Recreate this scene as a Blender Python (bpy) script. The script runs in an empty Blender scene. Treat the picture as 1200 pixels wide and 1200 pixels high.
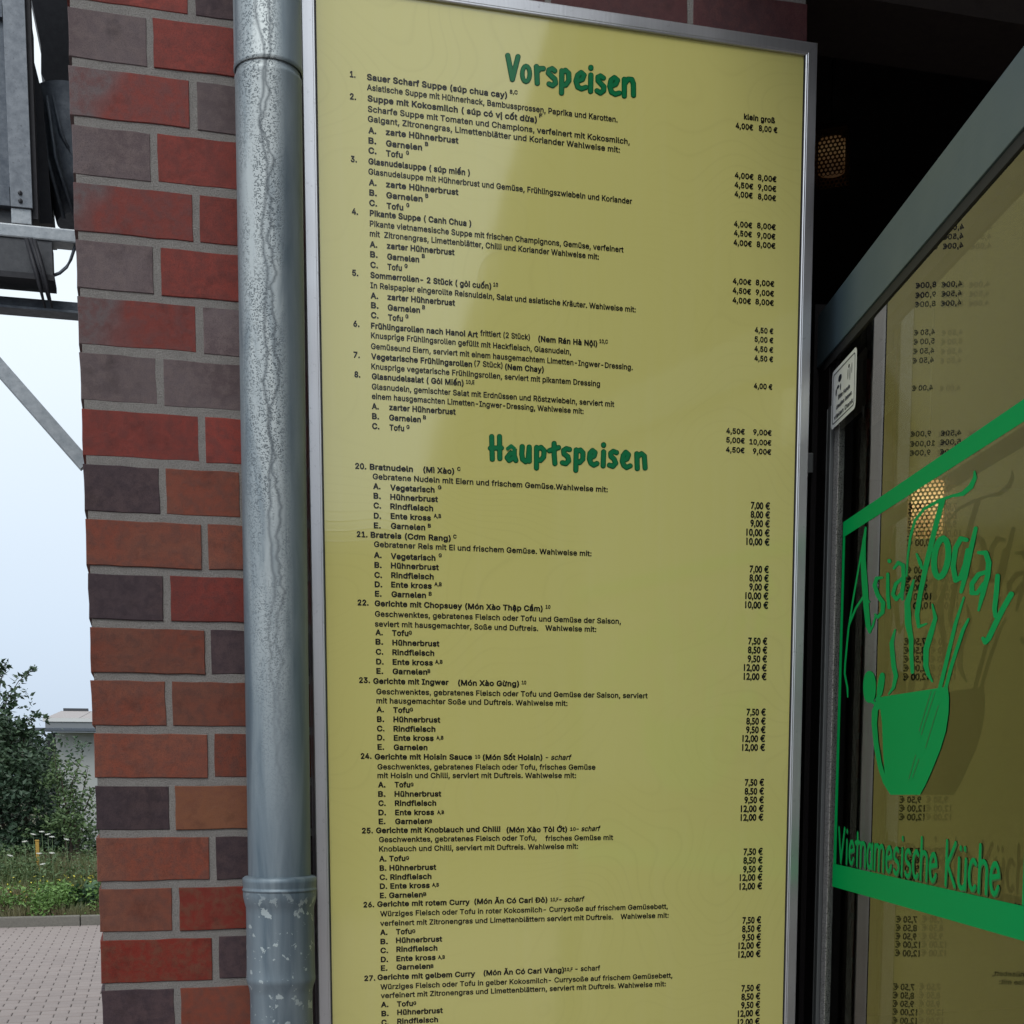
import bpy, bmesh, math, random
from mathutils import Vector, Matrix
from mathutils.geometry import tessellate_polygon
random.seed(7)
S = bpy.context.scene
COL = S.collection

# ------------------------------------------------------------------ camera
EYE = 1.70
PITCH, ROLL, YAW, FPX = -0.115, -0.001, 0.2606, 1600.0
cf = Vector((math.sin(YAW)*math.cos(PITCH), math.cos(YAW)*math.cos(PITCH), math.sin(PITCH)))
cr = Vector((math.cos(YAW), -math.sin(YAW), 0)); cu = cr.cross(cf)
CR = cr*math.cos(ROLL)+cu*math.sin(ROLL); CU = -cr*math.sin(ROLL)+cu*math.cos(ROLL)
cam = bpy.data.cameras.new('camera'); camo = bpy.data.objects.new('camera', cam); COL.objects.link(camo)
M = Matrix((CR, CU, -cf)).transposed().to_4x4(); M.translation = (0, 0, EYE); camo.matrix_world = M
cam.sensor_fit = 'HORIZONTAL'; cam.sensor_width = 36; cam.lens = 48; cam.shift_y = 500/1200
cam.clip_start = 0.05; cam.clip_end = 1500
S.camera = camo
S.render.resolution_x = S.render.resolution_y = 1024

# ------------------------------------------------------------------ light
w = bpy.data.worlds.new('World'); S.world = w; w.use_nodes = True
nt = w.node_tree; nt.nodes.clear()
def wn(t, **k):
    n = nt.nodes.new(t)
    for a, b in k.items(): setattr(n, a, b)
    return n
SUN_EL, SUN_AZ = math.radians(48), math.radians(205)      # azimuth clockwise from +Y
out = wn('ShaderNodeOutputWorld'); bg = wn('ShaderNodeBackground'); bg2 = wn('ShaderNodeBackground'); mx = wn('ShaderNodeMixShader')
sky = wn('ShaderNodeTexSky', sky_type='NISHITA', sun_disc=False, sun_elevation=SUN_EL, sun_rotation=SUN_AZ, dust_density=4.0, air_density=1.0)
bg.inputs[1].default_value = 0.06
tc = wn('ShaderNodeTexCoord'); sep = wn('ShaderNodeSeparateXYZ'); ramp = wn('ShaderNodeValToRGB')
cr_ = ramp.color_ramp
cr_.elements[0].position = 0.0; cr_.elements[0].color = (0.62, 0.74, 0.90, 1)
e = cr_.elements.new(0.10); e.color = (0.75, 0.88, 1.04, 1)
e = cr_.elements.new(0.30); e.color = (1.0, 1.10, 1.17, 1)
cr_.elements[-1].position = 0.62; cr_.elements[-1].color = (1.12, 1.17, 1.19, 1)
nz = wn('ShaderNodeTexNoise'); nz.inputs['Scale'].default_value = 2.2; nz.inputs['Detail'].default_value = 4
mp = wn('ShaderNodeMapRange'); mp.inputs[3].default_value = 0.93; mp.inputs[4].default_value = 1.07
ml = wn('ShaderNodeVectorMath', operation='SCALE')
L = nt.links.new
L(tc.outputs['Generated'], sep.inputs[0]); L(sep.outputs[2], ramp.inputs[0]); L(tc.outputs['Generated'], nz.inputs[0])
L(nz.outputs[0], mp.inputs[0]); L(ramp.outputs[0], ml.inputs[0]); L(mp.outputs[0], ml.inputs['Scale'])
L(ml.outputs[0], bg2.inputs[0]); bg2.inputs[1].default_value = 0.99
L(sky.outputs[0], bg.inputs[0]); mx.inputs[0].default_value = 0.85
L(bg.outputs[0], mx.inputs[1]); L(bg2.outputs[0], mx.inputs[2]); L(mx.outputs[0], out.inputs[0])
sun = bpy.data.lights.new('sun', 'SUN'); sun.energy = 0.9; sun.angle = math.radians(25); sun.color = (1, 0.96, 0.9)
suno = bpy.data.objects.new('sun', sun); COL.objects.link(suno)
sd = Vector((math.sin(SUN_AZ)*math.cos(SUN_EL), math.cos(SUN_AZ)*math.cos(SUN_EL), math.sin(SUN_EL)))
suno.rotation_euler = sd.to_track_quat('Z', 'Y').to_euler(); suno.location = (0, -5, 12)
vs = S.view_settings; vs.view_transform = 'Standard'; vs.look = 'None'; vs.exposure = 0.10; vs.gamma = 1; vs.use_curve_mapping = False
S.cycles.max_bounces = 8; S.cycles.transparent_max_bounces = 16; S.cycles.use_denoising = True
S.cycles.caustics_reflective = False; S.cycles.caustics_refractive = False

# ------------------------------------------------------------------ helpers
def ray(px, py): return cf + CR*((px-600)/FPX) + CU*((1100-py)/FPX)
def atY(px, py, y):
    d = ray(px, py); p = d*(y/d.y); return Vector((p.x, y, p.z+EYE))
def atZ(px, py, z):
    d = ray(px, py); p = d*((z-EYE)/d.z); return Vector((p.x, p.y, z))

def empty(name, loc=(0, 0, 0)):
    o = bpy.data.objects.new(name, None); o.location = loc; o.empty_display_size = 0.1; COL.objects.link(o); return o
def tag(o, label=None, cat=None, group=None, kind=None):
    if label: o['label'] = label
    if cat: o['category'] = cat
    if group: o['group'] = group
    if kind: o['kind'] = kind
    return o
def meshobj(name, me, mat=None, parent=None):
    o = bpy.data.objects.new(name, me); COL.objects.link(o)
    if mat is not None and not me.materials: me.materials.append(mat)
    if parent is not None:
        o.parent = parent; o.matrix_parent_inverse = Matrix.Identity(4)
        off = Vector(parent.location)
        p = parent.parent
        while p: off += Vector(p.location); p = p.parent
        o.location = -off
    return o
def bmobj(name, bm, mat=None, parent=None, smooth=False):
    me = bpy.data.meshes.new(name); bm.to_mesh(me); bm.free()
    if smooth:
        for f in me.polygons: f.use_smooth = True
    return meshobj(name, me, mat, parent)
def pyobj(name, vs_, fs_, mat=None, parent=None, smooth=False):
    me = bpy.data.meshes.new(name); me.from_pydata([tuple(v) for v in vs_], [], fs_); me.update()
    if smooth:
        for f in me.polygons: f.use_smooth = True
    return meshobj(name, me, mat, parent)
def addbox(bm, x0, x1, y0, y1, z0, z1, bev=0, mat3=None):
    r = bmesh.ops.create_cube(bm, size=1)
    vs_ = r['verts']
    for v in vs_: v.co = Vector(((x0+x1)/2+v.co.x*(x1-x0), (y0+y1)/2+v.co.y*(y1-y0), (z0+z1)/2+v.co.z*(z1-z0)))
    if bev:
        es = list({e for v in vs_ for e in v.link_edges})
        r2 = bmesh.ops.bevel(bm, geom=es, offset=bev, segments=2, affect='EDGES', profile=.6)
        vs_ = list({v for f in r2['faces'] for v in f.verts} | {v for v in vs_ if v.is_valid})
    if mat3:
        seen = set()
        for v in vs_:
            if v.is_valid and v not in seen: v.co = mat3 @ v.co; seen.add(v)
    return vs_
def box(name, x0, x1, y0, y1, z0, z1, mat, parent=None, bev=0, mat3=None):
    bm = bmesh.new(); addbox(bm, x0, x1, y0, y1, z0, z1, bev)
    if mat3: bmesh.ops.transform(bm, matrix=mat3, verts=bm.verts)
    return bmobj(name, bm, mat, parent)
def tube(bm, pts, rad, n=12, cap=True):
    rings = []
    for i, p in enumerate(pts):
        p = Vector(p)
        a = Vector(pts[max(i-1, 0)]); b = Vector(pts[min(i+1, len(pts)-1)]); d = (b-a).normalized()
        u = d.cross(Vector((0, 0, 1)) if abs(d.z) < .9 else Vector((0, 1, 0))).normalized(); v = d.cross(u)
        r = rad[i] if isinstance(rad, (list, tuple)) else rad
        rings.append([bm.verts.new(p+(u*math.cos(2*math.pi*k/n)+v*math.sin(2*math.pi*k/n))*r) for k in range(n)])
    for a, b in zip(rings, rings[1:]):
        for k in range(n):
            f = bm.faces.new((a[k], a[(k+1) % n], b[(k+1) % n], b[k])); f.smooth = True
    if cap:
        bm.faces.new(rings[0][::-1]); bm.faces.new(rings[-1])
def prism(name, poly, thick, mat, parent=None):
    """front outline (list of points), thickened along +y"""
    n = len(poly); v = [Vector(p) for p in poly]+[Vector(p)+Vector((0, thick, 0)) for p in poly]
    f = [tuple(range(n)), tuple(range(2*n-1, n-1, -1))]+[(i, i+n, (i+1) % n+n, (i+1) % n) for i in range(n)]
    return pyobj(name, v, f, mat, parent)

# ------------------------------------------------------------------ materials
def mat(name, col=(.5, .5, .5), rough=.5, metal=0, spec=.5, coat=0, build=None):
    m = bpy.data.materials.new(name); m.use_nodes = True; t = m.node_tree; b = t.nodes['Principled BSDF']
    b.inputs['Base Color'].default_value = (*col, 1); b.inputs['Roughness'].default_value = rough
    b.inputs['Metallic'].default_value = metal; b.inputs['Specular IOR Level'].default_value = spec
    b.inputs['Coat Weight'].default_value = coat
    if build: build(t, b)
    return m
class N:
    """tiny node graph builder"""
    def __init__(s, t): s.t = t
    def n(s, typ, ins=None, **k):
        x = s.t.nodes.new(typ)
        for a, b in k.items(): setattr(x, a, b)
        for a, b in (ins or {}).items():
            if isinstance(b, bpy.types.NodeSocket): s.t.links.new(b, x.inputs[a])
            else: x.inputs[a].default_value = b
        return x
    def co(s, kind='Object', scale=(1, 1, 1)):
        c = s.n('ShaderNodeTexCoord')
        return s.n('ShaderNodeMapping', {0: c.outputs[kind], 'Scale': scale}).outputs[0]
    def noise(s, vec, scale, detail=4, rough=.5, dist=0):
        return s.n('ShaderNodeTexNoise', {'Vector': vec, 'Scale': scale, 'Detail': detail, 'Roughness': rough, 'Distortion': dist}).outputs[0]
    def ramp(s, fac, stops):
        r = s.n('ShaderNodeValToRGB', {0: fac}); c = r.color_ramp
        while len(c.elements) > 1: c.elements.remove(c.elements[-1])
        c.elements[0].position = stops[0][0]; c.elements[0].color = (*stops[0][1], 1) if len(stops[0][1]) == 3 else stops[0][1]
        for p, q in stops[1:]:
            e = c.elements.new(p); e.color = (*q, 1)
        return r.outputs[0]
    def mix(s, fac, a, b, blend='MIX'):
        x = s.n('ShaderNodeMix', data_type='RGBA', blend_type=blend)
        for i, v in ((0, fac), (6, a), (7, b)):
            if isinstance(v, bpy.types.NodeSocket): s.t.links.new(v, x.inputs[i])
            elif i: x.inputs[i].default_value = (*v, 1)
            else: x.inputs[i].default_value = v
        return x.outputs[2]
    def math(s, op, a, b=0.0, clamp=False):
        x = s.n('ShaderNodeMath', operation=op, use_clamp=clamp)
        for i, v in ((0, a), (1, b)):
            if isinstance(v, bpy.types.NodeSocket): s.t.links.new(v, x.inputs[i])
            else: x.inputs[i].default_value = v
        return x.outputs[0]
    def bump(s, b, h, strength=.3, dist=.01):
        x = s.n('ShaderNodeBump', {'Height': h, 'Strength': strength, 'Distance': dist})
        s.t.links.new(x.outputs[0], b.inputs['Normal'])
g3 = lambda v: (v, v, v)

def brick_mat(name, c1, c2, c3, rough=.62):
    def bl(t, b):
        g = N(t); co = g.co(); oi = g.n('ShaderNodeObjectInfo')
        vec = g.n('ShaderNodeVectorMath', {0: co, 1: oi.outputs['Location']}, operation='ADD').outputs[0]
        big = g.noise(vec, 9, 2); fine = g.noise(vec, 900, 3, .7); mid = g.noise(vec, 60, 5, .6)
        fac = g.ramp(big, [(.36, g3(0)), (.62, g3(1))])
        if name == 'brick_red_grey': fac = g.ramp(g.math('ADD', g.math('MULTIPLY', g.n('ShaderNodeSeparateXYZ', {0: co}).outputs[0], 7.0), g.math('MULTIPLY', g.math('SUBTRACT', big, .5), 1.6)), [(.22, g3(0)), (.52, g3(1))])
        c = g.mix(fac, c1, c2)
        c = g.mix(g.math('MULTIPLY', g.ramp(mid, [(.42, g3(0)), (.62, g3(1))]), .7), c, c3)
        blot = g.noise(vec, 22, 4, .65); c = g.mix(g.ramp(blot, [(.28, g3(.55)), (.44, g3(0))]), c, tuple(.45*v for v in c2))
        c = g.mix(g.ramp(fine, [(.3, g3(.6)), (.52, g3(0))]), c, (.02, .015, .02))
        hs = g.n('ShaderNodeHueSaturation', {'Color': c, 'Value': g.n('ShaderNodeMapRange', {0: oi.outputs['Random'], 3: .80, 4: 1.08}).outputs[0]})
        t.links.new(hs.outputs[0], b.inputs['Base Color'])
        t.links.new(g.ramp(mid, [(.3, g3(rough-.12)), (.7, g3(rough+.12))]), b.inputs['Roughness'])
        g.bump(b, g.math('ADD', g.math('MULTIPLY', fine, .5), mid), .6, .002)
    return mat(name, c1, rough, spec=.28, build=bl)
BR = {
 'g': brick_mat('brick_grey', (.155, .120, .128), (.120, .085, .092), (.20, .155, .155)),
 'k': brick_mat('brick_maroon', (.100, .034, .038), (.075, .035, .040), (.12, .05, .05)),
 'd': brick_mat('brick_dark', (.075, .050, .060), (.095, .060, .065), (.05, .035, .045)),
 'r': brick_mat('brick_red', (.270, .046, .034), (.235, .044, .034), (.17, .050, .045)),
 'm': brick_mat('brick_red_grey', (.155, .115, .120), (.235, .046, .036), (.17, .07, .068)),
 'b': brick_mat('brick_brown', (.225, .082, .052), (.240, .062, .036), (.15, .066, .052)),
 'o': brick_mat('brick_orange', (.235, .095, .048), (.20, .075, .045), (.25, .10, .05)),
 'R': brick_mat('brick_bright', (.27, .030, .017), (.22, .032, .020), (.19, .08, .05))}
def mortar_b(t, b):
    g = N(t); co = g.co(); f = g.noise(co, 500, 4, .7); m = g.noise(co, 40, 4)
    c = g.mix(m, (.25, .24, .235), (.36, .35, .335)); c = g.mix(g.ramp(f, [(.35, g3(.6)), (.55, g3(0))]), c, (.13, .12, .115))
    t.links.new(c, b.inputs['Base Color']); g.bump(b, g.math('ADD', f, m), .8, .004)
MORTAR = mat('mortar', rough=.95, build=mortar_b)

def board_b(t, b):
    g = N(t); co = g.co(scale=(1, 1, 1))
    warp = g.noise(co, 1.7, 2, .5)
    f = g.math('FRACT', g.math('MULTIPLY', warp, 60))
    line = g.ramp(f, [(0, g3(1)), (.10, g3(.3)), (.2, g3(0)), (.88, g3(0)), (1, g3(1))])
    msk = g.ramp(g.noise(co, 3.1, 3), [(.42, g3(0)), (.60, g3(1))])
    fade = g.math('MULTIPLY', line, msk)
    low = g.noise(co, 1.3, 3)
    fib = g.noise(g.co(scale=(1, 1, .06)), 60, 2)
    c = g.mix(low, (.665, .625, .215), (.625, .595, .205))
    c = g.mix(g.math('MULTIPLY', fade, .13), c, (.44, .40, .13))
    c = g.mix(g.math('MULTIPLY', g.ramp(fib, [(.45, g3(0)), (.75, g3(1))]), .07), c, (.70, .68, .36))
    t.links.new(c, b.inputs['Base Color'])
    g.bump(b, g.math('ADD', g.math('MULTIPLY', fade, .02), g.math('MULTIPLY', g.noise(co, 3.5, 2), 1)), .10, .006)
BOARD = mat('printed_panel', rough=.07, build=board_b, spec=.85)
BOARD.node_tree.nodes['Principled BSDF'].inputs['IOR'].default_value = 1.6
INK = mat('black_ink', (.012, .012, .010), .22, spec=.5)
GRN_D = mat('heading_dark_green', (.003, .095, .028), .2)
GRN_L = mat('heading_green', (.006, .17, .06), .2)

def alu_b(c1, c2, r, sc=(300, 300, 4)):
    def bl(t, b):
        g = N(t); st = g.noise(g.co(scale=sc), 1, 3, .6); big = g.noise(g.co(), 4, 3); sp = g.noise(g.co(), 90, 3, .7)
        c = g.mix(st, c1, c2); c = g.mix(g.ramp(sp, [(.62, g3(0)), (.75, g3(.5))]), c, tuple(.6*v for v in c1))
        t.links.new(c, b.inputs['Base Color'])
        t.links.new(g.ramp(big, [(.3, g3(r-.08)), (.7, g3(r+.1))]), b.inputs['Roughness'])
        g.bump(b, st, .12, .001)
    return bl
ALU = mat('brushed_aluminium', metal=.85, build=alu_b((.62, .63, .67), (.74, .75, .79), .34))
RAIL = mat('anodised_rail', metal=.15, build=alu_b((.070, .112, .140), (.082, .125, .152), .42, (4, 4, 300)))
PROF = mat('grey_profile', (.11, .12, .125), .4, metal=.3)
BLK = mat('black_profile', (.007, .006, .007), .5, spec=.15)
GASK = mat('rubber_gasket', (.015, .016, .017), .75)

def zinc_b(t, b):
    g = N(t); co = g.co(); z = g.n('ShaderNodeSeparateXYZ', {0: co})
    st = g.noise(g.co(scale=(1, 1, .12)), 26, 4, .6, .6)          # long water streaks
    wob = g.n('ShaderNodeVectorMath', {0: g.n('ShaderNodeTexNoise', {'Vector': co, 'Scale': 120.}).outputs[1], 'Scale': .014}, operation='SCALE').outputs[0]
    cell = g.n('ShaderNodeTexVoronoi', {'Vector': g.n('ShaderNodeVectorMath', {0: co, 1: wob}, operation='ADD').outputs[0], 'Scale': 290.}).outputs[0]
    pit = g.ramp(cell, [(.0, g3(1)), (.36, g3(1)), (.50, g3(0))])
    patch = g.ramp(g.noise(g.co(scale=(1, 1, .25)), 30, 4, .6), [(.36, g3(0)), (.50, g3(1))])
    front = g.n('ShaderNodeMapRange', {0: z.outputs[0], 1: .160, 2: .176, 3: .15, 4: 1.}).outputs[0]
    back = g.n('ShaderNodeMapRange', {0: z.outputs[0], 1: .214, 2: .232, 3: 1., 4: .06}).outputs[0]  # pale patina fades to the right, so the pipe's shaded side is painted in
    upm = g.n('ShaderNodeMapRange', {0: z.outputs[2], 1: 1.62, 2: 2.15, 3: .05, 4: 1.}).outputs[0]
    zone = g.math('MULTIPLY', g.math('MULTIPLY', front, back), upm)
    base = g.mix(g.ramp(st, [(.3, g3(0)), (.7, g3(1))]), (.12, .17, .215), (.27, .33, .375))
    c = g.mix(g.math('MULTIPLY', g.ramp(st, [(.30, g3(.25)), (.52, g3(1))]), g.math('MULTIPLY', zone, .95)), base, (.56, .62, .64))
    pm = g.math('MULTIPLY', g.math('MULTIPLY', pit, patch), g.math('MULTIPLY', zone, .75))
    c = g.mix(pm, c, (.065, .09, .11))
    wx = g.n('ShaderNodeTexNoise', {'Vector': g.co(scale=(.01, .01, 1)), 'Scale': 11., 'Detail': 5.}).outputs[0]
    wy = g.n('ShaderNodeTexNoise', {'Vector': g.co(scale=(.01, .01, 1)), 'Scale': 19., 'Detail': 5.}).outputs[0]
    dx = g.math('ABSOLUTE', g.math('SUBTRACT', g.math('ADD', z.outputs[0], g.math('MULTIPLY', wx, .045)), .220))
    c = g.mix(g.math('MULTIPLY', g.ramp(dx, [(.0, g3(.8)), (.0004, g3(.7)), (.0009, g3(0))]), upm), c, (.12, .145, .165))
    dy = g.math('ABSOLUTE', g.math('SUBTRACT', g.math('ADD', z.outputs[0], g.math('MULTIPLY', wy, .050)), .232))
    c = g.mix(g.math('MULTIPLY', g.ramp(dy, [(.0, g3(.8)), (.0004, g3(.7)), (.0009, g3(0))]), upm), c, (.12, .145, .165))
    fl = g.noise(co, 58, 5, .55, .3)
    flm = g.math('MULTIPLY', g.ramp(fl, [(.605, g3(0)), (.615, g3(1))]), g.n('ShaderNodeMapRange', {0: z.outputs[2], 1: 1.50, 2: 1.53, 3: 1., 4: 0.}).outputs[0])
    c = g.mix(flm, c, (.46, .54, .57))
    t.links.new(c, b.inputs['Base Color'])
    t.links.new(g.ramp(st, [(.3, g3(.42)), (.7, g3(.62))]), b.inputs['Roughness'])
    g.bump(b, g.math('SUBTRACT', g.math('ADD', g.math('MULTIPLY', st, .5), flm), pm), .35, .0015)
ZINC = mat('weathered_zinc', metal=.35, build=zinc_b, spec=.5)
def galv_b(c1, c2):
    def bl(t, b):
        g = N(t); co = g.co(); a = g.noise(co, 45, 5, .65); m = g.noise(co, 160, 3, .7)
        c = g.mix(g.ramp(a, [(.35, g3(0)), (.65, g3(1))]), c1, c2); c = g.mix(g.ramp(m, [(.6, g3(0)), (.72, g3(.5))]), c, tuple(.35*v for v in c1))
        t.links.new(c, b.inputs['Base Color']); g.bump(b, a, .2, .003)
    return bl
GALV = mat('galvanised_steel', rough=.55, metal=.5, build=galv_b((.085, .105, .135), (.15, .175, .21)))
GALVL = mat('bright_galvanised_steel', rough=.45, metal=.6, build=galv_b((.30, .34, .38), (.42, .46, .50)))
GALVP = mat('dull_galvanised_steel', rough=.5, metal=.5, build=galv_b((.16, .185, .22), (.24, .27, .31)))
DARKM = mat('dark_steel', rough=.6, metal=.2, build=galv_b((.022, .024, .032), (.034, .036, .045)))
DGREY = mat('dark_grey_sheet', rough=.5, metal=.3, build=galv_b((.06, .066, .078), (.085, .092, .105)))

def glass_mat(name, tint=(.92, .94, .92)):
    m = bpy.data.materials.new(name); m.use_nodes = True; t = m.node_tree; t.nodes.clear(); g = N(t)
    geo = g.n('ShaderNodeNewGeometry')
    d = g.n('ShaderNodeVectorMath', {0: geo.outputs['Normal'], 1: geo.outputs['Incoming']}, operation='DOT_PRODUCT').outputs['Value']
    c = g.math('ABSOLUTE', d); k = g.math('POWER', g.math('SUBTRACT', 1.0, c, True), 5.0)
    F = g.math('ADD', .042, g.math('MULTIPLY', k, .958))
    F = g.math('DIVIDE', g.math('MULTIPLY', F, 2.0), g.math('ADD', F, 1.0))      # both faces of a thin pane together
    F = g.math('MULTIPLY', F, g.math('SUBTRACT', 1.0, geo.outputs['Backfacing']))
    gl = g.n('ShaderNodeBsdfGlossy', {'Color': (.79, .74, .64, 1), 'Roughness': .001}); tr = g.n('ShaderNodeBsdfTransparent', {'Color': (*tint, 1)})
    mxs = g.n('ShaderNodeMixShader', {0: F, 1: tr.outputs[0], 2: gl.outputs[0]}); o = g.n('ShaderNodeOutputMaterial', {0: mxs.outputs[0]})
    return m
GLASS = glass_mat('door_glass')
VINYL = mat('green_vinyl', (.001, .33, .088), .5, spec=.04)
VINYLD = mat('dark_green_vinyl', (.004, .09, .03), .3)

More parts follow.
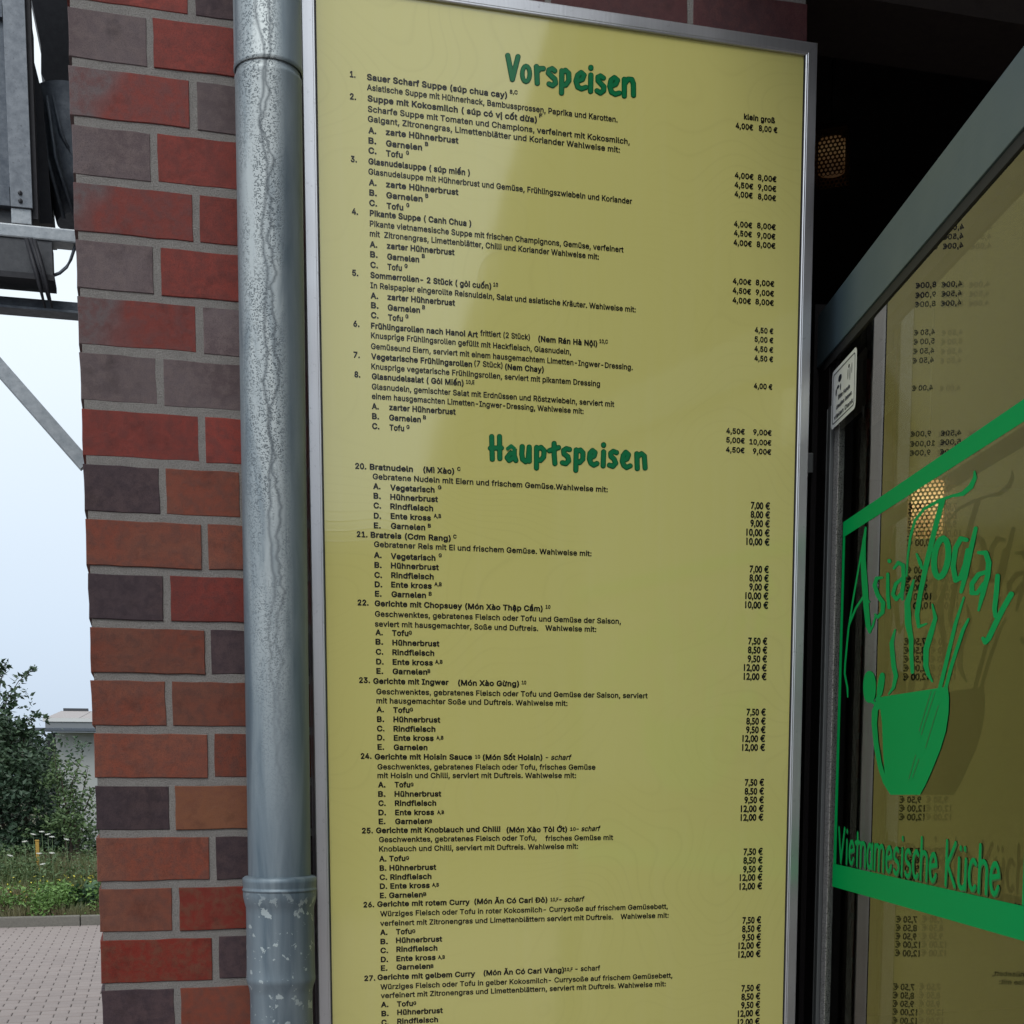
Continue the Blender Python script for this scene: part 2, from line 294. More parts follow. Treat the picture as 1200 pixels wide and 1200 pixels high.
# ------------------------------------------------------------------ glyph and outline data
DATA = {
'R':{
 ' ':[94,[]],
 '(':[137,[[[81,-57,55,-8,39,44,33,92,35,140,50,212,77,273,85,281,121,281,128,276,130,268,110,220,97,176,90,136,88,96,98,36,130,-48,127,-56,121,-60,85,-59]]]],
 ')':[137,[[[11,-57,7,-44,28,4,42,48,49,104,46,140,39,180,7,272,15,281,51,281,58,276,71,252,93,188,103,128,102,72,87,6,59,-54,51,-60,15,-59]]]],
 ',':[94,[[[11,-69,7,-60,23,40,31,47,75,46,79,40,80,32,53,-64,43,-72,15,-71]]]],
 '-':[227,[[[49,85,45,94,45,122,48,130,53,134,169,134,180,126,180,94,173,83,53,83]]]],
 '.':[94,[[[33,-11,21,-2,14,10,13,22,15,34,24,46,33,52,45,55,61,53,72,46,80,34,82,22,81,10,74,-2,64,-10,53,-14,37,-13]]]],
 '2':[227,[[[24,-9,20,0,20,24,23,32,131,148,144,168,148,184,145,200,136,211,120,217,104,217,92,213,82,204,74,176,68,170,28,170,22,176,21,184,29,220,50,248,80,265,120,270,156,260,179,244,195,220,202,196,201,168,194,148,179,124,106,44,112,40,200,39,207,28,206,-4,196,-12,28,-11]]]],
 '7':[227,[[[43,-11,37,-4,37,4,142,212,27,215,19,224,21,260,31,266,195,266,202,264,207,256,206,220,94,-4,83,-12,47,-12]]]],
 ':':[94,[[[33,-11,21,-2,14,10,13,22,15,34,24,46,33,52,45,55,61,53,72,46,80,34,82,22,81,10,74,-2,64,-10,53,-14,37,-13]],[[37,125,25,132,17,142,13,154,15,170,22,182,33,190,45,193,61,190,73,182,79,174,82,162,82,150,76,138,65,128,53,124,41,124]]]],
 'A':[240,[[[0,-9,-3,4,90,260,100,266,144,265,150,256,241,8,243,-4,232,-12,196,-12,189,-8,164,57,160,59,80,59,75,56,51,-8,44,-12,4,-11],[95,112,145,112,120,184,96,116]]]],
 'B':[228,[[[22,-9,18,0,19,260,30,266,126,266,154,262,174,254,198,232,210,200,208,164,200,148,189,136,189,132,210,110,219,88,220,56,211,28,190,5,158,-8,130,-12,26,-11],[74,44,78,41,122,41,150,45,158,50,164,60,164,80,154,94,138,102,78,103,74,100,74,48],[75,156,122,155,141,160,154,176,156,188,152,200,145,208,134,212,78,214,75,212,74,160]]]],
 'C':[255,[[[104,-12,76,-2,56,11,39,29,24,52,15,77,9,105,8,137,12,165,20,193,30,213,44,231,64,249,84,260,108,267,136,270,160,267,192,256,222,233,241,201,248,177,247,169,236,162,200,163,194,169,183,193,164,209,148,214,132,216,103,209,80,189,67,157,64,113,74,77,84,61,100,47,116,41,136,39,156,42,175,53,185,65,196,89,200,92,240,92,248,85,248,77,243,57,232,36,217,17,200,3,180,-7,156,-14,132,-15,108,-13]]]],
 'D':[251,[[[22,-9,18,0,19,260,30,266,130,265,162,259,190,245,209,228,224,208,234,184,241,156,243,120,239,88,232,64,219,40,190,10,150,-7,118,-12,26,-11],[74,44,78,41,114,41,142,46,165,60,179,80,187,120,184,160,170,189,146,208,118,214,75,212,74,48]]]],
 'E':[209,[[[22,-9,18,0,19,260,30,266,186,266,193,264,198,256,198,224,190,214,75,212,75,156,182,154,190,144,190,116,186,106,178,102,78,102,74,100,74,44,78,41,191,40,199,32,198,-6,194,-10,186,-12,26,-11]]]],
 'F':[205,[[[22,-9,18,0,19,260,30,266,190,265,195,260,197,252,196,224,190,215,78,214,74,208,75,152,178,150,185,140,183,104,174,99,78,99,74,96,74,-4,66,-11,26,-11]]]],
 'G':[260,[[[104,-12,76,-2,56,11,39,29,24,52,15,77,9,105,8,137,12,165,20,193,30,213,44,232,63,249,84,260,108,268,132,270,160,267,192,255,221,233,242,201,249,177,248,169,240,163,200,163,193,169,178,197,160,210,132,216,102,209,80,189,67,157,64,113,74,77,93,53,120,40,152,41,176,53,190,73,192,87,140,88,130,97,130,133,136,139,144,140,244,139,251,129,249,77,242,53,232,34,218,17,200,2,180,-8,156,-14,108,-13]]]],
 'H':[258,[[[22,-9,18,0,19,260,30,266,62,266,73,260,74,160,78,156,178,156,184,160,186,260,194,266,235,264,240,252,240,0,238,-7,230,-12,194,-12,185,-4,182,104,78,104,74,100,74,-4,66,-11,26,-11]]]],
 'I':[150,[[[8,-9,4,0,4,28,6,36,16,41,44,41,47,44,47,208,44,214,16,214,8,217,4,224,5,260,16,266,140,265,147,256,145,220,136,214,103,212,103,44,108,41,136,40,144,37,147,28,146,-4,136,-12,12,-11]]]],
 'K':[233,[[[22,-9,18,0,19,260,30,266,62,266,73,260,74,164,78,159,175,264,182,266,231,264,236,256,234,248,138,144,233,8,236,0,234,-7,226,-12,186,-12,178,-9,98,103,74,76,74,0,71,-8,62,-12,26,-11]]]],
 'L':[196,[[[22,-9,18,0,18,256,26,266,62,266,70,263,74,256,74,44,78,41,186,39,192,32,193,0,189,-8,182,-12,26,-11]]]],
 'N':[262,[[[22,-9,18,0,18,252,22,263,30,266,66,266,78,261,186,91,188,256,190,262,198,266,239,264,244,252,244,0,240,-8,230,-12,194,-12,185,-8,78,160,74,152,74,-4,66,-11,26,-11]]]],
 'P':[222,[[[22,-9,18,0,19,260,30,266,126,266,154,262,174,253,198,232,213,200,215,160,204,124,186,103,158,87,130,81,75,80,74,-4,66,-11,26,-11],[74,136,78,133,122,133,146,141,156,152,160,168,158,188,153,200,142,209,130,213,75,212,74,140]]]],
 'R':[224,[[[22,-9,18,0,19,260,30,266,126,266,154,262,177,252,194,238,207,220,214,200,217,176,214,152,207,132,196,116,176,100,175,96,223,8,225,-4,222,-9,214,-12,170,-10,118,84,114,87,78,87,74,84,74,-4,66,-11,26,-11],[75,140,126,140,150,148,156,156,160,172,159,188,154,200,145,208,130,213,75,212,74,144]]]],
 'S':[223,[[[79,-13,47,0,25,20,11,48,7,68,10,76,19,80,55,80,62,76,67,58,75,47,91,39,111,37,131,39,149,48,159,60,160,76,155,84,143,91,67,116,35,136,25,148,17,164,14,184,16,204,21,220,31,235,59,258,95,269,139,267,171,256,195,236,208,212,211,184,203,177,163,178,158,184,153,200,146,208,131,215,111,217,95,215,79,207,71,196,71,180,87,166,159,143,192,124,206,108,213,92,216,72,214,52,209,36,199,19,183,4,167,-5,127,-16,83,-14]]]],
 'T':[224,[[[88,-9,84,0,84,212,9,216,4,224,5,260,16,266,212,266,220,256,220,224,216,216,208,214,141,212,140,-4,132,-11,92,-11]]]],
 'W':[343,[[[72,-11,66,-4,-4,252,0,263,8,266,40,266,52,260,96,89,141,256,146,264,152,266,192,266,200,260,244,94,248,95,291,260,300,266,336,266,344,262,347,252,274,-8,264,-12,228,-12,220,-9,216,-4,172,159,127,-4,116,-12,76,-12]]]],
 'Z':[219,[[[12,-8,9,0,10,28,136,212,16,215,8,224,10,260,20,266,196,266,205,264,210,256,208,224,84,44,88,40,204,40,209,36,212,28,212,0,209,-8,200,-12,16,-11]]]],
 'a':[195,[[[55,-13,29,0,11,20,3,48,8,80,19,97,35,108,63,118,123,127,126,132,124,140,119,147,111,152,87,152,71,145,58,128,47,125,14,136,9,144,10,152,29,180,59,198,99,204,135,197,151,189,163,178,173,164,178,148,180,-4,175,-10,167,-12,135,-12,127,-5,95,-15,59,-14],[75,36,95,35,114,44,124,60,125,76,83,71,63,64,58,56,58,48,63,41,71,37]]]],
 'b':[212,[[[90,-13,70,-2,62,-10,54,-12,22,-11,15,-4,14,256,22,266,58,266,67,260,70,191,86,200,106,204,130,203,150,197,166,188,183,172,195,152,203,132,207,104,206,72,199,44,186,20,166,0,146,-11,122,-16,94,-14],[104,36,122,37,134,44,146,60,152,84,151,112,144,132,130,148,114,153,98,151,85,144,74,128,69,108,69,80,75,60,86,43,102,36]]]],
 'c':[198,[[[77,-13,57,-5,41,6,28,20,17,38,10,56,6,80,9,128,25,164,37,178,53,191,69,198,89,203,129,201,153,192,173,176,189,151,193,140,191,132,185,127,149,119,142,124,133,141,121,150,101,153,85,149,71,136,62,112,61,84,67,60,81,42,97,36,113,36,125,41,136,52,141,64,149,70,185,63,192,56,193,48,177,17,152,-4,117,-15,81,-14]]]],
 'd':[212,[[[73,-13,53,-4,37,8,24,24,14,44,7,68,5,96,8,124,15,148,37,180,53,193,69,200,89,204,109,204,125,200,142,192,145,260,153,266,189,266,198,256,197,-4,193,-10,185,-12,153,-12,141,-3,113,-15,77,-14],[96,36,113,37,127,44,138,60,143,80,143,108,136,132,125,146,109,152,89,151,77,144,66,128,61,108,61,84,67,60,78,44,93,36]]]],
 'e':[202,[[[77,-13,57,-5,41,6,18,36,6,76,8,124,22,160,34,176,49,188,65,197,85,203,125,202,157,188,171,176,183,160,195,124,197,80,185,73,65,73,62,68,65,60,78,44,97,36,113,35,128,40,137,48,145,62,153,65,189,55,194,44,180,16,153,-6,121,-15,81,-13],[63,124,139,124,128,144,117,151,105,153,81,148,65,128]]]],
 'f':[127,[[[35,-11,28,0,28,148,23,152,-1,152,-6,156,-9,164,-9,192,-1,201,27,202,33,240,43,256,55,266,87,277,123,273,131,268,133,260,124,228,115,222,91,224,83,216,83,203,115,202,123,197,126,192,126,164,119,153,83,150,82,-4,71,-12,39,-12]]]],
 'g':[213,[[[73,-84,49,-75,29,-60,14,-39,16,-27,45,-10,53,-9,81,-33,97,-36,117,-35,129,-31,138,-23,143,-11,143,1,141,3,113,-8,81,-8,53,1,29,21,15,45,7,73,6,113,14,145,24,165,37,180,53,192,69,200,89,204,109,204,125,200,141,192,153,201,191,201,196,197,198,189,198,-7,193,-36,177,-61,153,-78,117,-87,77,-85],[85,45,105,42,121,45,134,57,141,73,144,101,140,125,129,143,113,152,97,153,81,147,69,134,62,117,60,93,63,73,71,57]]]],
 'h':[205,[[[18,-9,14,0,14,256,22,266,58,266,66,262,69,256,70,192,102,203,134,202,162,189,182,164,190,128,191,0,187,-8,178,-12,146,-12,138,-7,136,0,135,128,131,140,123,148,102,152,90,150,80,144,70,124,68,-4,58,-12,22,-11]]]],
 'i':[83,[[[21,-11,14,0,15,192,25,202,61,201,67,196,69,188,69,-1,61,-11,25,-12]],[[33,211,21,217,12,228,9,240,10,252,18,264,29,271,41,274,53,272,65,265,72,256,75,244,74,232,61,215,49,210,37,210]]]],
 'k':[190,[[[18,-9,14,0,14,256,22,266,58,266,66,262,69,256,70,134,136,200,182,201,190,196,192,188,187,180,117,108,195,8,198,0,195,-8,190,-11,142,-11,74,70,69,64,69,0,66,-7,58,-12,22,-11]]]],
 'l':[95,[[[46,-10,34,-3,24,7,15,35,14,255,18,263,26,266,58,266,68,259,69,43,70,38,86,39,94,35,102,3,100,-5,94,-10,70,-13,50,-11]]]],
 'm':[305,[[[18,-9,14,0,14,188,18,198,26,202,58,201,70,193,94,203,118,205,142,196,158,182,190,200,226,205,255,196,277,176,287,156,290,132,290,0,286,-9,278,-12,246,-12,237,-4,235,136,227,148,210,153,190,148,181,132,179,-4,170,-12,130,-10,125,0,124,136,114,150,98,153,78,145,70,128,68,-4,58,-12,22,-11]]]],
 'n':[205,[[[18,-9,14,0,16,196,26,202,58,201,70,192,90,201,118,204,138,201,158,192,178,171,189,140,191,0,187,-8,178,-12,146,-12,137,-4,135,128,131,140,123,148,102,152,90,150,80,144,70,124,68,-4,58,-12,22,-11]]]],
 'o':[208,[[[77,-13,57,-5,41,6,28,20,17,38,10,56,6,80,9,128,25,164,37,178,53,191,69,198,89,203,129,201,149,194,165,183,180,168,190,152,201,112,200,64,185,28,173,12,157,-1,141,-9,121,-15,81,-14],[95,36,113,36,129,44,141,60,147,84,147,108,139,132,125,147,109,153,89,151,77,143,67,128,61,108,61,84,67,60,78,44,93,36]]]],
 'p':[212,[[[18,-80,14,-71,14,189,17,197,26,202,58,201,70,191,90,201,114,204,134,202,154,195,171,185,186,169,202,133,207,109,207,81,203,57,196,37,174,7,158,-5,142,-12,122,-16,102,-15,86,-11,70,-2,69,-71,66,-79,58,-83,22,-83],[100,37,118,36,134,44,144,57,151,77,152,105,146,129,134,145,118,152,98,151,86,145,76,133,70,113,69,85,74,61,85,45,98,37]]]],
 'r':[130,[[[18,-9,14,0,16,196,26,202,54,202,70,194,94,203,126,203,134,192,134,160,130,153,122,149,102,151,88,148,77,140,70,128,68,-4,58,-12,22,-11]]]],
 's':[182,[[[62,-13,38,-3,18,16,6,44,10,56,50,65,57,60,62,48,69,40,90,35,114,40,121,48,121,56,110,64,54,79,30,94,21,104,14,120,11,140,14,156,29,180,54,197,86,204,122,201,142,192,160,176,174,148,170,136,130,127,114,148,94,154,74,149,68,144,67,136,78,126,134,111,160,96,170,83,176,68,175,36,162,11,134,-8,102,-16,66,-14]]]],
 't':[114,[[[59,-10,35,5,22,30,20,150,-1,152,-9,162,-8,194,-1,201,20,202,21,238,23,243,31,248,69,246,75,238,75,202,107,200,114,190,114,162,111,156,103,152,75,150,75,50,79,38,103,39,110,34,118,-2,111,-10,103,-12,83,-14,63,-12]]]],
 'u':[205,[[[66,-11,47,-3,34,9,23,25,17,41,14,69,15,193,18,199,26,202,58,202,66,197,69,189,70,61,74,49,82,42,102,37,114,40,124,45,135,65,137,193,146,202,182,201,188,197,191,189,189,-7,178,-12,146,-12,134,-2,102,-14,70,-12]]]],
 'v':[195,[[[73,-8,-2,184,-1,196,9,202,45,201,52,196,97,74,142,196,153,202,193,199,197,192,196,184,124,-4,117,-11,77,-11]]]],
 'w':[284,[[[63,-11,58,-4,0,184,-1,192,3,198,11,202,43,202,54,196,83,92,87,94,116,196,123,201,163,201,170,192,199,88,230,196,239,202,279,199,284,192,283,185,223,-8,215,-12,187,-12,175,-8,143,100,139,96,108,-8,99,-12,67,-12]]]],
 'y':[195,[[[21,-81,14,-77,12,-69,21,-37,29,-31,53,-32,61,-22,68,-1,-2,183,-2,195,9,202,45,201,53,195,97,74,142,195,153,202,193,199,198,191,196,183,105,-51,90,-69,73,-80,49,-84,25,-82]]]],
 'z':[190,[[[13,-9,9,0,10,28,103,148,17,152,12,160,14,196,25,202,173,200,178,192,177,160,89,44,93,40,169,40,177,37,181,28,181,0,178,-8,169,-12,17,-11]]]],
 'ß':[221,[[[30,-12,22,-9,18,1,18,185,24,221,42,248,66,264,98,270,130,264,158,247,174,222,178,201,176,181,171,165,155,141,155,133,194,98,207,81,213,57,210,29,194,4,178,-7,162,-12,138,-15,114,-14,90,-7,74,1,66,-11,34,-12],[73,25,74,22,85,45,90,48,98,48,118,38,134,37,150,40,158,49,158,57,154,64,118,93,102,118,99,137,102,153,121,181,124,193,120,209,106,217,86,215,79,209,74,197,73,29]]]],
 'ä':[195,[[[55,-13,29,0,11,20,3,48,8,80,19,97,35,108,63,118,123,127,126,132,124,140,119,147,111,152,87,152,71,145,58,128,47,125,14,136,9,144,10,152,29,180,59,198,99,204,135,197,151,189,163,178,173,164,178,148,180,-4,175,-10,167,-12,135,-12,127,-5,95,-15,59,-14],[75,36,95,35,114,44,124,60,125,76,83,71,63,64,58,56,58,48,63,41,71,37]],[[47,211,35,220,30,228,26,240,28,252,35,264,47,272,59,274,71,271,88,256,91,244,89,232,75,214,63,210,51,210]],[[119,211,107,219,101,228,98,240,100,252,107,264,119,272,131,274,143,271,159,256,163,244,161,232,147,214,135,210,123,210]]]],
 'ö':[208,[[[77,-13,57,-5,41,6,28,20,17,38,10,56,6,80,9,128,25,164,37,178,53,191,69,198,89,203,129,201,149,194,165,183,180,168,190,152,201,112,200,64,185,28,173,12,157,-1,141,-9,121,-15,81,-14],[95,36,113,36,129,44,141,60,147,84,147,108,139,132,125,147,109,153,89,151,77,143,67,128,61,108,61,84,67,60,78,44,93,36]],[[57,211,45,219,38,228,36,240,37,252,45,264,53,270,65,274,77,272,89,266,97,256,100,244,98,232,85,214,73,210,61,210]],[[129,211,117,219,110,228,107,240,109,252,116,264,125,270,137,274,149,272,161,265,168,256,172,244,170,232,157,215,145,210,133,210]]]],
 'ü':[205,[[[66,-11,47,-3,34,9,23,25,17,41,14,69,15,193,18,199,26,202,58,202,66,197,69,189,70,61,74,49,82,42,102,37,114,40,124,45,135,65,137,193,146,202,182,201,188,197,191,189,189,-7,178,-12,146,-12,134,-2,102,-14,70,-12]],[[66,209,54,212,42,220,37,229,34,241,37,253,42,263,54,271,66,274,78,272,90,263,96,253,99,241,96,229,90,220,78,212,67,209]],[[138,209,126,212,114,220,108,229,106,241,108,253,114,263,126,271,138,274,150,271,162,263,168,253,171,241,168,229,162,220,150,212,139,209]]]],
},
'B':{
 ' ':[94,[]],
 '(':[137,[[[85,-65,76,-60,64,-40,38,24,28,80,29,136,45,212,58,248,73,277,85,287,121,287,132,280,135,268,115,216,103,176,95,132,93,92,105,32,135,-48,133,-57,125,-64,89,-65]]]],
 ')':[137,[[[15,-65,3,-56,2,-44,34,40,42,76,43,112,32,184,1,272,7,282,15,287,51,287,62,280,69,268,94,204,107,140,109,80,103,44,95,12,64,-56,51,-65,19,-65]]]],
 ',':[94,[[[15,-77,6,-72,1,-60,19,44,31,53,75,52,84,44,86,32,58,-68,47,-77,19,-77]]]],
 '-':[227,[[[53,77,44,82,40,94,40,126,49,138,169,140,177,137,184,130,186,90,175,78,57,76]]]],
 '.':[94,[[[37,-18,22,-10,12,2,7,18,9,34,17,46,29,56,45,61,61,59,75,50,84,38,88,26,87,10,81,-3,69,-14,57,-19,41,-19]]]],
 '0':[227,[[[96,-20,76,-14,56,-3,39,13,24,37,15,61,9,89,8,157,20,209,30,229,44,246,60,260,80,270,100,274,124,275,148,269,168,259,185,245,199,225,211,197,217,169,219,105,216,77,208,49,198,29,184,9,168,-5,147,-15,124,-20,100,-20],[101,45,120,43,136,53,147,73,153,105,154,149,147,181,133,205,116,212,100,209,87,197,78,177,73,149,73,113,77,81,88,57,100,45]]]],
 '1':[227,[[[34,-17,26,-12,21,-4,21,28,26,40,34,44,86,45,89,48,89,184,86,189,50,163,34,164,26,176,27,220,33,228,90,269,98,272,142,271,150,267,155,256,155,48,158,45,198,45,207,40,213,28,212,-4,208,-12,198,-17,38,-17]]]],
 '2':[227,[[[28,-17,19,-12,15,-4,17,32,127,152,140,172,143,188,139,200,132,207,120,212,104,212,94,208,86,200,80,175,72,166,28,164,20,169,15,180,17,200,23,220,44,250,76,269,116,275,136,273,156,266,180,250,198,228,207,200,206,168,198,144,184,121,118,48,196,46,204,43,212,32,210,-8,204,-15,196,-17,32,-17]]]],
 '3':[227,[[[90,-20,54,-9,26,12,9,41,5,61,6,73,18,83,58,83,68,77,75,57,82,50,98,43,114,43,130,46,142,55,146,65,146,81,141,93,126,103,74,107,65,113,61,125,62,157,103,205,102,208,34,209,26,211,17,225,18,261,25,269,34,272,194,270,200,265,204,257,203,225,148,161,183,141,205,113,214,77,209,41,191,13,166,-7,130,-19,94,-20]]]],
 '4':[227,[[[136,-17,128,-12,124,-4,123,32,120,35,15,36,8,40,3,48,2,80,109,264,120,271,156,272,170,264,172,249,129,176,132,174,140,176,174,176,186,168,189,160,190,100,212,98,220,92,224,84,224,52,222,44,216,38,192,35,189,32,189,0,184,-12,172,-17,140,-17],[85,100,123,100,123,152,120,160,87,104]]]],
 '5':[227,[[[94,-20,62,-10,33,13,17,41,13,61,14,73,26,82,66,82,74,77,82,57,90,49,102,43,118,43,131,49,142,61,146,77,145,93,134,112,118,120,94,119,66,106,30,109,19,117,16,129,32,261,38,269,46,272,190,270,197,265,201,257,201,225,194,213,182,209,94,209,91,205,88,185,90,181,118,184,146,179,169,169,187,153,202,131,211,105,213,77,208,49,191,17,166,-6,134,-19,98,-20]]]],
 '6':[227,[[[96,-20,76,-14,56,-4,29,25,16,61,14,85,17,105,25,129,39,157,112,265,124,272,164,272,176,264,177,249,129,177,172,159,185,149,198,133,211,97,212,73,209,53,195,21,168,-6,136,-19,100,-20],[99,45,116,42,128,45,137,53,144,65,146,81,143,97,136,106,124,114,100,113,92,108,83,97,80,85,81,69,86,57,96,46]]]],
 '7':[227,[[[43,-17,33,-8,33,8,132,208,23,210,17,216,14,224,14,256,17,264,23,270,31,272,203,270,210,264,213,256,212,220,98,-8,87,-17,47,-17]]]],
 '8':[227,[[[94,-20,66,-13,42,1,23,21,13,41,9,65,11,89,19,109,38,133,38,137,22,165,18,201,29,233,54,258,86,272,126,275,150,269,174,257,191,241,202,222,208,201,207,177,202,158,188,137,188,133,202,118,211,101,217,81,218,61,214,41,206,25,182,-1,163,-11,142,-18,98,-20],[95,45,122,43,142,50,148,57,151,69,149,81,143,89,132,97,118,100,102,99,86,92,77,81,76,65,81,53,94,45],[100,165,122,163,137,173,141,181,142,193,134,206,122,212,110,212,98,210,90,204,84,193,85,181,90,171,98,165]]]],
 '9':[227,[[[60,-17,50,-8,50,8,98,80,60,92,43,104,30,120,16,156,14,180,18,204,26,224,36,239,64,263,100,275,140,272,160,264,176,254,200,224,211,188,212,168,208,144,186,96,113,-12,104,-17,64,-17],[106,140,120,140,131,144,139,152,145,164,146,180,141,196,132,207,120,212,108,212,96,208,87,200,82,188,80,172,84,158,92,147,104,140]]]],
 'A':[240,[[[4,-17,-7,-8,-9,4,84,260,96,271,144,271,155,260,247,8,247,-8,240,-15,232,-17,192,-17,182,-8,160,52,84,54,79,52,55,-12,44,-17,8,-17],[103,120,108,117,132,117,136,120,120,166,104,124]]]],
 'B':[228,[[[26,-17,17,-12,13,0,13,252,15,264,22,270,30,272,126,272,154,268,174,260,190,249,202,236,215,204,216,184,214,164,207,148,197,136,215,112,225,88,226,56,217,28,206,12,194,2,162,-13,130,-17,30,-17],[80,48,122,46,146,49,159,60,158,80,150,90,138,96,82,98,80,52],[80,164,86,160,122,160,137,164,149,176,148,196,142,203,130,208,82,208,80,168]]]],
 'C':[255,[[[116,-20,88,-13,68,-3,46,13,28,34,16,57,7,85,3,117,4,149,9,177,19,205,32,225,50,245,72,260,96,270,124,275,148,275,188,264,222,241,235,225,246,205,253,181,253,169,248,161,240,157,200,157,190,165,176,193,160,205,132,210,104,203,84,185,71,153,70,113,80,77,92,61,104,51,120,45,136,44,156,48,171,57,181,69,189,89,200,97,244,96,252,89,254,77,239,37,224,17,208,2,188,-9,168,-17,144,-21,120,-20]]]],
 'D':[251,[[[26,-17,17,-12,13,0,13,252,15,264,22,270,30,272,122,272,158,266,186,254,206,239,222,220,236,196,244,168,248,136,247,100,239,68,228,44,214,24,198,10,178,-3,158,-11,118,-17,30,-17],[80,48,114,46,142,52,162,65,174,84,182,120,178,160,164,188,142,203,118,208,81,208,80,52]]]],
 'E':[209,[[[26,-17,17,-12,13,0,13,252,15,264,22,270,30,272,194,270,201,264,204,252,203,220,194,210,82,208,80,204,80,164,82,161,178,160,189,156,195,144,194,108,188,100,178,97,82,97,80,92,80,48,194,45,201,40,205,32,203,-8,190,-17,30,-17]]]],
 'F':[205,[[[26,-17,17,-12,13,0,13,252,15,264,22,270,30,272,186,272,194,269,201,260,202,252,202,224,194,211,186,208,82,208,80,204,80,160,82,157,174,157,182,154,188,148,191,140,189,104,183,96,174,93,80,92,78,-8,66,-17,30,-17]]]],
 'G':[260,[[[116,-20,88,-13,64,-1,44,15,28,34,16,57,7,85,3,117,4,149,9,177,19,205,32,226,49,245,72,261,96,270,124,275,148,274,188,263,221,241,235,225,246,205,254,181,254,169,248,161,240,157,200,157,189,165,175,193,159,205,132,210,104,203,84,185,71,153,70,113,80,77,100,54,124,45,152,46,164,51,176,61,187,81,136,83,125,93,124,133,129,141,140,145,240,145,248,143,254,137,256,129,256,85,251,61,241,37,228,19,212,4,192,-8,168,-17,120,-20]]]],
 'H':[258,[[[26,-17,17,-12,13,0,13,252,15,264,22,270,30,272,66,271,77,264,80,256,80,164,82,162,174,162,179,164,179,256,182,264,194,272,230,272,238,269,245,260,246,252,246,0,242,-11,230,-17,194,-17,186,-14,181,-8,178,97,82,98,80,96,78,-8,66,-17,30,-17]]]],
 'I':[150,[[[12,-17,3,-12,-1,-4,0,36,12,46,42,48,42,204,40,208,12,209,1,216,-2,224,0,261,5,268,16,272,136,272,144,269,152,256,152,224,149,216,140,209,112,208,109,204,109,52,112,46,136,46,148,40,152,28,150,-8,144,-15,136,-17,16,-17]]]],
 'K':[233,[[[26,-17,17,-12,13,0,13,252,15,264,22,270,30,272,66,271,77,264,80,256,80,176,82,172,174,270,222,272,234,269,242,256,238,244,145,144,240,8,242,0,238,-11,226,-17,186,-17,174,-13,98,94,80,76,78,-8,66,-17,30,-17]]]],
 'M':[314,[[[26,-17,17,-12,13,0,13,256,18,267,30,272,74,272,82,271,90,264,158,95,224,264,230,270,238,272,286,272,295,268,300,260,301,252,301,0,297,-12,286,-17,250,-17,242,-14,237,-8,234,113,188,-4,182,-13,174,-17,142,-17,130,-12,82,106,78,96,76,-8,66,-17,30,-17]]]],
 'N':[262,[[[26,-17,17,-12,13,0,13,252,15,264,22,270,30,272,70,272,79,268,178,114,182,120,183,260,189,268,198,272,234,272,242,268,248,260,249,252,249,0,246,-10,234,-17,194,-17,182,-13,82,143,80,-4,75,-12,66,-17,30,-17]]]],
 'P':[222,[[[26,-17,17,-12,13,0,13,252,15,264,22,270,30,272,126,272,154,267,174,259,202,236,218,204,222,180,221,160,210,124,190,99,162,83,134,76,82,75,80,72,78,-8,66,-17,30,-17],[80,140,126,139,146,148,153,160,155,172,153,188,146,200,126,208,81,208,80,144]]]],
 'R':[224,[[[26,-17,17,-12,13,0,13,252,15,264,22,270,30,272,126,272,154,268,174,260,190,250,203,236,213,220,220,200,222,168,216,140,203,116,181,96,229,8,229,-8,222,-15,214,-17,174,-17,166,-14,114,79,82,81,78,-8,66,-17,30,-17],[80,148,82,145,122,145,146,152,152,160,155,172,150,196,142,204,130,207,81,208,80,152]]]],
 'S':[223,[[[91,-21,51,-9,23,13,11,31,5,48,2,68,6,80,19,86,59,84,67,77,72,60,79,51,91,45,111,42,131,45,146,52,154,64,154,76,139,87,71,108,35,128,21,144,13,160,9,180,9,200,15,220,23,234,35,248,51,259,91,274,135,274,171,262,199,240,209,224,215,208,218,188,215,180,203,172,163,172,154,180,149,196,143,203,131,209,115,212,95,209,83,204,77,196,76,184,91,170,163,148,195,129,210,112,218,96,221,76,221,56,217,40,207,21,195,7,179,-5,143,-19,95,-21]]]],
 'T':[224,[[[92,-17,84,-12,79,0,79,204,76,208,16,208,5,212,-2,224,-1,260,5,268,16,272,216,270,223,264,226,256,226,224,220,213,208,208,148,208,146,204,144,-8,132,-17,96,-17]]]],
 'V':[240,[[[96,-17,89,-12,85,-4,-8,248,-8,261,-3,268,8,272,44,272,57,264,120,87,183,264,196,272,240,269,248,260,248,248,154,-8,148,-15,140,-17,100,-17]]]],
 'X':[237,[[[5,-17,-7,-8,-7,8,78,132,1,244,-3,256,1,265,13,272,53,272,61,269,117,190,121,190,177,269,185,272,221,272,234,268,241,256,237,244,159,132,243,8,245,-4,241,-11,229,-17,189,-17,181,-14,121,71,117,72,57,-13,49,-17,9,-17]]]],
 'a':[195,[[[63,-20,43,-15,25,-4,11,10,2,28,-2,56,4,84,19,104,47,120,10,132,4,140,4,152,23,182,51,201,91,210,131,205,151,196,163,186,175,171,183,152,186,128,185,-4,181,-12,171,-17,135,-17,123,-11,99,-20,67,-21],[69,44,83,40,103,44,115,53,120,68,115,70,71,62,64,56,67,45],[65,128,67,124,115,131,120,132,119,136,111,146,95,148,79,144,67,132]]]],
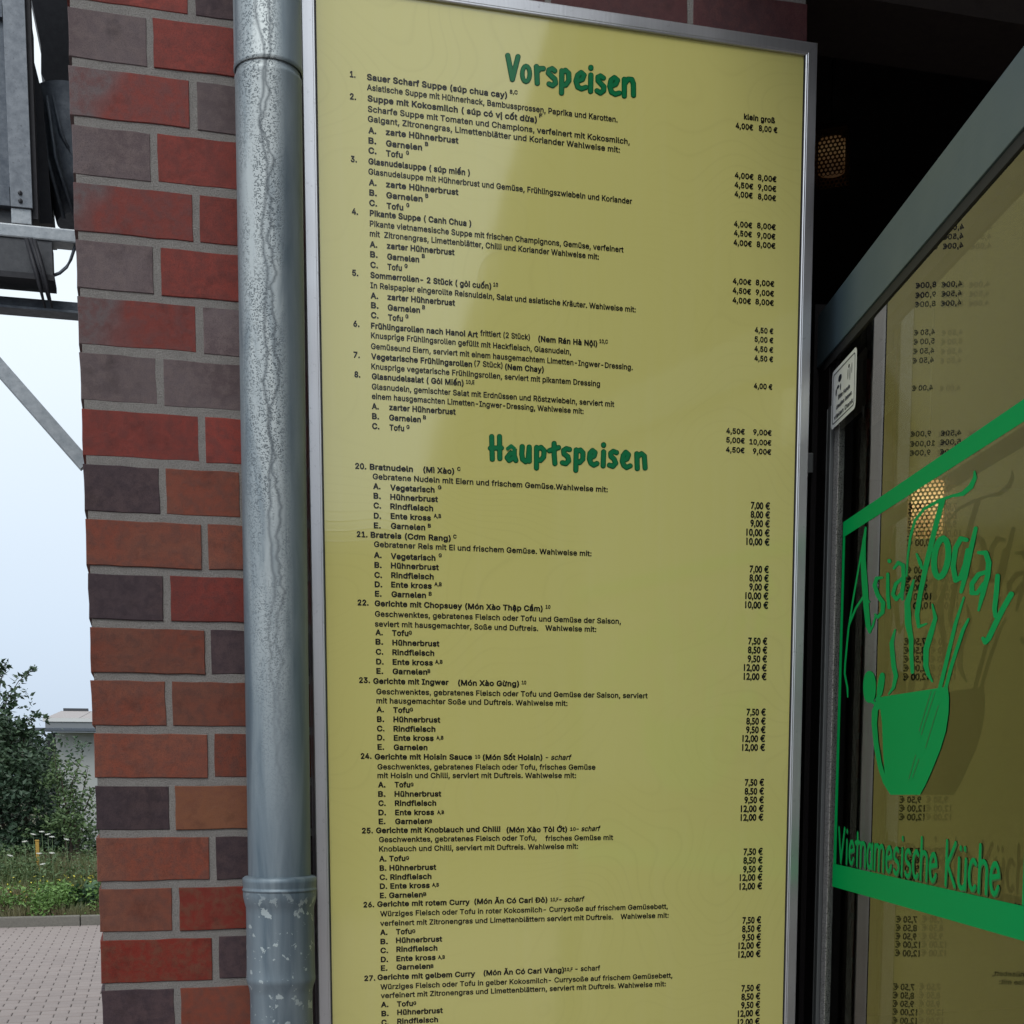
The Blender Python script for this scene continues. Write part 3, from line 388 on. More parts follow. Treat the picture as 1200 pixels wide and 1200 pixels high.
 'b':[212,[[[98,-20,70,-10,58,-17,22,-17,14,-12,9,-4,9,256,14,267,22,271,58,272,66,269,74,256,74,204,78,202,98,208,122,209,158,199,175,188,190,172,207,136,212,104,211,72,204,44,192,20,175,0,154,-13,130,-20,102,-21],[96,44,110,41,126,45,137,56,145,76,146,100,142,124,131,140,118,147,102,147,90,141,82,132,76,116,74,92,76,72,83,56,94,45]]]],
 'c':[198,[[[89,-21,69,-16,49,-7,33,6,18,24,2,64,1,112,4,132,13,155,24,172,40,188,73,205,97,210,117,209,149,200,173,184,193,156,198,140,197,132,185,121,149,114,138,120,130,136,120,144,101,147,85,143,73,128,67,108,66,84,73,60,89,43,113,42,129,51,141,72,153,76,189,67,197,60,199,48,185,18,161,-5,129,-19,93,-21]]]],
 'd':[212,[[[81,-20,61,-15,41,-3,25,13,11,36,2,64,0,92,1,120,9,148,29,180,45,194,61,203,79,208,101,210,137,201,138,256,141,264,153,272,193,270,201,264,203,256,203,-4,198,-12,189,-17,153,-17,141,-10,117,-20,85,-21],[88,44,101,41,117,44,129,55,136,72,138,96,135,120,127,136,113,146,97,147,85,143,74,132,69,120,66,100,67,76,75,56,85,45]]]],
 'e':[202,[[[89,-20,69,-16,49,-7,21,20,10,40,3,60,0,108,4,132,12,152,24,172,37,186,53,197,73,206,113,209,137,204,157,195,175,180,189,160,200,128,203,84,197,72,181,64,196,56,200,44,187,16,161,-7,129,-19,93,-21],[88,44,105,41,121,43,133,52,139,64,133,67,73,67,70,64,71,60,85,45],[73,132,73,129,81,128,129,128,131,132,117,145,101,148,85,143]]]],
 'f':[127,[[[35,-17,27,-12,23,0,23,144,-1,147,-10,152,-14,164,-13,196,-1,207,22,208,24,232,30,248,39,260,54,272,87,282,123,278,135,272,139,264,130,228,119,218,95,219,91,218,88,212,91,207,115,207,127,201,131,192,132,164,130,156,122,148,89,144,88,-4,83,-12,75,-17,39,-17]]]],
 'g':[213,[[[85,-92,61,-86,39,-75,21,-59,8,-39,8,-31,13,-22,47,-3,19,25,4,57,0,105,8,145,17,165,30,181,45,194,67,205,85,209,109,209,141,199,153,207,193,206,201,199,204,189,204,-7,199,-35,185,-61,161,-80,129,-91,89,-92],[83,-27,101,-31,121,-29,133,-21,138,-7,105,-15,68,-11,69,-16,81,-27],[90,49,109,47,121,52,130,61,137,78,138,105,134,125,123,141,109,147,93,146,82,141,72,129,67,113,66,93,69,73,77,57,89,49]]]],
 'h':[205,[[[22,-17,14,-12,9,0,9,256,14,267,22,271,58,272,68,268,73,260,74,204,78,202,94,208,114,210,142,205,167,192,186,168,192,152,196,128,196,0,191,-12,182,-17,146,-17,138,-15,132,-8,129,128,126,137,119,144,102,147,84,140,75,124,72,-8,62,-17,26,-17]]]],
 'i':[83,[[[21,-17,13,-11,9,0,9,188,12,200,24,208,8,224,3,244,8,260,17,270,29,277,45,279,58,276,70,268,78,256,81,244,76,224,60,208,69,202,74,192,74,0,72,-8,64,-16,25,-17]]]],
 'k':[190,[[[22,-17,14,-12,9,0,9,256,14,267,22,271,58,272,70,265,74,256,74,152,78,149,134,205,182,207,190,204,196,196,198,188,194,179,125,108,199,12,204,0,199,-12,190,-17,146,-17,138,-15,78,59,74,56,74,0,70,-11,58,-17,26,-17]]]],
 'l':[95,[[[54,-17,34,-10,22,0,14,15,9,35,9,255,14,267,26,272,62,271,69,267,74,259,74,47,78,44,90,44,98,38,108,3,106,-6,98,-14,78,-18,58,-18]]]],
 'm':[305,[[[22,-17,14,-12,9,0,9,188,10,196,16,204,26,207,58,207,70,200,94,209,118,210,138,205,162,190,190,206,226,210,254,203,278,184,290,162,296,136,296,0,290,-13,278,-17,246,-17,238,-15,232,-8,230,132,226,142,210,148,194,144,185,128,183,-8,170,-17,134,-17,126,-14,120,0,119,132,113,144,98,148,82,141,75,128,72,-8,62,-17,26,-17]]]],
 'n':[205,[[[22,-17,14,-12,9,0,9,188,12,200,26,207,58,207,70,199,94,208,118,210,142,205,162,196,184,172,195,140,194,-8,186,-16,178,-17,146,-17,138,-15,132,-8,129,128,126,137,119,144,102,147,84,140,75,124,72,-8,62,-17,26,-17]]]],
 'o':[208,[[[89,-21,69,-16,49,-7,33,6,18,24,2,64,1,112,4,132,13,155,24,172,40,188,73,205,97,210,117,209,137,205,157,196,173,184,187,168,198,148,205,124,207,76,196,36,184,16,169,1,153,-10,133,-18,93,-21],[88,44,105,41,121,45,133,56,139,72,142,96,138,120,129,137,113,146,97,147,85,143,75,132,68,116,66,92,68,72,75,56,85,46]]]],
 'p':[212,[[[22,-88,14,-83,9,-71,10,197,17,205,26,207,58,207,70,200,94,208,122,209,154,201,170,192,186,177,198,159,207,137,212,113,212,85,208,57,202,37,180,5,150,-15,114,-22,94,-19,78,-14,74,-15,72,-79,62,-88,26,-89],[94,45,110,41,126,45,138,57,144,73,147,97,142,122,134,137,118,147,94,144,85,137,77,121,74,101,75,77,80,61,90,47]]]],
 'r':[130,[[[22,-17,14,-12,9,0,10,196,16,204,26,207,58,207,70,201,98,209,130,207,137,200,139,192,139,160,137,152,126,144,90,143,80,136,76,128,72,-8,62,-17,26,-17]]]],
 's':[182,[[[74,-21,50,-15,30,-4,14,12,5,28,0,48,6,60,14,64,57,72,34,83,17,100,7,124,7,148,18,176,42,197,74,208,114,208,134,202,152,192,166,177,175,160,179,144,174,132,166,128,126,120,153,108,171,92,181,72,182,44,172,16,150,-6,118,-19,78,-21],[73,44,86,40,102,41,114,47,116,52,106,60,58,71,56,68,70,46],[109,124,122,121,125,124,106,147,86,148,72,140,78,132,106,125]]]],
 't':[114,[[[67,-18,39,-6,22,14,15,42,15,142,12,146,-1,147,-8,150,-14,162,-12,198,-5,205,15,210,16,242,23,250,31,253,63,253,73,250,80,238,80,210,83,207,107,206,114,202,119,194,119,162,117,154,107,147,83,146,80,142,80,50,83,43,103,44,114,38,124,-2,119,-11,111,-16,71,-19]]]],
 'u':[205,[[[74,-19,54,-13,34,1,21,17,13,37,9,69,11,197,18,205,26,207,62,206,72,197,75,61,78,53,86,46,102,43,120,49,129,65,132,197,138,204,146,207,186,205,194,197,196,189,195,-7,182,-17,146,-17,134,-9,106,-19,78,-19]]]],
 'v':[195,[[[77,-17,69,-12,64,-4,-8,184,-7,197,-1,204,9,207,45,207,56,200,97,90,138,200,149,207,193,206,202,196,202,184,129,-8,117,-17,81,-17]]]],
 'w':[284,[[[63,-17,56,-12,52,-4,-5,184,-6,192,-1,202,11,207,47,207,55,203,60,196,83,113,87,115,112,200,123,207,159,207,167,205,175,196,199,109,227,202,239,207,275,207,283,203,289,196,289,184,227,-12,215,-17,187,-17,171,-12,143,79,139,76,112,-12,103,-17,67,-17]]]],
 'y':[195,[[[29,-89,13,-83,7,-73,14,-37,25,-26,49,-27,53,-25,62,-1,-8,183,-6,199,1,205,9,207,45,207,57,199,97,90,138,199,149,207,193,206,202,195,202,183,112,-49,98,-69,81,-82,57,-89,33,-89]]]],
 'z':[190,[[[17,-17,8,-12,4,-4,5,30,90,140,89,144,25,144,13,148,6,160,7,192,10,200,17,206,25,207,165,207,177,204,184,192,184,164,181,156,99,48,105,46,177,44,186,32,185,-8,177,-16,169,-17,21,-17]]]],
 'ß':[221,[[[114,-19,78,-8,62,-17,26,-17,17,-11,13,1,13,181,16,213,26,237,42,255,66,270,90,275,114,274,138,267,158,255,173,237,182,213,183,185,177,165,160,137,165,129,203,97,213,81,218,61,219,41,215,25,206,9,194,-3,162,-18,118,-20],[117,45,142,43,150,46,153,53,146,64,111,93,98,113,94,129,95,149,102,165,117,185,118,197,112,209,94,212,83,205,79,189,79,53,82,50,90,54,98,54,114,46]]]],
 'à':[195,[[[63,-20,43,-15,25,-4,11,10,2,28,-2,56,4,84,19,104,47,120,11,131,4,140,3,148,12,168,25,184,41,196,66,208,35,256,32,264,35,274,47,282,83,282,92,280,100,272,124,220,124,208,159,190,172,176,180,160,186,132,186,0,181,-12,171,-17,135,-17,123,-11,99,-20,67,-21],[69,44,83,40,103,44,115,53,120,68,115,70,71,62,64,56,67,45],[65,128,67,124,115,131,120,132,119,136,111,146,95,148,79,144,67,132]]]],
 'á':[195,[[[63,-20,43,-15,25,-4,11,10,2,28,-2,56,4,84,19,104,47,120,10,132,4,140,4,152,12,168,25,184,65,208,64,220,92,276,103,282,143,282,155,272,156,260,123,208,147,198,162,188,175,172,182,156,186,128,185,-4,181,-12,171,-17,135,-17,123,-11,99,-20,67,-21],[69,44,83,40,103,44,115,53,120,68,115,70,71,62,64,56,67,45],[65,128,67,124,115,131,120,132,119,136,111,146,95,148,79,144,67,132]]]],
 'ì':[83,[[[21,-17,13,-11,9,0,9,188,10,196,16,204,-18,256,-21,264,-15,277,-3,282,33,282,41,279,47,272,72,216,69,204,74,188,74,-4,70,-12,61,-17,25,-17]]]],
 'ó':[208,[[[89,-21,69,-16,49,-7,31,8,16,28,7,48,1,72,0,100,2,124,12,152,27,176,45,192,74,208,74,220,101,276,113,282,153,281,164,272,165,260,132,208,169,187,184,172,194,156,202,136,207,112,205,64,192,28,180,12,165,-2,133,-18,93,-21],[88,44,105,41,121,45,133,56,139,72,142,96,138,120,129,137,113,146,97,147,85,143,75,132,68,116,66,92,68,72,75,56,85,46]]]],
 'ú':[205,[[[74,-19,54,-13,34,1,21,17,13,37,9,69,11,197,18,205,26,207,62,206,72,197,75,61,78,53,86,46,102,43,120,49,129,65,132,197,138,204,146,207,186,205,194,197,196,189,195,-7,182,-17,146,-17,134,-9,106,-19,78,-19]],[[86,197,74,205,72,217,101,277,114,282,150,282,158,278,164,269,163,257,126,202,118,197,90,197]]]],
 'ü':[205,[[[74,-19,54,-13,38,-3,24,13,14,33,9,65,9,193,18,205,47,209,34,222,29,241,34,261,46,273,62,279,78,277,92,269,102,254,109,265,118,273,130,278,146,278,164,269,175,249,173,225,158,209,186,205,196,193,196,-3,190,-13,182,-17,146,-17,134,-9,106,-19,78,-19],[87,45,102,43,114,45,124,53,130,69,131,189,135,201,114,213,102,230,92,213,70,201,74,189,75,65,78,53,86,46]]]],
 'Ă':[240,[[[4,-17,-7,-8,-9,4,84,260,90,268,71,284,60,300,54,320,54,336,60,343,68,347,96,346,107,340,112,323,120,320,128,324,132,339,140,345,176,345,183,340,187,332,183,308,172,288,149,268,155,260,247,8,247,-8,240,-15,232,-17,192,-17,182,-8,160,52,84,54,79,52,55,-12,44,-17,8,-17],[103,120,108,117,132,117,136,120,120,166,104,124]]]],
 'Đ':[256,[[[31,-17,23,-13,18,-4,18,92,15,97,-5,98,-11,104,-14,112,-12,148,-4,156,18,160,18,256,21,264,27,270,35,272,127,272,163,266,191,254,211,239,228,220,241,196,250,168,254,136,252,100,245,68,234,44,219,24,203,9,183,-3,163,-11,123,-17,35,-17],[85,48,119,46,147,52,167,65,180,84,187,120,184,160,170,188,147,203,123,208,87,208,85,160,87,158,143,156,152,144,153,116,149,104,139,97,87,96,85,52]]]],
 'ơ':[207,[[[89,-21,65,-15,45,-4,27,12,12,36,2,64,0,92,2,124,10,148,29,178,57,199,93,209,149,208,150,236,157,246,165,249,201,248,208,244,212,236,213,200,208,176,192,160,203,132,208,104,207,72,199,44,184,16,157,-8,125,-20,93,-21],[88,44,105,41,121,45,133,56,139,72,142,96,138,120,129,137,113,146,97,147,85,143,75,132,68,116,66,92,68,72,75,56,85,46]]]],
 'ẩ':[195,[[[63,-20,43,-15,25,-4,11,10,2,28,-2,56,4,84,19,104,47,120,11,131,4,140,3,148,15,173,38,196,30,200,24,208,24,216,27,225,71,274,102,280,89,288,84,296,84,324,87,331,99,338,139,337,151,333,163,324,172,304,168,284,156,264,147,257,139,256,167,220,165,204,153,196,175,172,184,148,185,-4,181,-12,171,-17,135,-17,123,-11,99,-20,67,-21],[69,44,83,40,103,44,115,53,120,68,115,70,71,62,64,56,67,45],[65,128,67,124,115,131,120,132,119,136,111,146,95,148,79,144,67,132]]]],
 'ậ':[195,[[[87,-89,69,-80,58,-64,57,-44,69,-24,67,-22,43,-15,25,-4,11,10,2,28,-2,56,4,84,19,104,47,120,11,131,4,140,3,148,19,178,43,199,48,200,35,201,26,208,22,220,27,231,71,280,111,282,123,276,166,224,163,207,155,201,144,200,169,180,179,164,184,148,186,0,181,-12,171,-17,135,-17,123,-11,113,-16,131,-38,134,-52,132,-64,125,-76,115,-84,91,-90],[69,44,83,40,103,44,115,53,120,68,115,70,71,62,64,56,67,45],[65,128,67,124,115,131,120,132,119,136,111,146,95,148,79,144,67,132]]]],
 'ế':[202,[[[89,-20,65,-14,45,-4,29,10,16,28,7,48,1,76,0,104,4,132,21,168,45,192,44,196,37,200,32,208,33,223,76,272,85,277,109,279,134,328,141,336,149,338,189,337,200,328,199,312,165,263,157,257,149,255,148,252,174,220,173,205,162,196,161,192,184,168,199,136,202,112,202,80,197,72,181,64,196,56,200,48,199,40,185,13,161,-7,129,-19,93,-21],[88,44,105,41,121,43,133,52,139,64,133,67,73,67,70,64,71,60,85,45],[73,132,73,129,81,128,129,128,131,132,117,145,101,148,85,143]]]],
 'ị':[83,[[[33,-89,13,-76,4,-56,7,-36,21,-20,11,-8,9,0,9,188,13,201,25,208,8,224,3,244,8,260,17,270,29,277,45,279,57,277,69,269,76,260,80,248,80,236,76,224,59,208,71,200,74,188,74,0,72,-8,63,-16,63,-20,77,-35,81,-52,77,-68,68,-80,53,-88,37,-89]]]],
 'ỏ':[208,[[[89,-21,57,-11,27,12,8,44,0,84,2,124,16,160,40,188,75,208,76,224,64,232,58,244,60,272,65,279,73,282,117,280,129,275,141,264,146,252,146,240,131,208,163,192,185,170,201,140,208,104,207,76,202,52,193,30,180,12,162,-4,141,-15,117,-21,93,-21],[88,44,105,41,121,45,133,56,139,72,142,96,138,120,129,137,113,146,97,147,85,143,75,132,68,116,66,92,68,72,75,56,85,46]]]],
 'ố':[208,[[[89,-21,69,-16,49,-7,31,8,16,28,7,48,1,76,0,104,4,132,21,168,45,192,46,196,38,200,33,208,35,224,77,272,85,277,109,278,136,328,144,336,189,338,202,328,201,312,165,261,150,252,176,220,174,204,163,196,163,192,187,168,203,132,208,92,203,56,186,20,162,-4,133,-18,93,-21],[88,44,105,41,121,45,133,56,139,72,142,96,138,120,129,137,113,146,97,147,85,143,75,132,68,116,66,92,68,72,75,56,85,46]]]],
 'ộ':[208,[[[97,-89,77,-79,66,-60,69,-36,83,-20,61,-13,41,-1,24,16,12,36,2,68,0,104,5,134,17,162,35,184,58,200,45,201,35,208,32,216,34,228,81,280,117,282,129,278,174,228,176,216,173,208,165,201,150,200,177,180,194,156,205,124,208,88,201,48,183,16,157,-8,125,-20,137,-32,142,-44,142,-60,137,-72,121,-86,101,-90],[88,44,105,41,121,45,133,56,139,72,142,96,138,120,129,137,113,146,97,147,85,143,75,132,68,116,66,92,68,72,75,56,85,46]]]],
 'Ớ':[266,[[[116,-20,88,-13,64,-1,40,19,24,41,11,69,5,97,3,129,5,161,16,197,38,233,66,257,103,273,103,285,131,341,140,346,180,347,192,340,195,325,164,277,168,273,198,273,200,297,212,307,248,308,256,305,262,297,262,245,254,229,241,217,254,189,261,161,264,129,262,97,255,69,247,49,232,25,216,9,196,-5,172,-15,144,-21,120,-20],[125,45,152,47,175,61,191,85,197,113,195,153,185,181,167,201,140,210,112,207,92,194,76,169,70,141,71,105,80,76,100,54,124,45]]]],
 'ừ':[216,[[[74,-19,54,-13,34,1,21,17,13,37,9,69,11,197,18,205,26,207,62,206,72,197,75,61,78,53,86,46,98,43,110,44,124,53,130,69,132,197,142,206,162,208,165,237,174,248,210,249,218,246,226,233,225,185,215,165,197,153,196,149,194,-8,188,-15,178,-17,146,-17,134,-9,106,-19,78,-19]],[[86,197,75,205,41,257,41,269,50,281,94,282,102,278,109,269,131,221,132,209,127,201,119,197,90,197]]]],
 '€':[232,[[[128,-20,96,-11,66,9,44,36,28,72,4,73,-4,77,-9,85,-9,93,1,121,-8,133,-9,141,4,176,12,181,28,183,46,221,72,251,92,264,112,271,156,275,184,268,208,257,227,241,229,229,215,197,204,188,192,189,168,205,148,210,124,206,107,193,101,185,104,182,188,181,196,174,199,165,186,133,177,121,177,109,161,77,152,72,104,72,102,69,116,53,140,44,160,46,192,64,204,64,213,57,228,21,220,6,192,-11,164,-19,132,-20]]]],
},
'P':{
 ' ':[139,[]],
 ',':[109,[[[19,-76,11,-66,10,-47,13,-39,26,-23,28,-11,15,0,7,13,3,33,6,49,15,65,31,77,51,81,67,79,87,68,101,49,108,13,103,-15,88,-43,67,-63,35,-78,23,-78]]]],
 '0':[250,[[[99,-21,71,-10,47,9,29,31,15,59,3,95,-3,131,-3,207,4,247,14,279,28,307,47,331,71,351,91,360,127,365,155,361,179,351,203,332,222,307,236,279,247,243,253,211,255,171,253,131,247,95,235,59,221,31,203,9,181,-9,155,-20,127,-24,103,-22],[118,63,135,65,151,83,162,119,165,147,165,195,158,239,145,267,136,275,127,278,111,273,98,255,89,223,85,195,85,143,88,119,99,83,115,65]]]],
 '1':[250,[[[93,-18,85,-12,81,0,81,344,88,356,97,361,153,361,165,354,170,340,170,-4,165,-13,153,-20,97,-20]]]],
 '2':[250,[[[9,-18,-1,-8,-1,12,65,95,107,152,132,196,139,232,136,252,129,265,117,274,101,277,85,275,69,267,33,234,21,232,13,235,4,248,5,320,11,328,33,344,57,356,77,362,105,365,129,363,153,357,177,344,193,331,208,312,220,288,226,264,228,240,223,196,213,168,185,120,146,68,233,67,245,62,253,48,251,-8,245,-16,233,-20,13,-20]]]],
 '5':[250,[[[69,-21,29,-8,13,1,7,7,5,67,9,79,17,85,29,87,69,67,89,63,109,63,125,68,137,76,146,87,150,103,144,123,125,141,97,148,49,144,39,147,32,155,32,347,37,356,49,361,209,360,217,354,222,343,222,295,217,284,205,277,117,277,115,235,117,231,153,225,177,214,198,199,217,178,229,155,237,127,239,103,237,79,230,55,218,31,201,12,181,-4,161,-14,133,-22,109,-24,73,-22]]]],
 '7':[250,[[[81,-22,34,-1,28,7,28,19,140,271,137,275,17,276,9,283,5,291,6,347,13,357,25,361,253,360,264,347,263,331,109,-13,101,-22,85,-24]]]],
 '8':[250,[[[96,-21,56,-7,36,7,17,27,6,47,-1,67,-4,91,0,123,12,151,33,175,18,195,8,219,4,247,6,271,14,295,26,315,40,332,60,347,80,357,104,363,128,365,152,363,178,355,212,333,228,315,241,291,247,267,248,231,237,199,219,175,238,151,250,123,254,91,252,71,245,47,232,26,216,8,196,-6,176,-16,152,-22,128,-24,100,-22],[113,63,128,62,144,65,161,79,165,91,164,103,159,115,148,125,136,129,116,129,100,124,89,111,85,95,88,82,96,71,112,64],[113,219,128,217,140,219,152,227,157,235,160,247,158,259,144,275,128,279,116,277,104,272,97,263,93,251,95,239,102,227,112,220]]]],
 '9':[250,[[[82,-21,46,22,44,31,45,39,102,88,130,123,90,128,70,134,50,145,30,162,8,195,1,219,-2,243,0,267,6,287,18,310,32,327,50,343,70,355,94,362,122,366,150,362,174,354,198,339,215,323,230,302,242,275,248,251,250,219,248,187,239,151,227,119,210,87,189,55,162,25,134,0,102,-23,86,-23],[108,215,118,212,134,212,159,223,159,243,156,255,148,267,138,275,130,278,114,278,102,273,92,263,88,251,89,235,94,226,106,216]]]],
 '€':[331,[[[172,-22,128,-5,91,23,64,61,44,108,8,108,-4,115,-8,131,11,179,-4,187,-8,203,9,247,20,254,44,255,68,311,84,332,108,356,136,373,168,384,196,388,232,387,264,379,296,362,319,343,322,327,302,283,292,274,276,275,254,291,236,301,208,306,176,300,149,279,136,259,140,255,264,255,276,248,281,235,260,188,252,181,243,179,248,171,248,159,228,114,216,108,135,107,147,87,160,74,176,64,196,59,232,62,248,68,276,87,292,87,302,75,320,39,321,27,318,19,304,6,264,-15,220,-24,176,-22]]]],
},
'vor1':[[[11880,1238,11860,1249,11845,1265,11837,1285,11835,1305,11944,1870,11953,1895,11970,1913,11995,1924,12020,1924,12035,1919,12050,1910,12063,1895,12070,1880,12203,1345,12205,1330,12204,1315,12196,1295,12185,1281,12170,1270,12155,1265,12135,1263,12120,1266,12105,1273,12090,1287,12078,1310,12020,1542,12015,1553,11960,1275,11947,1255,11930,1242,11910,1236,11885,1237]],[[12310,1494,12270,1510,12256,1520,12216,1575,12191,1650,12183,1735,12191,1815,12216,1890,12248,1935,12260,1947,12310,1970,12330,1973,12350,1969,12395,1948,12408,1935,12440,1890,12465,1815,12473,1730,12465,1650,12445,1585,12437,1570,12405,1525,12394,1515,12345,1494,12330,1491,12315,1493],[12323,1620,12330,1616,12339,1630,12353,1675,12359,1730,12353,1790,12339,1835,12330,1848,12325,1847,12317,1835,12304,1795,12298,1735,12303,1675,12320,1624]],[[12550,1499,12535,1507,12521,1520,12512,1535,12507,1555,12527,1960,12535,1983,12550,2002,12575,2015,12600,2017,12620,2011,12636,2000,12650,1981,12657,1960,12646,1720,12680,1674,12740,1673,12755,1669,12771,1660,12782,1650,12791,1635,12796,1620,12797,1600,12793,1585,12785,1570,12770,1555,12755,1547,12735,1543,12635,1543,12623,1520,12605,1504,12580,1495,12555,1497]],[[13825,1519,13801,1535,13788,1555,13783,1575,13785,1616,13797,1640,13815,1656,13840,1665,13865,1663,13890,1650,13906,1630,13913,1605,13911,1565,13900,1541,13880,1523,13855,1515,13830,1518]],[[12925,1545,12840,1581,12827,1590,12817,1600,12805,1625,12788,1700,12787,1715,12791,1735,12803,1755,12883,1835,12944,1890,12949,1920,12949,1925,12940,1931,12895,1909,12880,1904,12860,1903,12839,1910,12819,1925,12807,1945,12803,1970,12809,1995,12820,2012,12835,2024,12925,2069,12950,2073,12970,2069,12985,2061,13064,2000,13080,1977,13085,1950,13068,1845,13058,1820,13050,1810,12972,1740,12923,1690,12925,1687,12930,1685,12960,1711,12980,1722,13005,1725,13025,1720,13047,1705,13060,1685,13065,1660,13060,1635,13045,1613,12978,1555,12955,1545,12930,1544]],[[13240,1584,13225,1589,13200,1603,13185,1597,13170,1595,13155,1596,13140,1601,13127,1610,13117,1620,13108,1635,13104,1650,13095,2185,13100,2205,13113,2225,13130,2238,13150,2244,13170,2244,13190,2238,13207,2225,13220,2205,13225,2185,13227,2065,13230,2060,13280,2054,13295,2047,13305,2039,13385,1925,13393,1910,13397,1895,13393,1715,13386,1690,13375,1675,13290,1595,13270,1586,13245,1583],[13235,1735,13245,1731,13264,1750,13266,1865,13265,1870,13230,1921,13232,1740]],[[13600,1638,13580,1649,13500,1709,13485,1725,13478,1740,13438,1880,13435,1895,13437,1915,13482,2070,13493,2085,13510,2098,13607,2140,13625,2145,13650,2142,13750,2109,13775,2093,13777,2155,13782,2170,13793,2185,13810,2198,13830,2204,13850,2204,13870,2198,13885,2187,13895,2175,13902,2160,13905,2145,13913,1760,13911,1745,13906,1730,13895,1715,13883,1705,13865,1697,13850,1695,13830,1698,13815,1704,13801,1715,13790,1731,13783,1755,13778,1995,13775,2003,13765,1995,13750,1987,13725,1983,13710,1986,13635,2010,13595,1992,13584,1955,13675,1919,13690,1910,13699,1900,13708,1885,13748,1785,13752,1770,13753,1755,13748,1735,13735,1715,13660,1649,13635,1637,13620,1635,13605,1637]],[[14050,1719,13980,1754,13970,1762,13960,1775,13954,1790,13951,1805,13951,1895,13957,1915,13966,1930,14033,2005,14083,2055,14086,2060,14085,2085,14070,2099,14065,2098,14015,2067,13995,2063,13975,2065,13955,2075,13939,2090,13930,2110,13927,2130,13929,2145,13935,2159,13953,2180,14040,2237,14055,2243,14075,2245,14095,2241,14110,2233,14190,2170,14203,2155,14210,2140,14213,2125,14217,2030,14213,2010,14202,1990,14127,1915,14101,1885,14105,1883,14130,1892,14150,1892,14170,1886,14185,1875,14197,1860,14204,1840,14205,1820,14199,1800,14190,1787,14180,1777,14105,1724,14080,1715,14055,1717]],[[14380,1758,14365,1765,14285,1820,14267,1840,14261,1855,14229,2005,14227,2025,14230,2040,14270,2180,14277,2195,14285,2205,14300,2217,14390,2266,14415,2273,14435,2271,14535,2241,14550,2233,14565,2218,14570,2267,14579,2285,14590,2298,14605,2307,14625,2313,14645,2312,14665,2304,14685,2285,14693,2270,14697,2255,14697,1995,14749,1925,14760,1925,14779,1975,14783,2235,14787,2255,14795,2270,14805,2281,14820,2291,14835,2296,14850,2297,14865,2295,14880,2289,14895,2277,14907,2260,14913,2235,14909,1955,14906,1940,14868,1840,14855,1819,14840,1807,14820,1800,14725,1791,14700,1794,14687,1800,14675,1809,14655,1799,14635,1795,14615,1797,14595,1807,14585,1815,14575,1829,14567,1855,14567,2140,14565,2142,14553,2130,14540,2121,14515,2115,14495,2117,14430,2137,14425,2137,14387,2115,14375,2075,14379,2070,14465,2028,14481,2015,14491,2000,14532,1905,14536,1890,14537,1875,14532,1855,14520,1836,14440,1769,14415,1757,14400,1755,14385,1757]]],
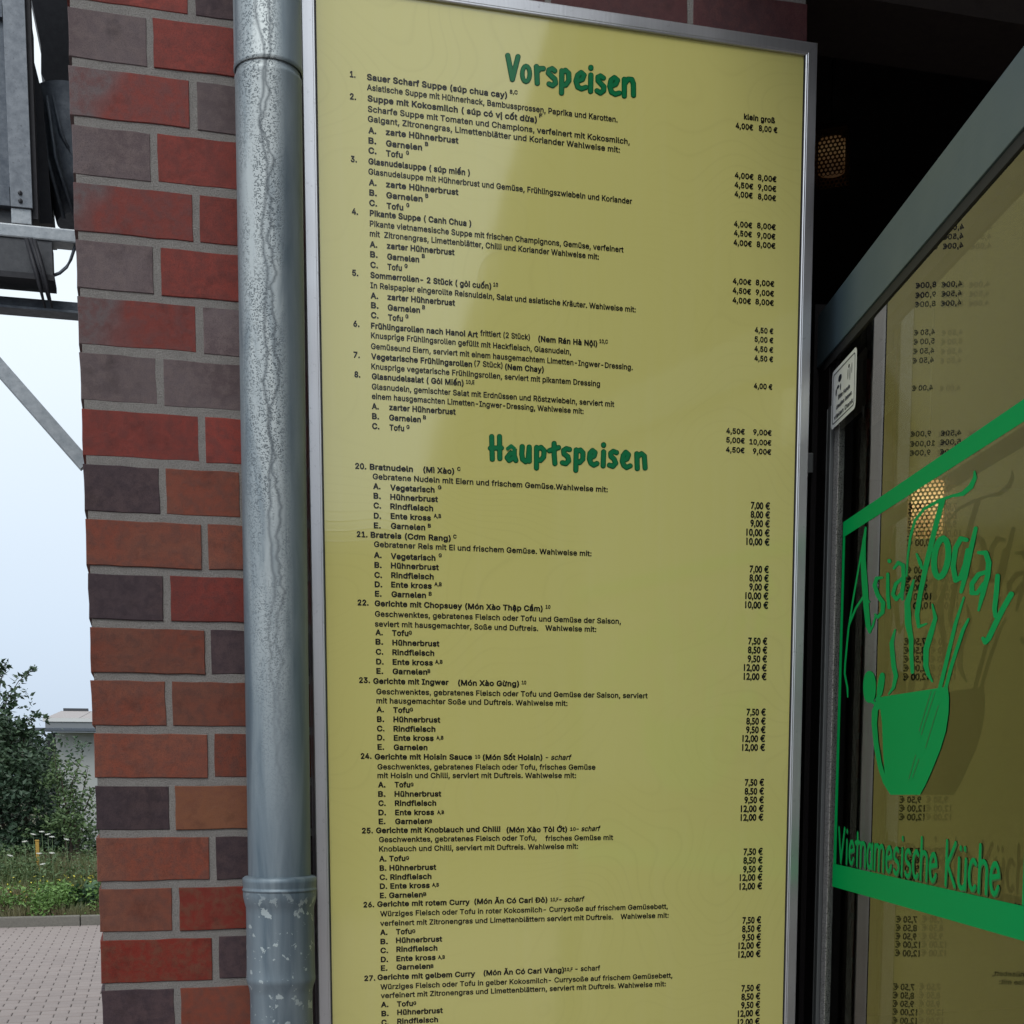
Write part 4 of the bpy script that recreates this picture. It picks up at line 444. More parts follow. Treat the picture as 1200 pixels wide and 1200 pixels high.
'vor2':[[[11880,1260,11870,1266,11860,1279,11856,1290,11855,1305,11964,1870,11971,1885,11985,1899,12000,1904,12015,1904,12030,1899,12040,1892,12048,1880,12052,1870,12183,1340,12184,1320,12179,1305,12171,1295,12160,1288,12145,1283,12130,1284,12120,1288,12109,1295,12100,1308,12015,1645,12010,1633,11942,1285,11934,1270,11920,1260,11905,1255,11885,1258]],[[12315,1513,12270,1534,12233,1585,12210,1655,12203,1735,12210,1810,12233,1880,12270,1930,12315,1951,12330,1953,12345,1949,12385,1931,12423,1880,12446,1810,12453,1730,12446,1655,12423,1585,12385,1533,12340,1513,12320,1512],[12323,1590,12330,1589,12340,1595,12357,1620,12373,1670,12379,1730,12373,1795,12358,1840,12340,1869,12330,1875,12317,1870,12299,1845,12283,1795,12277,1735,12284,1665,12299,1620,12320,1591]],[[12555,1518,12544,1525,12535,1535,12530,1545,12527,1560,12547,1955,12551,1970,12561,1985,12575,1994,12595,1997,12610,1993,12623,1985,12633,1970,12637,1955,12625,1715,12670,1654,12735,1653,12750,1649,12764,1640,12771,1630,12775,1620,12777,1605,12773,1590,12765,1577,12755,1569,12740,1564,12645,1563,12630,1567,12620,1573,12618,1570,12614,1545,12609,1535,12600,1525,12580,1516,12560,1517]],[[13830,1539,13815,1549,13806,1565,13803,1580,13805,1613,13814,1630,13825,1639,13840,1644,13860,1643,13876,1635,13888,1620,13893,1605,13892,1570,13885,1554,13870,1541,13855,1536,13835,1537]],[[12930,1564,12850,1599,12834,1610,12824,1630,12807,1715,12811,1730,12820,1744,12896,1820,12962,1880,12971,1930,12969,1935,12945,1953,12940,1954,12880,1925,12865,1923,12850,1927,12837,1935,12827,1950,12823,1965,12826,1985,12835,1999,12845,2007,12930,2049,12950,2053,12964,2050,12974,2045,13050,1986,13061,1970,13065,1950,13048,1845,13041,1830,12959,1755,12904,1700,12902,1695,12906,1675,12910,1671,12930,1662,12935,1663,12980,1700,12995,1705,13015,1702,13030,1694,13040,1680,13045,1665,13042,1645,13030,1626,12965,1571,12950,1564,12935,1563]],[[13240,1605,13200,1627,13185,1618,13175,1616,13160,1616,13150,1619,13140,1625,13131,1635,13123,1655,13115,2180,13118,2195,13126,2210,13140,2220,13155,2225,13170,2224,13185,2217,13197,2205,13204,2190,13207,2045,13210,2042,13270,2036,13290,2026,13368,1915,13376,1895,13373,1720,13368,1700,13360,1688,13280,1613,13265,1605,13245,1604],[13237,1710,13245,1705,13250,1708,13283,1740,13286,1875,13235,1949,13210,1952,13212,1730,13213,1725,13235,1711]],[[13600,1660,13515,1722,13503,1735,13496,1750,13457,1885,13455,1905,13496,2050,13505,2068,13515,2077,13525,2083,13615,2122,13635,2125,13750,2087,13760,2080,13767,2070,13771,2060,13773,2045,13769,2030,13760,2016,13750,2009,13735,2004,13715,2005,13635,2032,13580,2008,13577,2005,13560,1944,13565,1940,13665,1902,13680,1892,13690,1875,13733,1765,13730,1745,13722,1730,13650,1666,13630,1656,13615,1655,13605,1658],[13615,1760,13620,1760,13631,1770,13634,1775,13615,1821,13610,1826,13565,1842,13580,1787,13610,1764]],[[13830,1719,13820,1725,13811,1735,13803,1755,13795,2140,13798,2155,13806,2170,13820,2180,13840,2185,13855,2182,13870,2174,13880,2160,13885,2145,13893,1760,13888,1740,13875,1724,13855,1716,13835,1717]],[[14055,1738,13992,1770,13977,1785,13971,1805,13972,1895,13977,1910,13984,1920,14046,1990,14106,2050,14104,2095,14070,2124,14010,2087,13995,2083,13980,2085,13965,2092,13955,2102,13949,2115,13947,2130,13953,2150,13965,2164,14050,2219,14060,2223,14075,2225,14090,2221,14100,2215,14176,2155,14185,2145,14193,2125,14197,2030,14194,2015,14185,2001,14114,1930,14061,1870,14061,1840,14063,1835,14070,1834,14125,1870,14145,1873,14160,1868,14172,1860,14182,1845,14185,1825,14181,1810,14170,1794,14095,1741,14080,1736,14060,1737]],[[14380,1780,14298,1835,14285,1850,14279,1865,14248,2010,14247,2025,14288,2170,14295,2186,14310,2199,14400,2248,14410,2252,14425,2253,14535,2219,14545,2211,14552,2200,14556,2190,14557,2175,14552,2160,14546,2150,14535,2141,14525,2137,14515,2135,14500,2137,14425,2159,14370,2129,14352,2065,14353,2060,14450,2013,14465,2003,14473,1990,14512,1900,14517,1880,14514,1865,14505,1849,14428,1785,14410,1776,14395,1775,14385,1778],[14392,1880,14400,1879,14414,1890,14416,1895,14399,1935,14395,1940,14355,1959,14352,1955,14364,1900,14390,1881]],[[14705,1814,14690,1823,14675,1841,14660,1825,14650,1819,14635,1815,14620,1817,14600,1828,14592,1840,14588,1850,14587,2245,14590,2264,14596,2275,14605,2284,14615,2290,14630,2293,14645,2291,14655,2287,14665,2279,14674,2265,14677,2250,14678,1985,14739,1905,14745,1903,14775,1907,14799,1970,14803,2230,14805,2245,14813,2260,14825,2271,14845,2277,14861,2275,14872,2270,14883,2260,14889,2250,14893,2235,14889,1960,14886,1945,14849,1845,14835,1828,14815,1820,14725,1811,14710,1812]]],
'hau1':[[[11500,10174,11485,10182,11475,10191,11466,10204,11461,10219,11459,10234,11465,10444,11445,10464,11438,10474,11432,10489,11430,10504,11433,10524,11440,10539,11450,10551,11468,10564,11474,10764,11478,10784,11486,10799,11500,10813,11515,10821,11530,10825,11550,10824,11564,10819,11580,10809,11589,10799,11597,10784,11601,10764,11596,10569,11600,10565,11645,10564,11648,10569,11650,10749,11654,10769,11666,10789,11686,10804,11710,10810,11735,10807,11750,10799,11760,10791,11769,10779,11775,10764,11777,10744,11775,10559,11795,10543,11805,10530,11812,10514,11814,10499,11812,10479,11805,10464,11795,10452,11773,10434,11770,10229,11766,10209,11757,10194,11745,10182,11730,10174,11715,10170,11700,10170,11682,10174,11665,10184,11656,10194,11647,10209,11643,10229,11646,10434,11640,10437,11595,10438,11592,10434,11587,10229,11584,10214,11574,10194,11555,10178,11530,10170,11505,10172]],[[12970,10333,12955,10340,12942,10349,12934,10359,12927,10374,12923,10394,12923,10479,12843,10509,12827,10524,12815,10548,12808,10529,12797,10514,12722,10439,12700,10426,12685,10423,12670,10423,12620,10440,12610,10432,12595,10425,12580,10423,12565,10424,12540,10434,12521,10454,12515,10469,12512,10484,12509,10969,12511,10984,12518,10999,12530,11014,12540,11022,12560,11029,12580,11030,12600,11024,12620,11010,12630,10994,12636,10974,12637,10854,12640,10852,12680,10853,12705,10843,12795,10744,12804,10719,12815,10578,12817,10589,12830,10606,12840,10615,12855,10623,12880,10627,12920,10616,12923,10619,12924,10649,12942,10869,12947,10889,12955,10903,12966,10914,12980,10923,12995,10927,13010,10928,13025,10925,13037,10919,13050,10910,13059,10899,13066,10884,13069,10864,13051,10644,13051,10574,13055,10569,13115,10549,13135,10535,13144,10524,13151,10509,13153,10494,13153,10479,13148,10464,13140,10450,13129,10439,13115,10431,13100,10427,13085,10426,13054,10434,13051,10429,13049,10379,13037,10354,13025,10343,13010,10335,12995,10331,12975,10332],[12655,10564,12665,10562,12686,10584,12680,10679,12679,10684,12645,10721,12640,10724,12638,10719,12639,10574,12643,10569]],[[14125,10364,14101,10379,14088,10399,14083,10419,14085,10454,14095,10475,14115,10494,14140,10502,14165,10500,14180,10493,14190,10485,14205,10465,14210,10444,14209,10409,14200,10389,14180,10369,14155,10361,14130,10362]],[[11955,10394,11940,10402,11855,10468,11845,10479,11837,10494,11834,10509,11835,10529,11840,10544,11851,10559,11865,10570,11880,10577,11900,10579,11920,10576,11925,10579,11905,10594,11830,10694,11823,10719,11826,10744,11833,10759,11883,10829,11895,10841,11910,10850,11930,10854,11955,10851,12025,10808,12040,10832,12060,10848,12085,10854,12110,10851,12125,10843,12140,10828,12149,10809,12152,10789,12150,10774,12115,10669,12115,10514,12111,10494,12105,10481,12095,10469,12015,10401,11990,10391,11975,10390,11960,10392],[11971,10539,11975,10536,11987,10544,11988,10559,11985,10564,11925,10579,11922,10574,11935,10567,11970,10540]],[[12235,10404,12215,10409,12195,10422,12182,10439,12175,10459,12164,10644,12186,10784,12195,10799,12205,10810,12280,10870,12300,10881,12315,10884,12335,10882,12350,10876,12370,10863,12385,10870,12400,10873,12415,10872,12430,10867,12445,10858,12457,10844,12464,10829,12467,10814,12467,10479,12462,10454,12454,10439,12440,10426,12425,10419,12405,10415,12385,10418,12371,10424,12358,10434,12347,10449,12340,10474,12320,10724,12315,10732,12310,10731,12305,10724,12292,10639,12302,10469,12301,10454,12293,10434,12280,10419,12260,10408,12240,10404]],[[13260,10453,13240,10461,13165,10512,13149,10534,13144,10559,13156,10649,13161,10664,13176,10684,13250,10741,13252,10744,13259,10779,13245,10793,13240,10794,13185,10782,13170,10783,13155,10788,13140,10798,13129,10809,13122,10824,13118,10844,13121,10864,13127,10879,13135,10889,13150,10901,13170,10909,13250,10927,13265,10928,13285,10924,13300,10916,13371,10849,13386,10829,13392,10804,13373,10694,13365,10674,13350,10657,13280,10603,13277,10599,13278,10589,13285,10585,13345,10598,13370,10593,13386,10584,13400,10569,13407,10554,13411,10534,13409,10519,13403,10504,13392,10489,13380,10479,13365,10473,13290,10454,13265,10452]],[[13490,10483,13470,10492,13456,10504,13446,10519,13441,10539,13430,11024,13436,11049,13450,11068,13470,11081,13495,11086,13515,11082,13530,11074,13545,11060,13553,11044,13557,11024,13560,10904,13565,10900,13585,10902,13600,10901,13624,10889,13705,10805,13716,10789,13722,10764,13726,10614,13723,10594,13712,10574,13650,10505,13635,10493,13620,10487,13600,10485,13550,10499,13525,10485,13510,10481,13495,10482],[13576,10624,13585,10623,13598,10639,13596,10734,13565,10767,13563,10764,13567,10629,13575,10625]],[[13870,10498,13855,10504,13841,10514,13779,10584,13770,10599,13764,10619,13749,10759,13752,10774,13790,10879,13802,10899,13815,10910,13885,10957,13905,10964,13925,10964,13945,10958,14030,10913,14040,10903,14048,10889,14052,10874,14053,10859,14048,10839,14039,10824,14025,10812,14005,10803,13985,10801,13970,10803,13920,10827,13902,10814,13889,10779,13955,10743,13975,10724,13985,10704,14006,10624,14009,10604,14004,10584,13992,10564,13925,10509,13900,10497,13875,10497]],[[14375,10514,14355,10517,14340,10524,14275,10573,14258,10594,14252,10619,14256,10704,14261,10724,14275,10745,14339,10799,14355,10844,14345,10855,14295,10838,14275,10838,14260,10841,14245,10850,14230,10864,14223,10879,14219,10899,14220,10914,14226,10929,14235,10943,14248,10954,14340,10990,14360,10994,14385,10990,14397,10984,14409,10974,14481,10894,14489,10879,14493,10859,14489,10834,14448,10729,14435,10714,14383,10669,14381,10654,14385,10651,14440,10671,14455,10671,14470,10667,14485,10659,14500,10644,14508,10629,14511,10609,14510,10594,14505,10579,14495,10564,14485,10556,14395,10518,14376,10514]],[[14125,10529,14110,10537,14097,10549,14088,10564,14084,10579,14072,10919,14077,10944,14091,10964,14115,10979,14140,10983,14160,10978,14180,10965,14192,10949,14199,10929,14211,10589,14209,10574,14203,10559,14185,10538,14160,10527,14145,10525,14130,10528]],[[14650,10539,14635,10546,14620,10558,14552,10644,14546,10664,14521,10799,14520,10814,14523,10829,14560,10929,14571,10949,14582,10959,14655,11011,14670,11018,14690,11020,14710,11015,14805,10970,14817,10959,14826,10944,14830,10929,14830,10914,14826,10894,14817,10879,14800,10865,14785,10858,14770,10856,14750,10858,14695,10882,14675,10869,14672,10864,14663,10839,14665,10837,14725,10809,14740,10798,14750,10784,14791,10679,14794,10654,14789,10634,14780,10619,14710,10552,14685,10539,14670,10536,14655,10538]],[[14915,10574,14895,10580,14880,10592,14867,10609,14861,10629,14872,10984,14878,11009,14888,11024,14900,11034,14915,11042,14935,11045,14955,11042,14970,11035,14983,11024,14993,11009,14998,10994,14999,10979,14992,10744,15030,10715,15039,10719,15039,10724,15056,10969,15060,10989,15075,11013,15095,11026,15110,11030,15125,11030,15150,11023,15165,11011,15174,10999,15181,10984,15183,10969,15165,10684,15158,10659,15140,10638,15075,10583,15055,10573,15035,10569,15015,10573,15001,10579,14975,10597,14965,10587,14950,10578,14935,10574,14920,10573]]],
'hau2':[[[11505,10193,11495,10200,11486,10209,11479,10229,11485,10459,11470,10468,11460,10477,11453,10489,11450,10504,11452,10519,11460,10532,11470,10541,11487,10549,11494,10764,11498,10779,11505,10790,11515,10799,11525,10803,11540,10805,11555,10802,11565,10796,11575,10784,11579,10774,11581,10759,11576,10549,11580,10546,11665,10543,11667,10549,11672,10759,11680,10774,11695,10786,11710,10790,11730,10787,11740,10782,11750,10771,11757,10749,11755,10544,11775,10534,11785,10524,11791,10514,11794,10499,11792,10484,11784,10469,11772,10459,11755,10453,11753,10449,11750,10234,11748,10219,11740,10205,11730,10196,11720,10191,11705,10189,11690,10193,11680,10198,11670,10209,11665,10219,11663,10234,11666,10454,11575,10458,11573,10454,11566,10224,11560,10209,11545,10195,11530,10190,11510,10191]],[[12975,10353,12956,10364,12945,10384,12942,10494,12855,10526,12840,10540,12835,10552,12833,10564,12836,10579,12842,10589,12852,10599,12865,10605,12885,10606,12940,10588,12942,10589,12944,10649,12963,10874,12970,10889,12980,10900,12995,10907,13010,10908,13025,10903,13037,10894,13044,10884,13049,10869,13031,10644,13031,10559,13035,10555,13115,10526,13129,10509,13134,10489,13131,10474,13125,10464,13115,10454,13100,10447,13080,10447,13035,10463,13031,10459,13031,10394,13026,10374,13019,10364,13005,10355,12995,10351,12980,10351]],[[14130,10384,14115,10394,14106,10409,14103,10424,14104,10449,14112,10464,14125,10476,14140,10482,14160,10480,14178,10469,14188,10454,14190,10439,14189,10414,14183,10399,14170,10387,14155,10381,14135,10382]],[[11960,10413,11865,10486,11855,10504,11854,10519,11856,10529,11864,10544,11875,10553,11890,10559,11905,10559,11920,10553,11975,10511,11980,10512,12006,10534,12008,10539,12006,10579,11940,10595,11923,10604,11848,10704,11843,10719,11845,10739,11900,10818,11910,10827,11920,10832,11940,10834,11955,10829,12035,10778,12040,10784,12050,10812,12060,10824,12080,10834,12100,10833,12115,10825,12125,10814,12130,10804,12132,10789,12095,10674,12094,10504,12082,10484,12005,10419,11985,10410,11965,10412],[11985,10674,12005,10670,12008,10674,12008,10689,11945,10731,11941,10724,11980,10675]],[[12240,10424,12225,10426,12210,10435,12199,10449,12195,10464,12184,10644,12206,10779,12220,10797,12292,10854,12305,10861,12320,10864,12335,10861,12347,10854,12365,10836,12370,10837,12385,10849,12395,10852,12410,10852,12420,10850,12430,10844,12439,10834,12447,10814,12447,10479,12445,10464,12440,10454,12430,10444,12420,10438,12405,10435,12390,10437,12380,10442,12365,10459,12360,10474,12339,10734,12315,10761,12288,10739,12286,10734,12272,10644,12281,10459,12275,10444,12266,10434,12255,10427,12241,10424]],[[12565,10444,12553,10449,12542,10459,12536,10469,12532,10484,12529,10969,12532,10984,12543,10999,12560,11009,12575,11011,12590,11007,12600,11001,12610,10990,12614,10979,12617,10834,12620,10830,12670,10834,12690,10829,12701,10819,12781,10729,12785,10714,12796,10559,12793,10544,12785,10531,12700,10448,12685,10443,12670,10443,12615,10465,12605,10453,12595,10447,12585,10443,12570,10443],[12664,10539,12670,10539,12705,10574,12707,10579,12699,10689,12650,10745,12620,10742,12618,10739,12619,10559,12625,10555,12660,10541]],[[13260,10474,13176,10529,13166,10544,13164,10564,13175,10644,13180,10657,13190,10670,13268,10729,13271,10734,13281,10784,13278,10789,13250,10816,13185,10802,13165,10806,13147,10819,13141,10829,13138,10844,13140,10859,13145,10869,13161,10884,13250,10906,13265,10908,13280,10904,13290,10898,13360,10832,13370,10816,13372,10799,13353,10699,13348,10684,13335,10670,13261,10614,13255,10584,13257,10579,13280,10564,13285,10564,13340,10577,13360,10576,13372,10569,13382,10559,13388,10549,13391,10534,13388,10519,13383,10509,13375,10500,13365,10494,13285,10473,13265,10473]],[[13490,10504,13479,10509,13470,10518,13461,10539,13450,11024,13453,11039,13464,11054,13480,11064,13495,11066,13510,11063,13520,11057,13530,11046,13536,11034,13541,10879,13545,10876,13590,10882,13610,10875,13690,10792,13699,10779,13702,10764,13706,10614,13703,10599,13698,10589,13636,10519,13625,10510,13615,10506,13600,10505,13545,10522,13520,10504,13510,10502,13495,10502],[13589,10599,13617,10629,13618,10634,13616,10739,13615,10744,13572,10789,13565,10791,13545,10787,13543,10784,13547,10614,13585,10601]],[[13870,10519,13855,10529,13795,10597,13787,10609,13769,10759,13808,10869,13816,10884,13825,10893,13895,10939,13905,10943,13920,10944,13935,10940,14015,10899,14025,10889,14030,10880,14032,10859,14028,10844,14021,10834,14010,10826,14000,10822,13985,10821,13975,10823,13920,10850,13887,10829,13885,10826,13865,10769,13945,10726,13958,10714,13965,10699,13987,10619,13989,10604,13985,10589,13975,10575,13912,10524,13895,10517,13875,10517],[13887,10624,13890,10621,13895,10624,13887,10654,13884,10659,13870,10667,13867,10664,13870,10644,13885,10627]],[[14375,10534,14360,10537,14350,10542,14287,10589,14276,10604,14272,10624,14276,10704,14281,10719,14290,10731,14355,10787,14378,10844,14377,10849,14350,10879,14295,10859,14280,10857,14269,10859,14259,10864,14248,10874,14242,10884,14239,10899,14240,10910,14245,10923,14260,10938,14360,10974,14380,10971,14395,10960,14463,10884,14469,10874,14473,10859,14470,10840,14430,10739,14422,10729,14364,10679,14361,10644,14380,10628,14435,10649,14445,10651,14460,10649,14471,10644,14482,10634,14488,10624,14491,10609,14489,10594,14485,10584,14470,10570,14390,10537]],[[14130,10549,14120,10555,14111,10564,14103,10584,14092,10919,14095,10934,14105,10950,14120,10960,14135,10963,14150,10961,14165,10952,14175,10939,14179,10924,14191,10589,14186,10569,14173,10554,14155,10546,14135,10547]],[[14655,10558,14645,10563,14635,10571,14570,10654,14541,10799,14540,10814,14580,10924,14585,10934,14595,10944,14665,10994,14675,10998,14690,11000,14705,10996,14793,10954,14803,10944,14808,10934,14810,10914,14806,10899,14799,10889,14790,10882,14775,10876,14755,10877,14690,10905,14656,10879,14638,10829,14643,10824,14715,10792,14729,10779,14771,10674,14774,10659,14772,10644,14765,10632,14699,10569,14680,10558,14660,10557],[14668,10669,14675,10667,14678,10669,14677,10674,14660,10719,14655,10723,14645,10726,14650,10694,14665,10674]],[[14915,10594,14902,10599,14891,10609,14885,10619,14881,10634,14892,10984,14898,11004,14915,11020,14925,11024,14940,11025,14960,11018,14970,11009,14976,10999,14979,10979,14972,10734,15030,10690,15035,10690,15058,10709,15059,10714,15077,10979,15090,10999,15105,11008,15125,11010,15140,11006,15157,10989,15163,10969,15144,10684,15140,10668,15129,10654,15063,10599,15050,10592,15035,10589,15020,10592,14970,10626,14959,10609,14950,10601,14935,10594,14920,10593]]],
'dec':[[[22826,11032,22821,11038,22819,11047,22803,11187,22702,11367,22534,11527,22356,11580,22336,11582,22006,11691,21636,11902,21413,12182,21303,12592,21248,13047,21226,13485,21221,13470,21212,13247,21205,13227,21196,13217,21186,13210,21071,13147,21056,13142,21036,13145,21026,13152,21017,13162,20921,13312,20920,13327,20929,13342,20946,13350,20961,13347,20971,13340,21056,13245,21061,13242,21116,13278,21119,13282,21128,13517,20967,13647,20956,13660,20881,13917,20879,13932,20882,13942,20971,14073,20980,14082,20991,14089,21001,14092,21016,14091,21036,14082,21096,14002,21101,14010,21121,14062,21128,14072,21141,14078,21151,14079,21161,14075,21171,14067,21177,14052,21176,13957,21226,13597,21224,13512,21226,13505,21229,13512,21236,13518,21251,13520,21261,13514,21267,13502,21298,13052,21361,12607,21475,12212,21683,11952,22001,11781,22006,11779,22008,11782,21880,12272,21746,12807,21631,13297,21605,13167,21503,12972,21491,12960,21476,12958,21461,12966,21456,12977,21456,12990,21519,13207,21582,13337,21596,13348,21606,13350,21616,13348,21620,13352,21501,13942,21433,14397,21488,14702,21496,14718,21511,14729,21526,14731,21541,14728,21721,14636,21728,14632,21734,14622,21734,14612,21729,14602,21721,14597,21711,14596,21561,14641,21546,14402,21613,13957,21729,13422,21846,12914,21849,12927,21826,13047,21817,13237,21836,13397,21879,13512,21886,13526,21896,13538,21966,13589,21981,13596,21996,13598,22011,13598,22026,13594,22106,13559,22124,13542,22193,13442,22252,13282,22287,13102,22296,12912,22277,12747,22233,12632,22221,12613,22151,12560,22136,12552,22121,12548,22106,12547,22091,12550,22006,12586,21990,12602,21921,12702,21866,12847,21864,12842,21998,12302,22151,11752,22153,11737,22152,11717,22326,11649,22346,11653,22566,11626,22581,11622,22591,11616,22791,11452,22805,11432,22895,11212,22895,11197,22859,11042,22853,11032,22846,11028,22831,11029],[22101,12697,22112,12707,22140,12782,22156,12917,22148,13082,22116,13247,22070,13372,22023,13442,22011,13448,22001,13441,21972,13362,21957,13227,21965,13062,21997,12897,22043,12772,22091,12702,22096,12699],[21119,13627,21121,13625,21125,13627,21125,13632,21091,13877,21090,13882,21011,13977,20971,13922,20970,13917,21031,13707,21116,13629]],[[22866,12337,22851,12339,22837,12347,22828,12357,22821,12369,22699,12842,22696,12844,22671,12841,22656,12845,22640,12857,22628,12877,22564,13217,22461,13502,22441,13512,22439,13507,22397,13272,22453,12867,22546,12687,22641,12705,22666,12704,22681,12696,22694,12682,22702,12662,22701,12645,22691,12622,22681,12612,22666,12605,22526,12567,22506,12567,22491,12572,22476,12582,22466,12594,22341,12817,22334,12837,22275,13267,22275,13287,22334,13612,22339,13627,22346,13638,22356,13647,22371,13656,22386,13660,22406,13659,22421,13654,22531,13596,22536,13596,22481,13867,22483,13882,22491,13897,22501,13906,22516,13912,22531,13912,22545,13907,22556,13898,22564,13887,22679,13512,22913,12392,22912,12372,22905,12357,22891,12344,22871,12337]],[[20286,12346,20276,12353,20265,12372,20244,12497,20205,12682,20198,12767,20135,13137,19975,14037,19887,14602,19880,14622,19881,14637,19862,14762,19786,15567,19777,15797,19839,16112,19853,16337,19858,16347,19866,16351,19880,16347,19885,16337,19880,16107,19818,15792,19827,15572,19903,14767,19921,14647,19929,14632,20084,14257,20221,14061,20223,14062,20236,14227,20291,14682,20343,14807,20346,14827,20356,14839,20376,14848,20396,14845,20411,14832,20416,14817,20416,14797,20476,14682,20529,14472,20531,14470,20546,14491,20556,14499,20571,14502,20586,14498,20711,14390,20722,14377,20726,14362,20749,14137,20747,14117,20741,14102,20618,13927,20545,13722,20579,13592,20586,13587,20691,13558,20702,13547,20704,13532,20696,13518,20681,13511,20541,13511,20526,13515,20511,13526,20503,13542,20449,13712,20448,13732,20524,13972,20644,14147,20633,14337,20571,14414,20566,14417,20521,14377,20506,14376,20496,14381,20492,14387,20488,14397,20489,14407,20501,14427,20492,14442,20431,14658,20406,14701,20405,14697,20367,14217,20361,14122,20376,14128,20386,14126,20396,14117,20398,14107,20395,14097,20357,14052,20335,13677,20290,13137,20290,12692,20313,12367,20310,12357,20306,12352,20291,12346],[20166,13172,20166,13167,20168,13172,20171,13192,20195,13682,20216,13967,20040,14232,19956,14435,19955,14427,20016,14042,20165,13177]],[[23071,12902,22921,12914,22911,12917,22900,12927,22894,12937,22891,12952,22897,12972,22906,12982,22916,12987,23047,13012,23054,13017,23106,13192,23095,13357,23087,13362,22911,13411,22892,13422,22731,13647,22723,13662,22720,13677,22720,13902,22726,13923,22741,13941,22756,13949,22771,13953,22896,13953,22911,13951,22921,13947,22933,13937,22971,13878,22976,13882,22905,14297,22906,14312,22911,14320,22921,14328,22931,14331,22949,14327,22956,14320,22961,14312,23090,13927,23206,13507,23238,13192,23237,13172,23159,12942,23152,12927,23138,12912,23121,12903,23101,12899,23076,12901],[23070,13472,23081,13468,23086,13472,23084,13492,23043,13637,23026,13642,23011,13655,22876,13853,22871,13853,22834,13847,22834,13697,22965,13512,23066,13473]],[[20821,13100,20806,13110,20798,13122,20794,13137,20797,13157,20810,13182,20821,13194,20841,13201,20861,13198,20876,13188,20884,13177,20889,13162,20885,13142,20873,13117,20861,13105,20846,13098,20826,13098]],[[20806,13417,20791,13419,20779,13427,20771,13437,20767,13452,20762,13952,20795,14252,20799,14262,20807,14272,20816,14278,20831,14281,20846,14279,20857,14272,20868,14257,20871,14242,20848,13947,20844,13452,20839,13437,20831,13427,20821,13420,20808,13417]],[[23361,13447,23346,13454,23336,13464,23328,13477,23324,13492,23292,13857,23251,14262,23279,14457,23290,14477,23301,14486,23316,14492,23316,14497,23266,14597,23109,14932,23091,14955,23086,14958,23066,14931,23056,14924,23041,14920,23026,14921,23016,14925,23006,14933,22998,14947,22994,14962,22997,14977,23036,15077,23051,15097,23061,15103,23076,15108,23101,15108,23121,15098,23211,15012,23224,14997,23385,14652,23563,14297,23755,13962,23764,13937,23764,13917,23757,13897,23746,13882,23726,13868,23706,13863,23686,13864,23666,13871,23651,13883,23641,13897,23449,14232,23371,14387,23364,14267,23413,13867,23436,13502,23431,13477,23416,13457,23391,13445,23366,13445]],[[21406,13575,21395,13582,21389,13592,21198,14107,21194,14132,21204,14632,21298,14992,21307,15302,21339,15757,21344,15772,21352,15782,21366,15791,21381,15793,21396,15791,21411,15781,21421,15767,21424,15752,21402,15302,21411,14982,21361,14617,21335,14137,21438,13602,21437,13592,21431,13582,21421,13576,21411,13574]],[[22576,13982,22570,13987,22564,13997,22347,14617,21974,16147,21974,16167,21981,16182,21991,16193,22006,16201,22026,16203,22044,16197,22056,16186,22066,16167,22210,15582,22431,14637,22611,14012,22611,13997,22605,13987,22596,13981,22581,13980]],[[21846,14146,21835,14152,21829,14167,21872,14487,21750,14832,21641,15197,21635,15602,21639,15622,21708,15817,21832,15987,21841,15994,21851,15996,21861,15992,21866,15987,21869,15972,21796,15782,21758,15597,21770,15222,21877,14867,21969,14492,21967,14477,21869,14162,21864,14152,21851,14146]],[[22681,14487,22671,14497,22529,14747,22259,15587,22113,16147,22113,16162,22118,16177,22126,16187,22141,16196,22156,16199,22171,16195,22186,16185,22195,16172,22341,15612,22609,14777,22723,14522,22724,14507,22716,14492,22701,14484,22686,14485]],[[20971,14740,20961,14746,20958,14752,20847,15057,20843,15072,20884,15607,20941,15842,20903,16097,20808,16262,20808,16272,20811,16280,20816,16285,20826,16289,20836,16287,20843,16282,20975,16127,21046,15847,21046,15832,20996,15592,20948,15077,20997,14762,20991,14747,20985,14742,20976,14740]],[[20361,15726,20346,15731,20331,15739,20298,15767,20286,15780,20276,15798,20250,15877,20234,15977,20228,16102,20234,16222,20251,16327,20282,16412,20296,16430,20331,16460,20351,16470,20371,16474,20396,16473,20416,16465,20429,16487,20441,16497,20451,16500,20461,16500,20476,16515,20561,16563,20571,16565,20586,16565,20606,16554,20616,16539,20619,16517,20611,16500,20596,16487,20516,16443,20501,16439,20486,16441,20482,16437,20476,16412,20506,16327,20523,16217,20528,16102,20523,15982,20506,15872,20479,15797,20463,15772,20428,15742,20412,15732,20391,15725,20366,15725]],[[20676,15762,20661,15765,20646,15773,20620,15807,20600,15867,20583,15942,20567,16037,20555,16132,20549,16212,20550,16267,20553,16287,20512,16392,20510,16402,20511,16412,20516,16423,20526,16431,20536,16435,20551,16435,20566,16426,20625,16332,20644,16317,20663,16292,20684,16232,20702,16152,20718,16057,20730,15967,20736,15887,20735,15827,20724,15792,20716,15780,20701,15767,20681,15762]]],
'bowl':[[[20608,16338,21366,16221,22211,16091,22241,16359,22232,16706,22167,17139,22037,17572,21834,18071,21691,18395,21561,18629,20868,18629,20694,18352,20578,18006,20478,17486,20426,16966,20430,16663,20500,16489],[20578,16641,20629,16619,20673,16966,20694,17616,20733,18135,20664,17876,20586,17399,20552,16966]]],
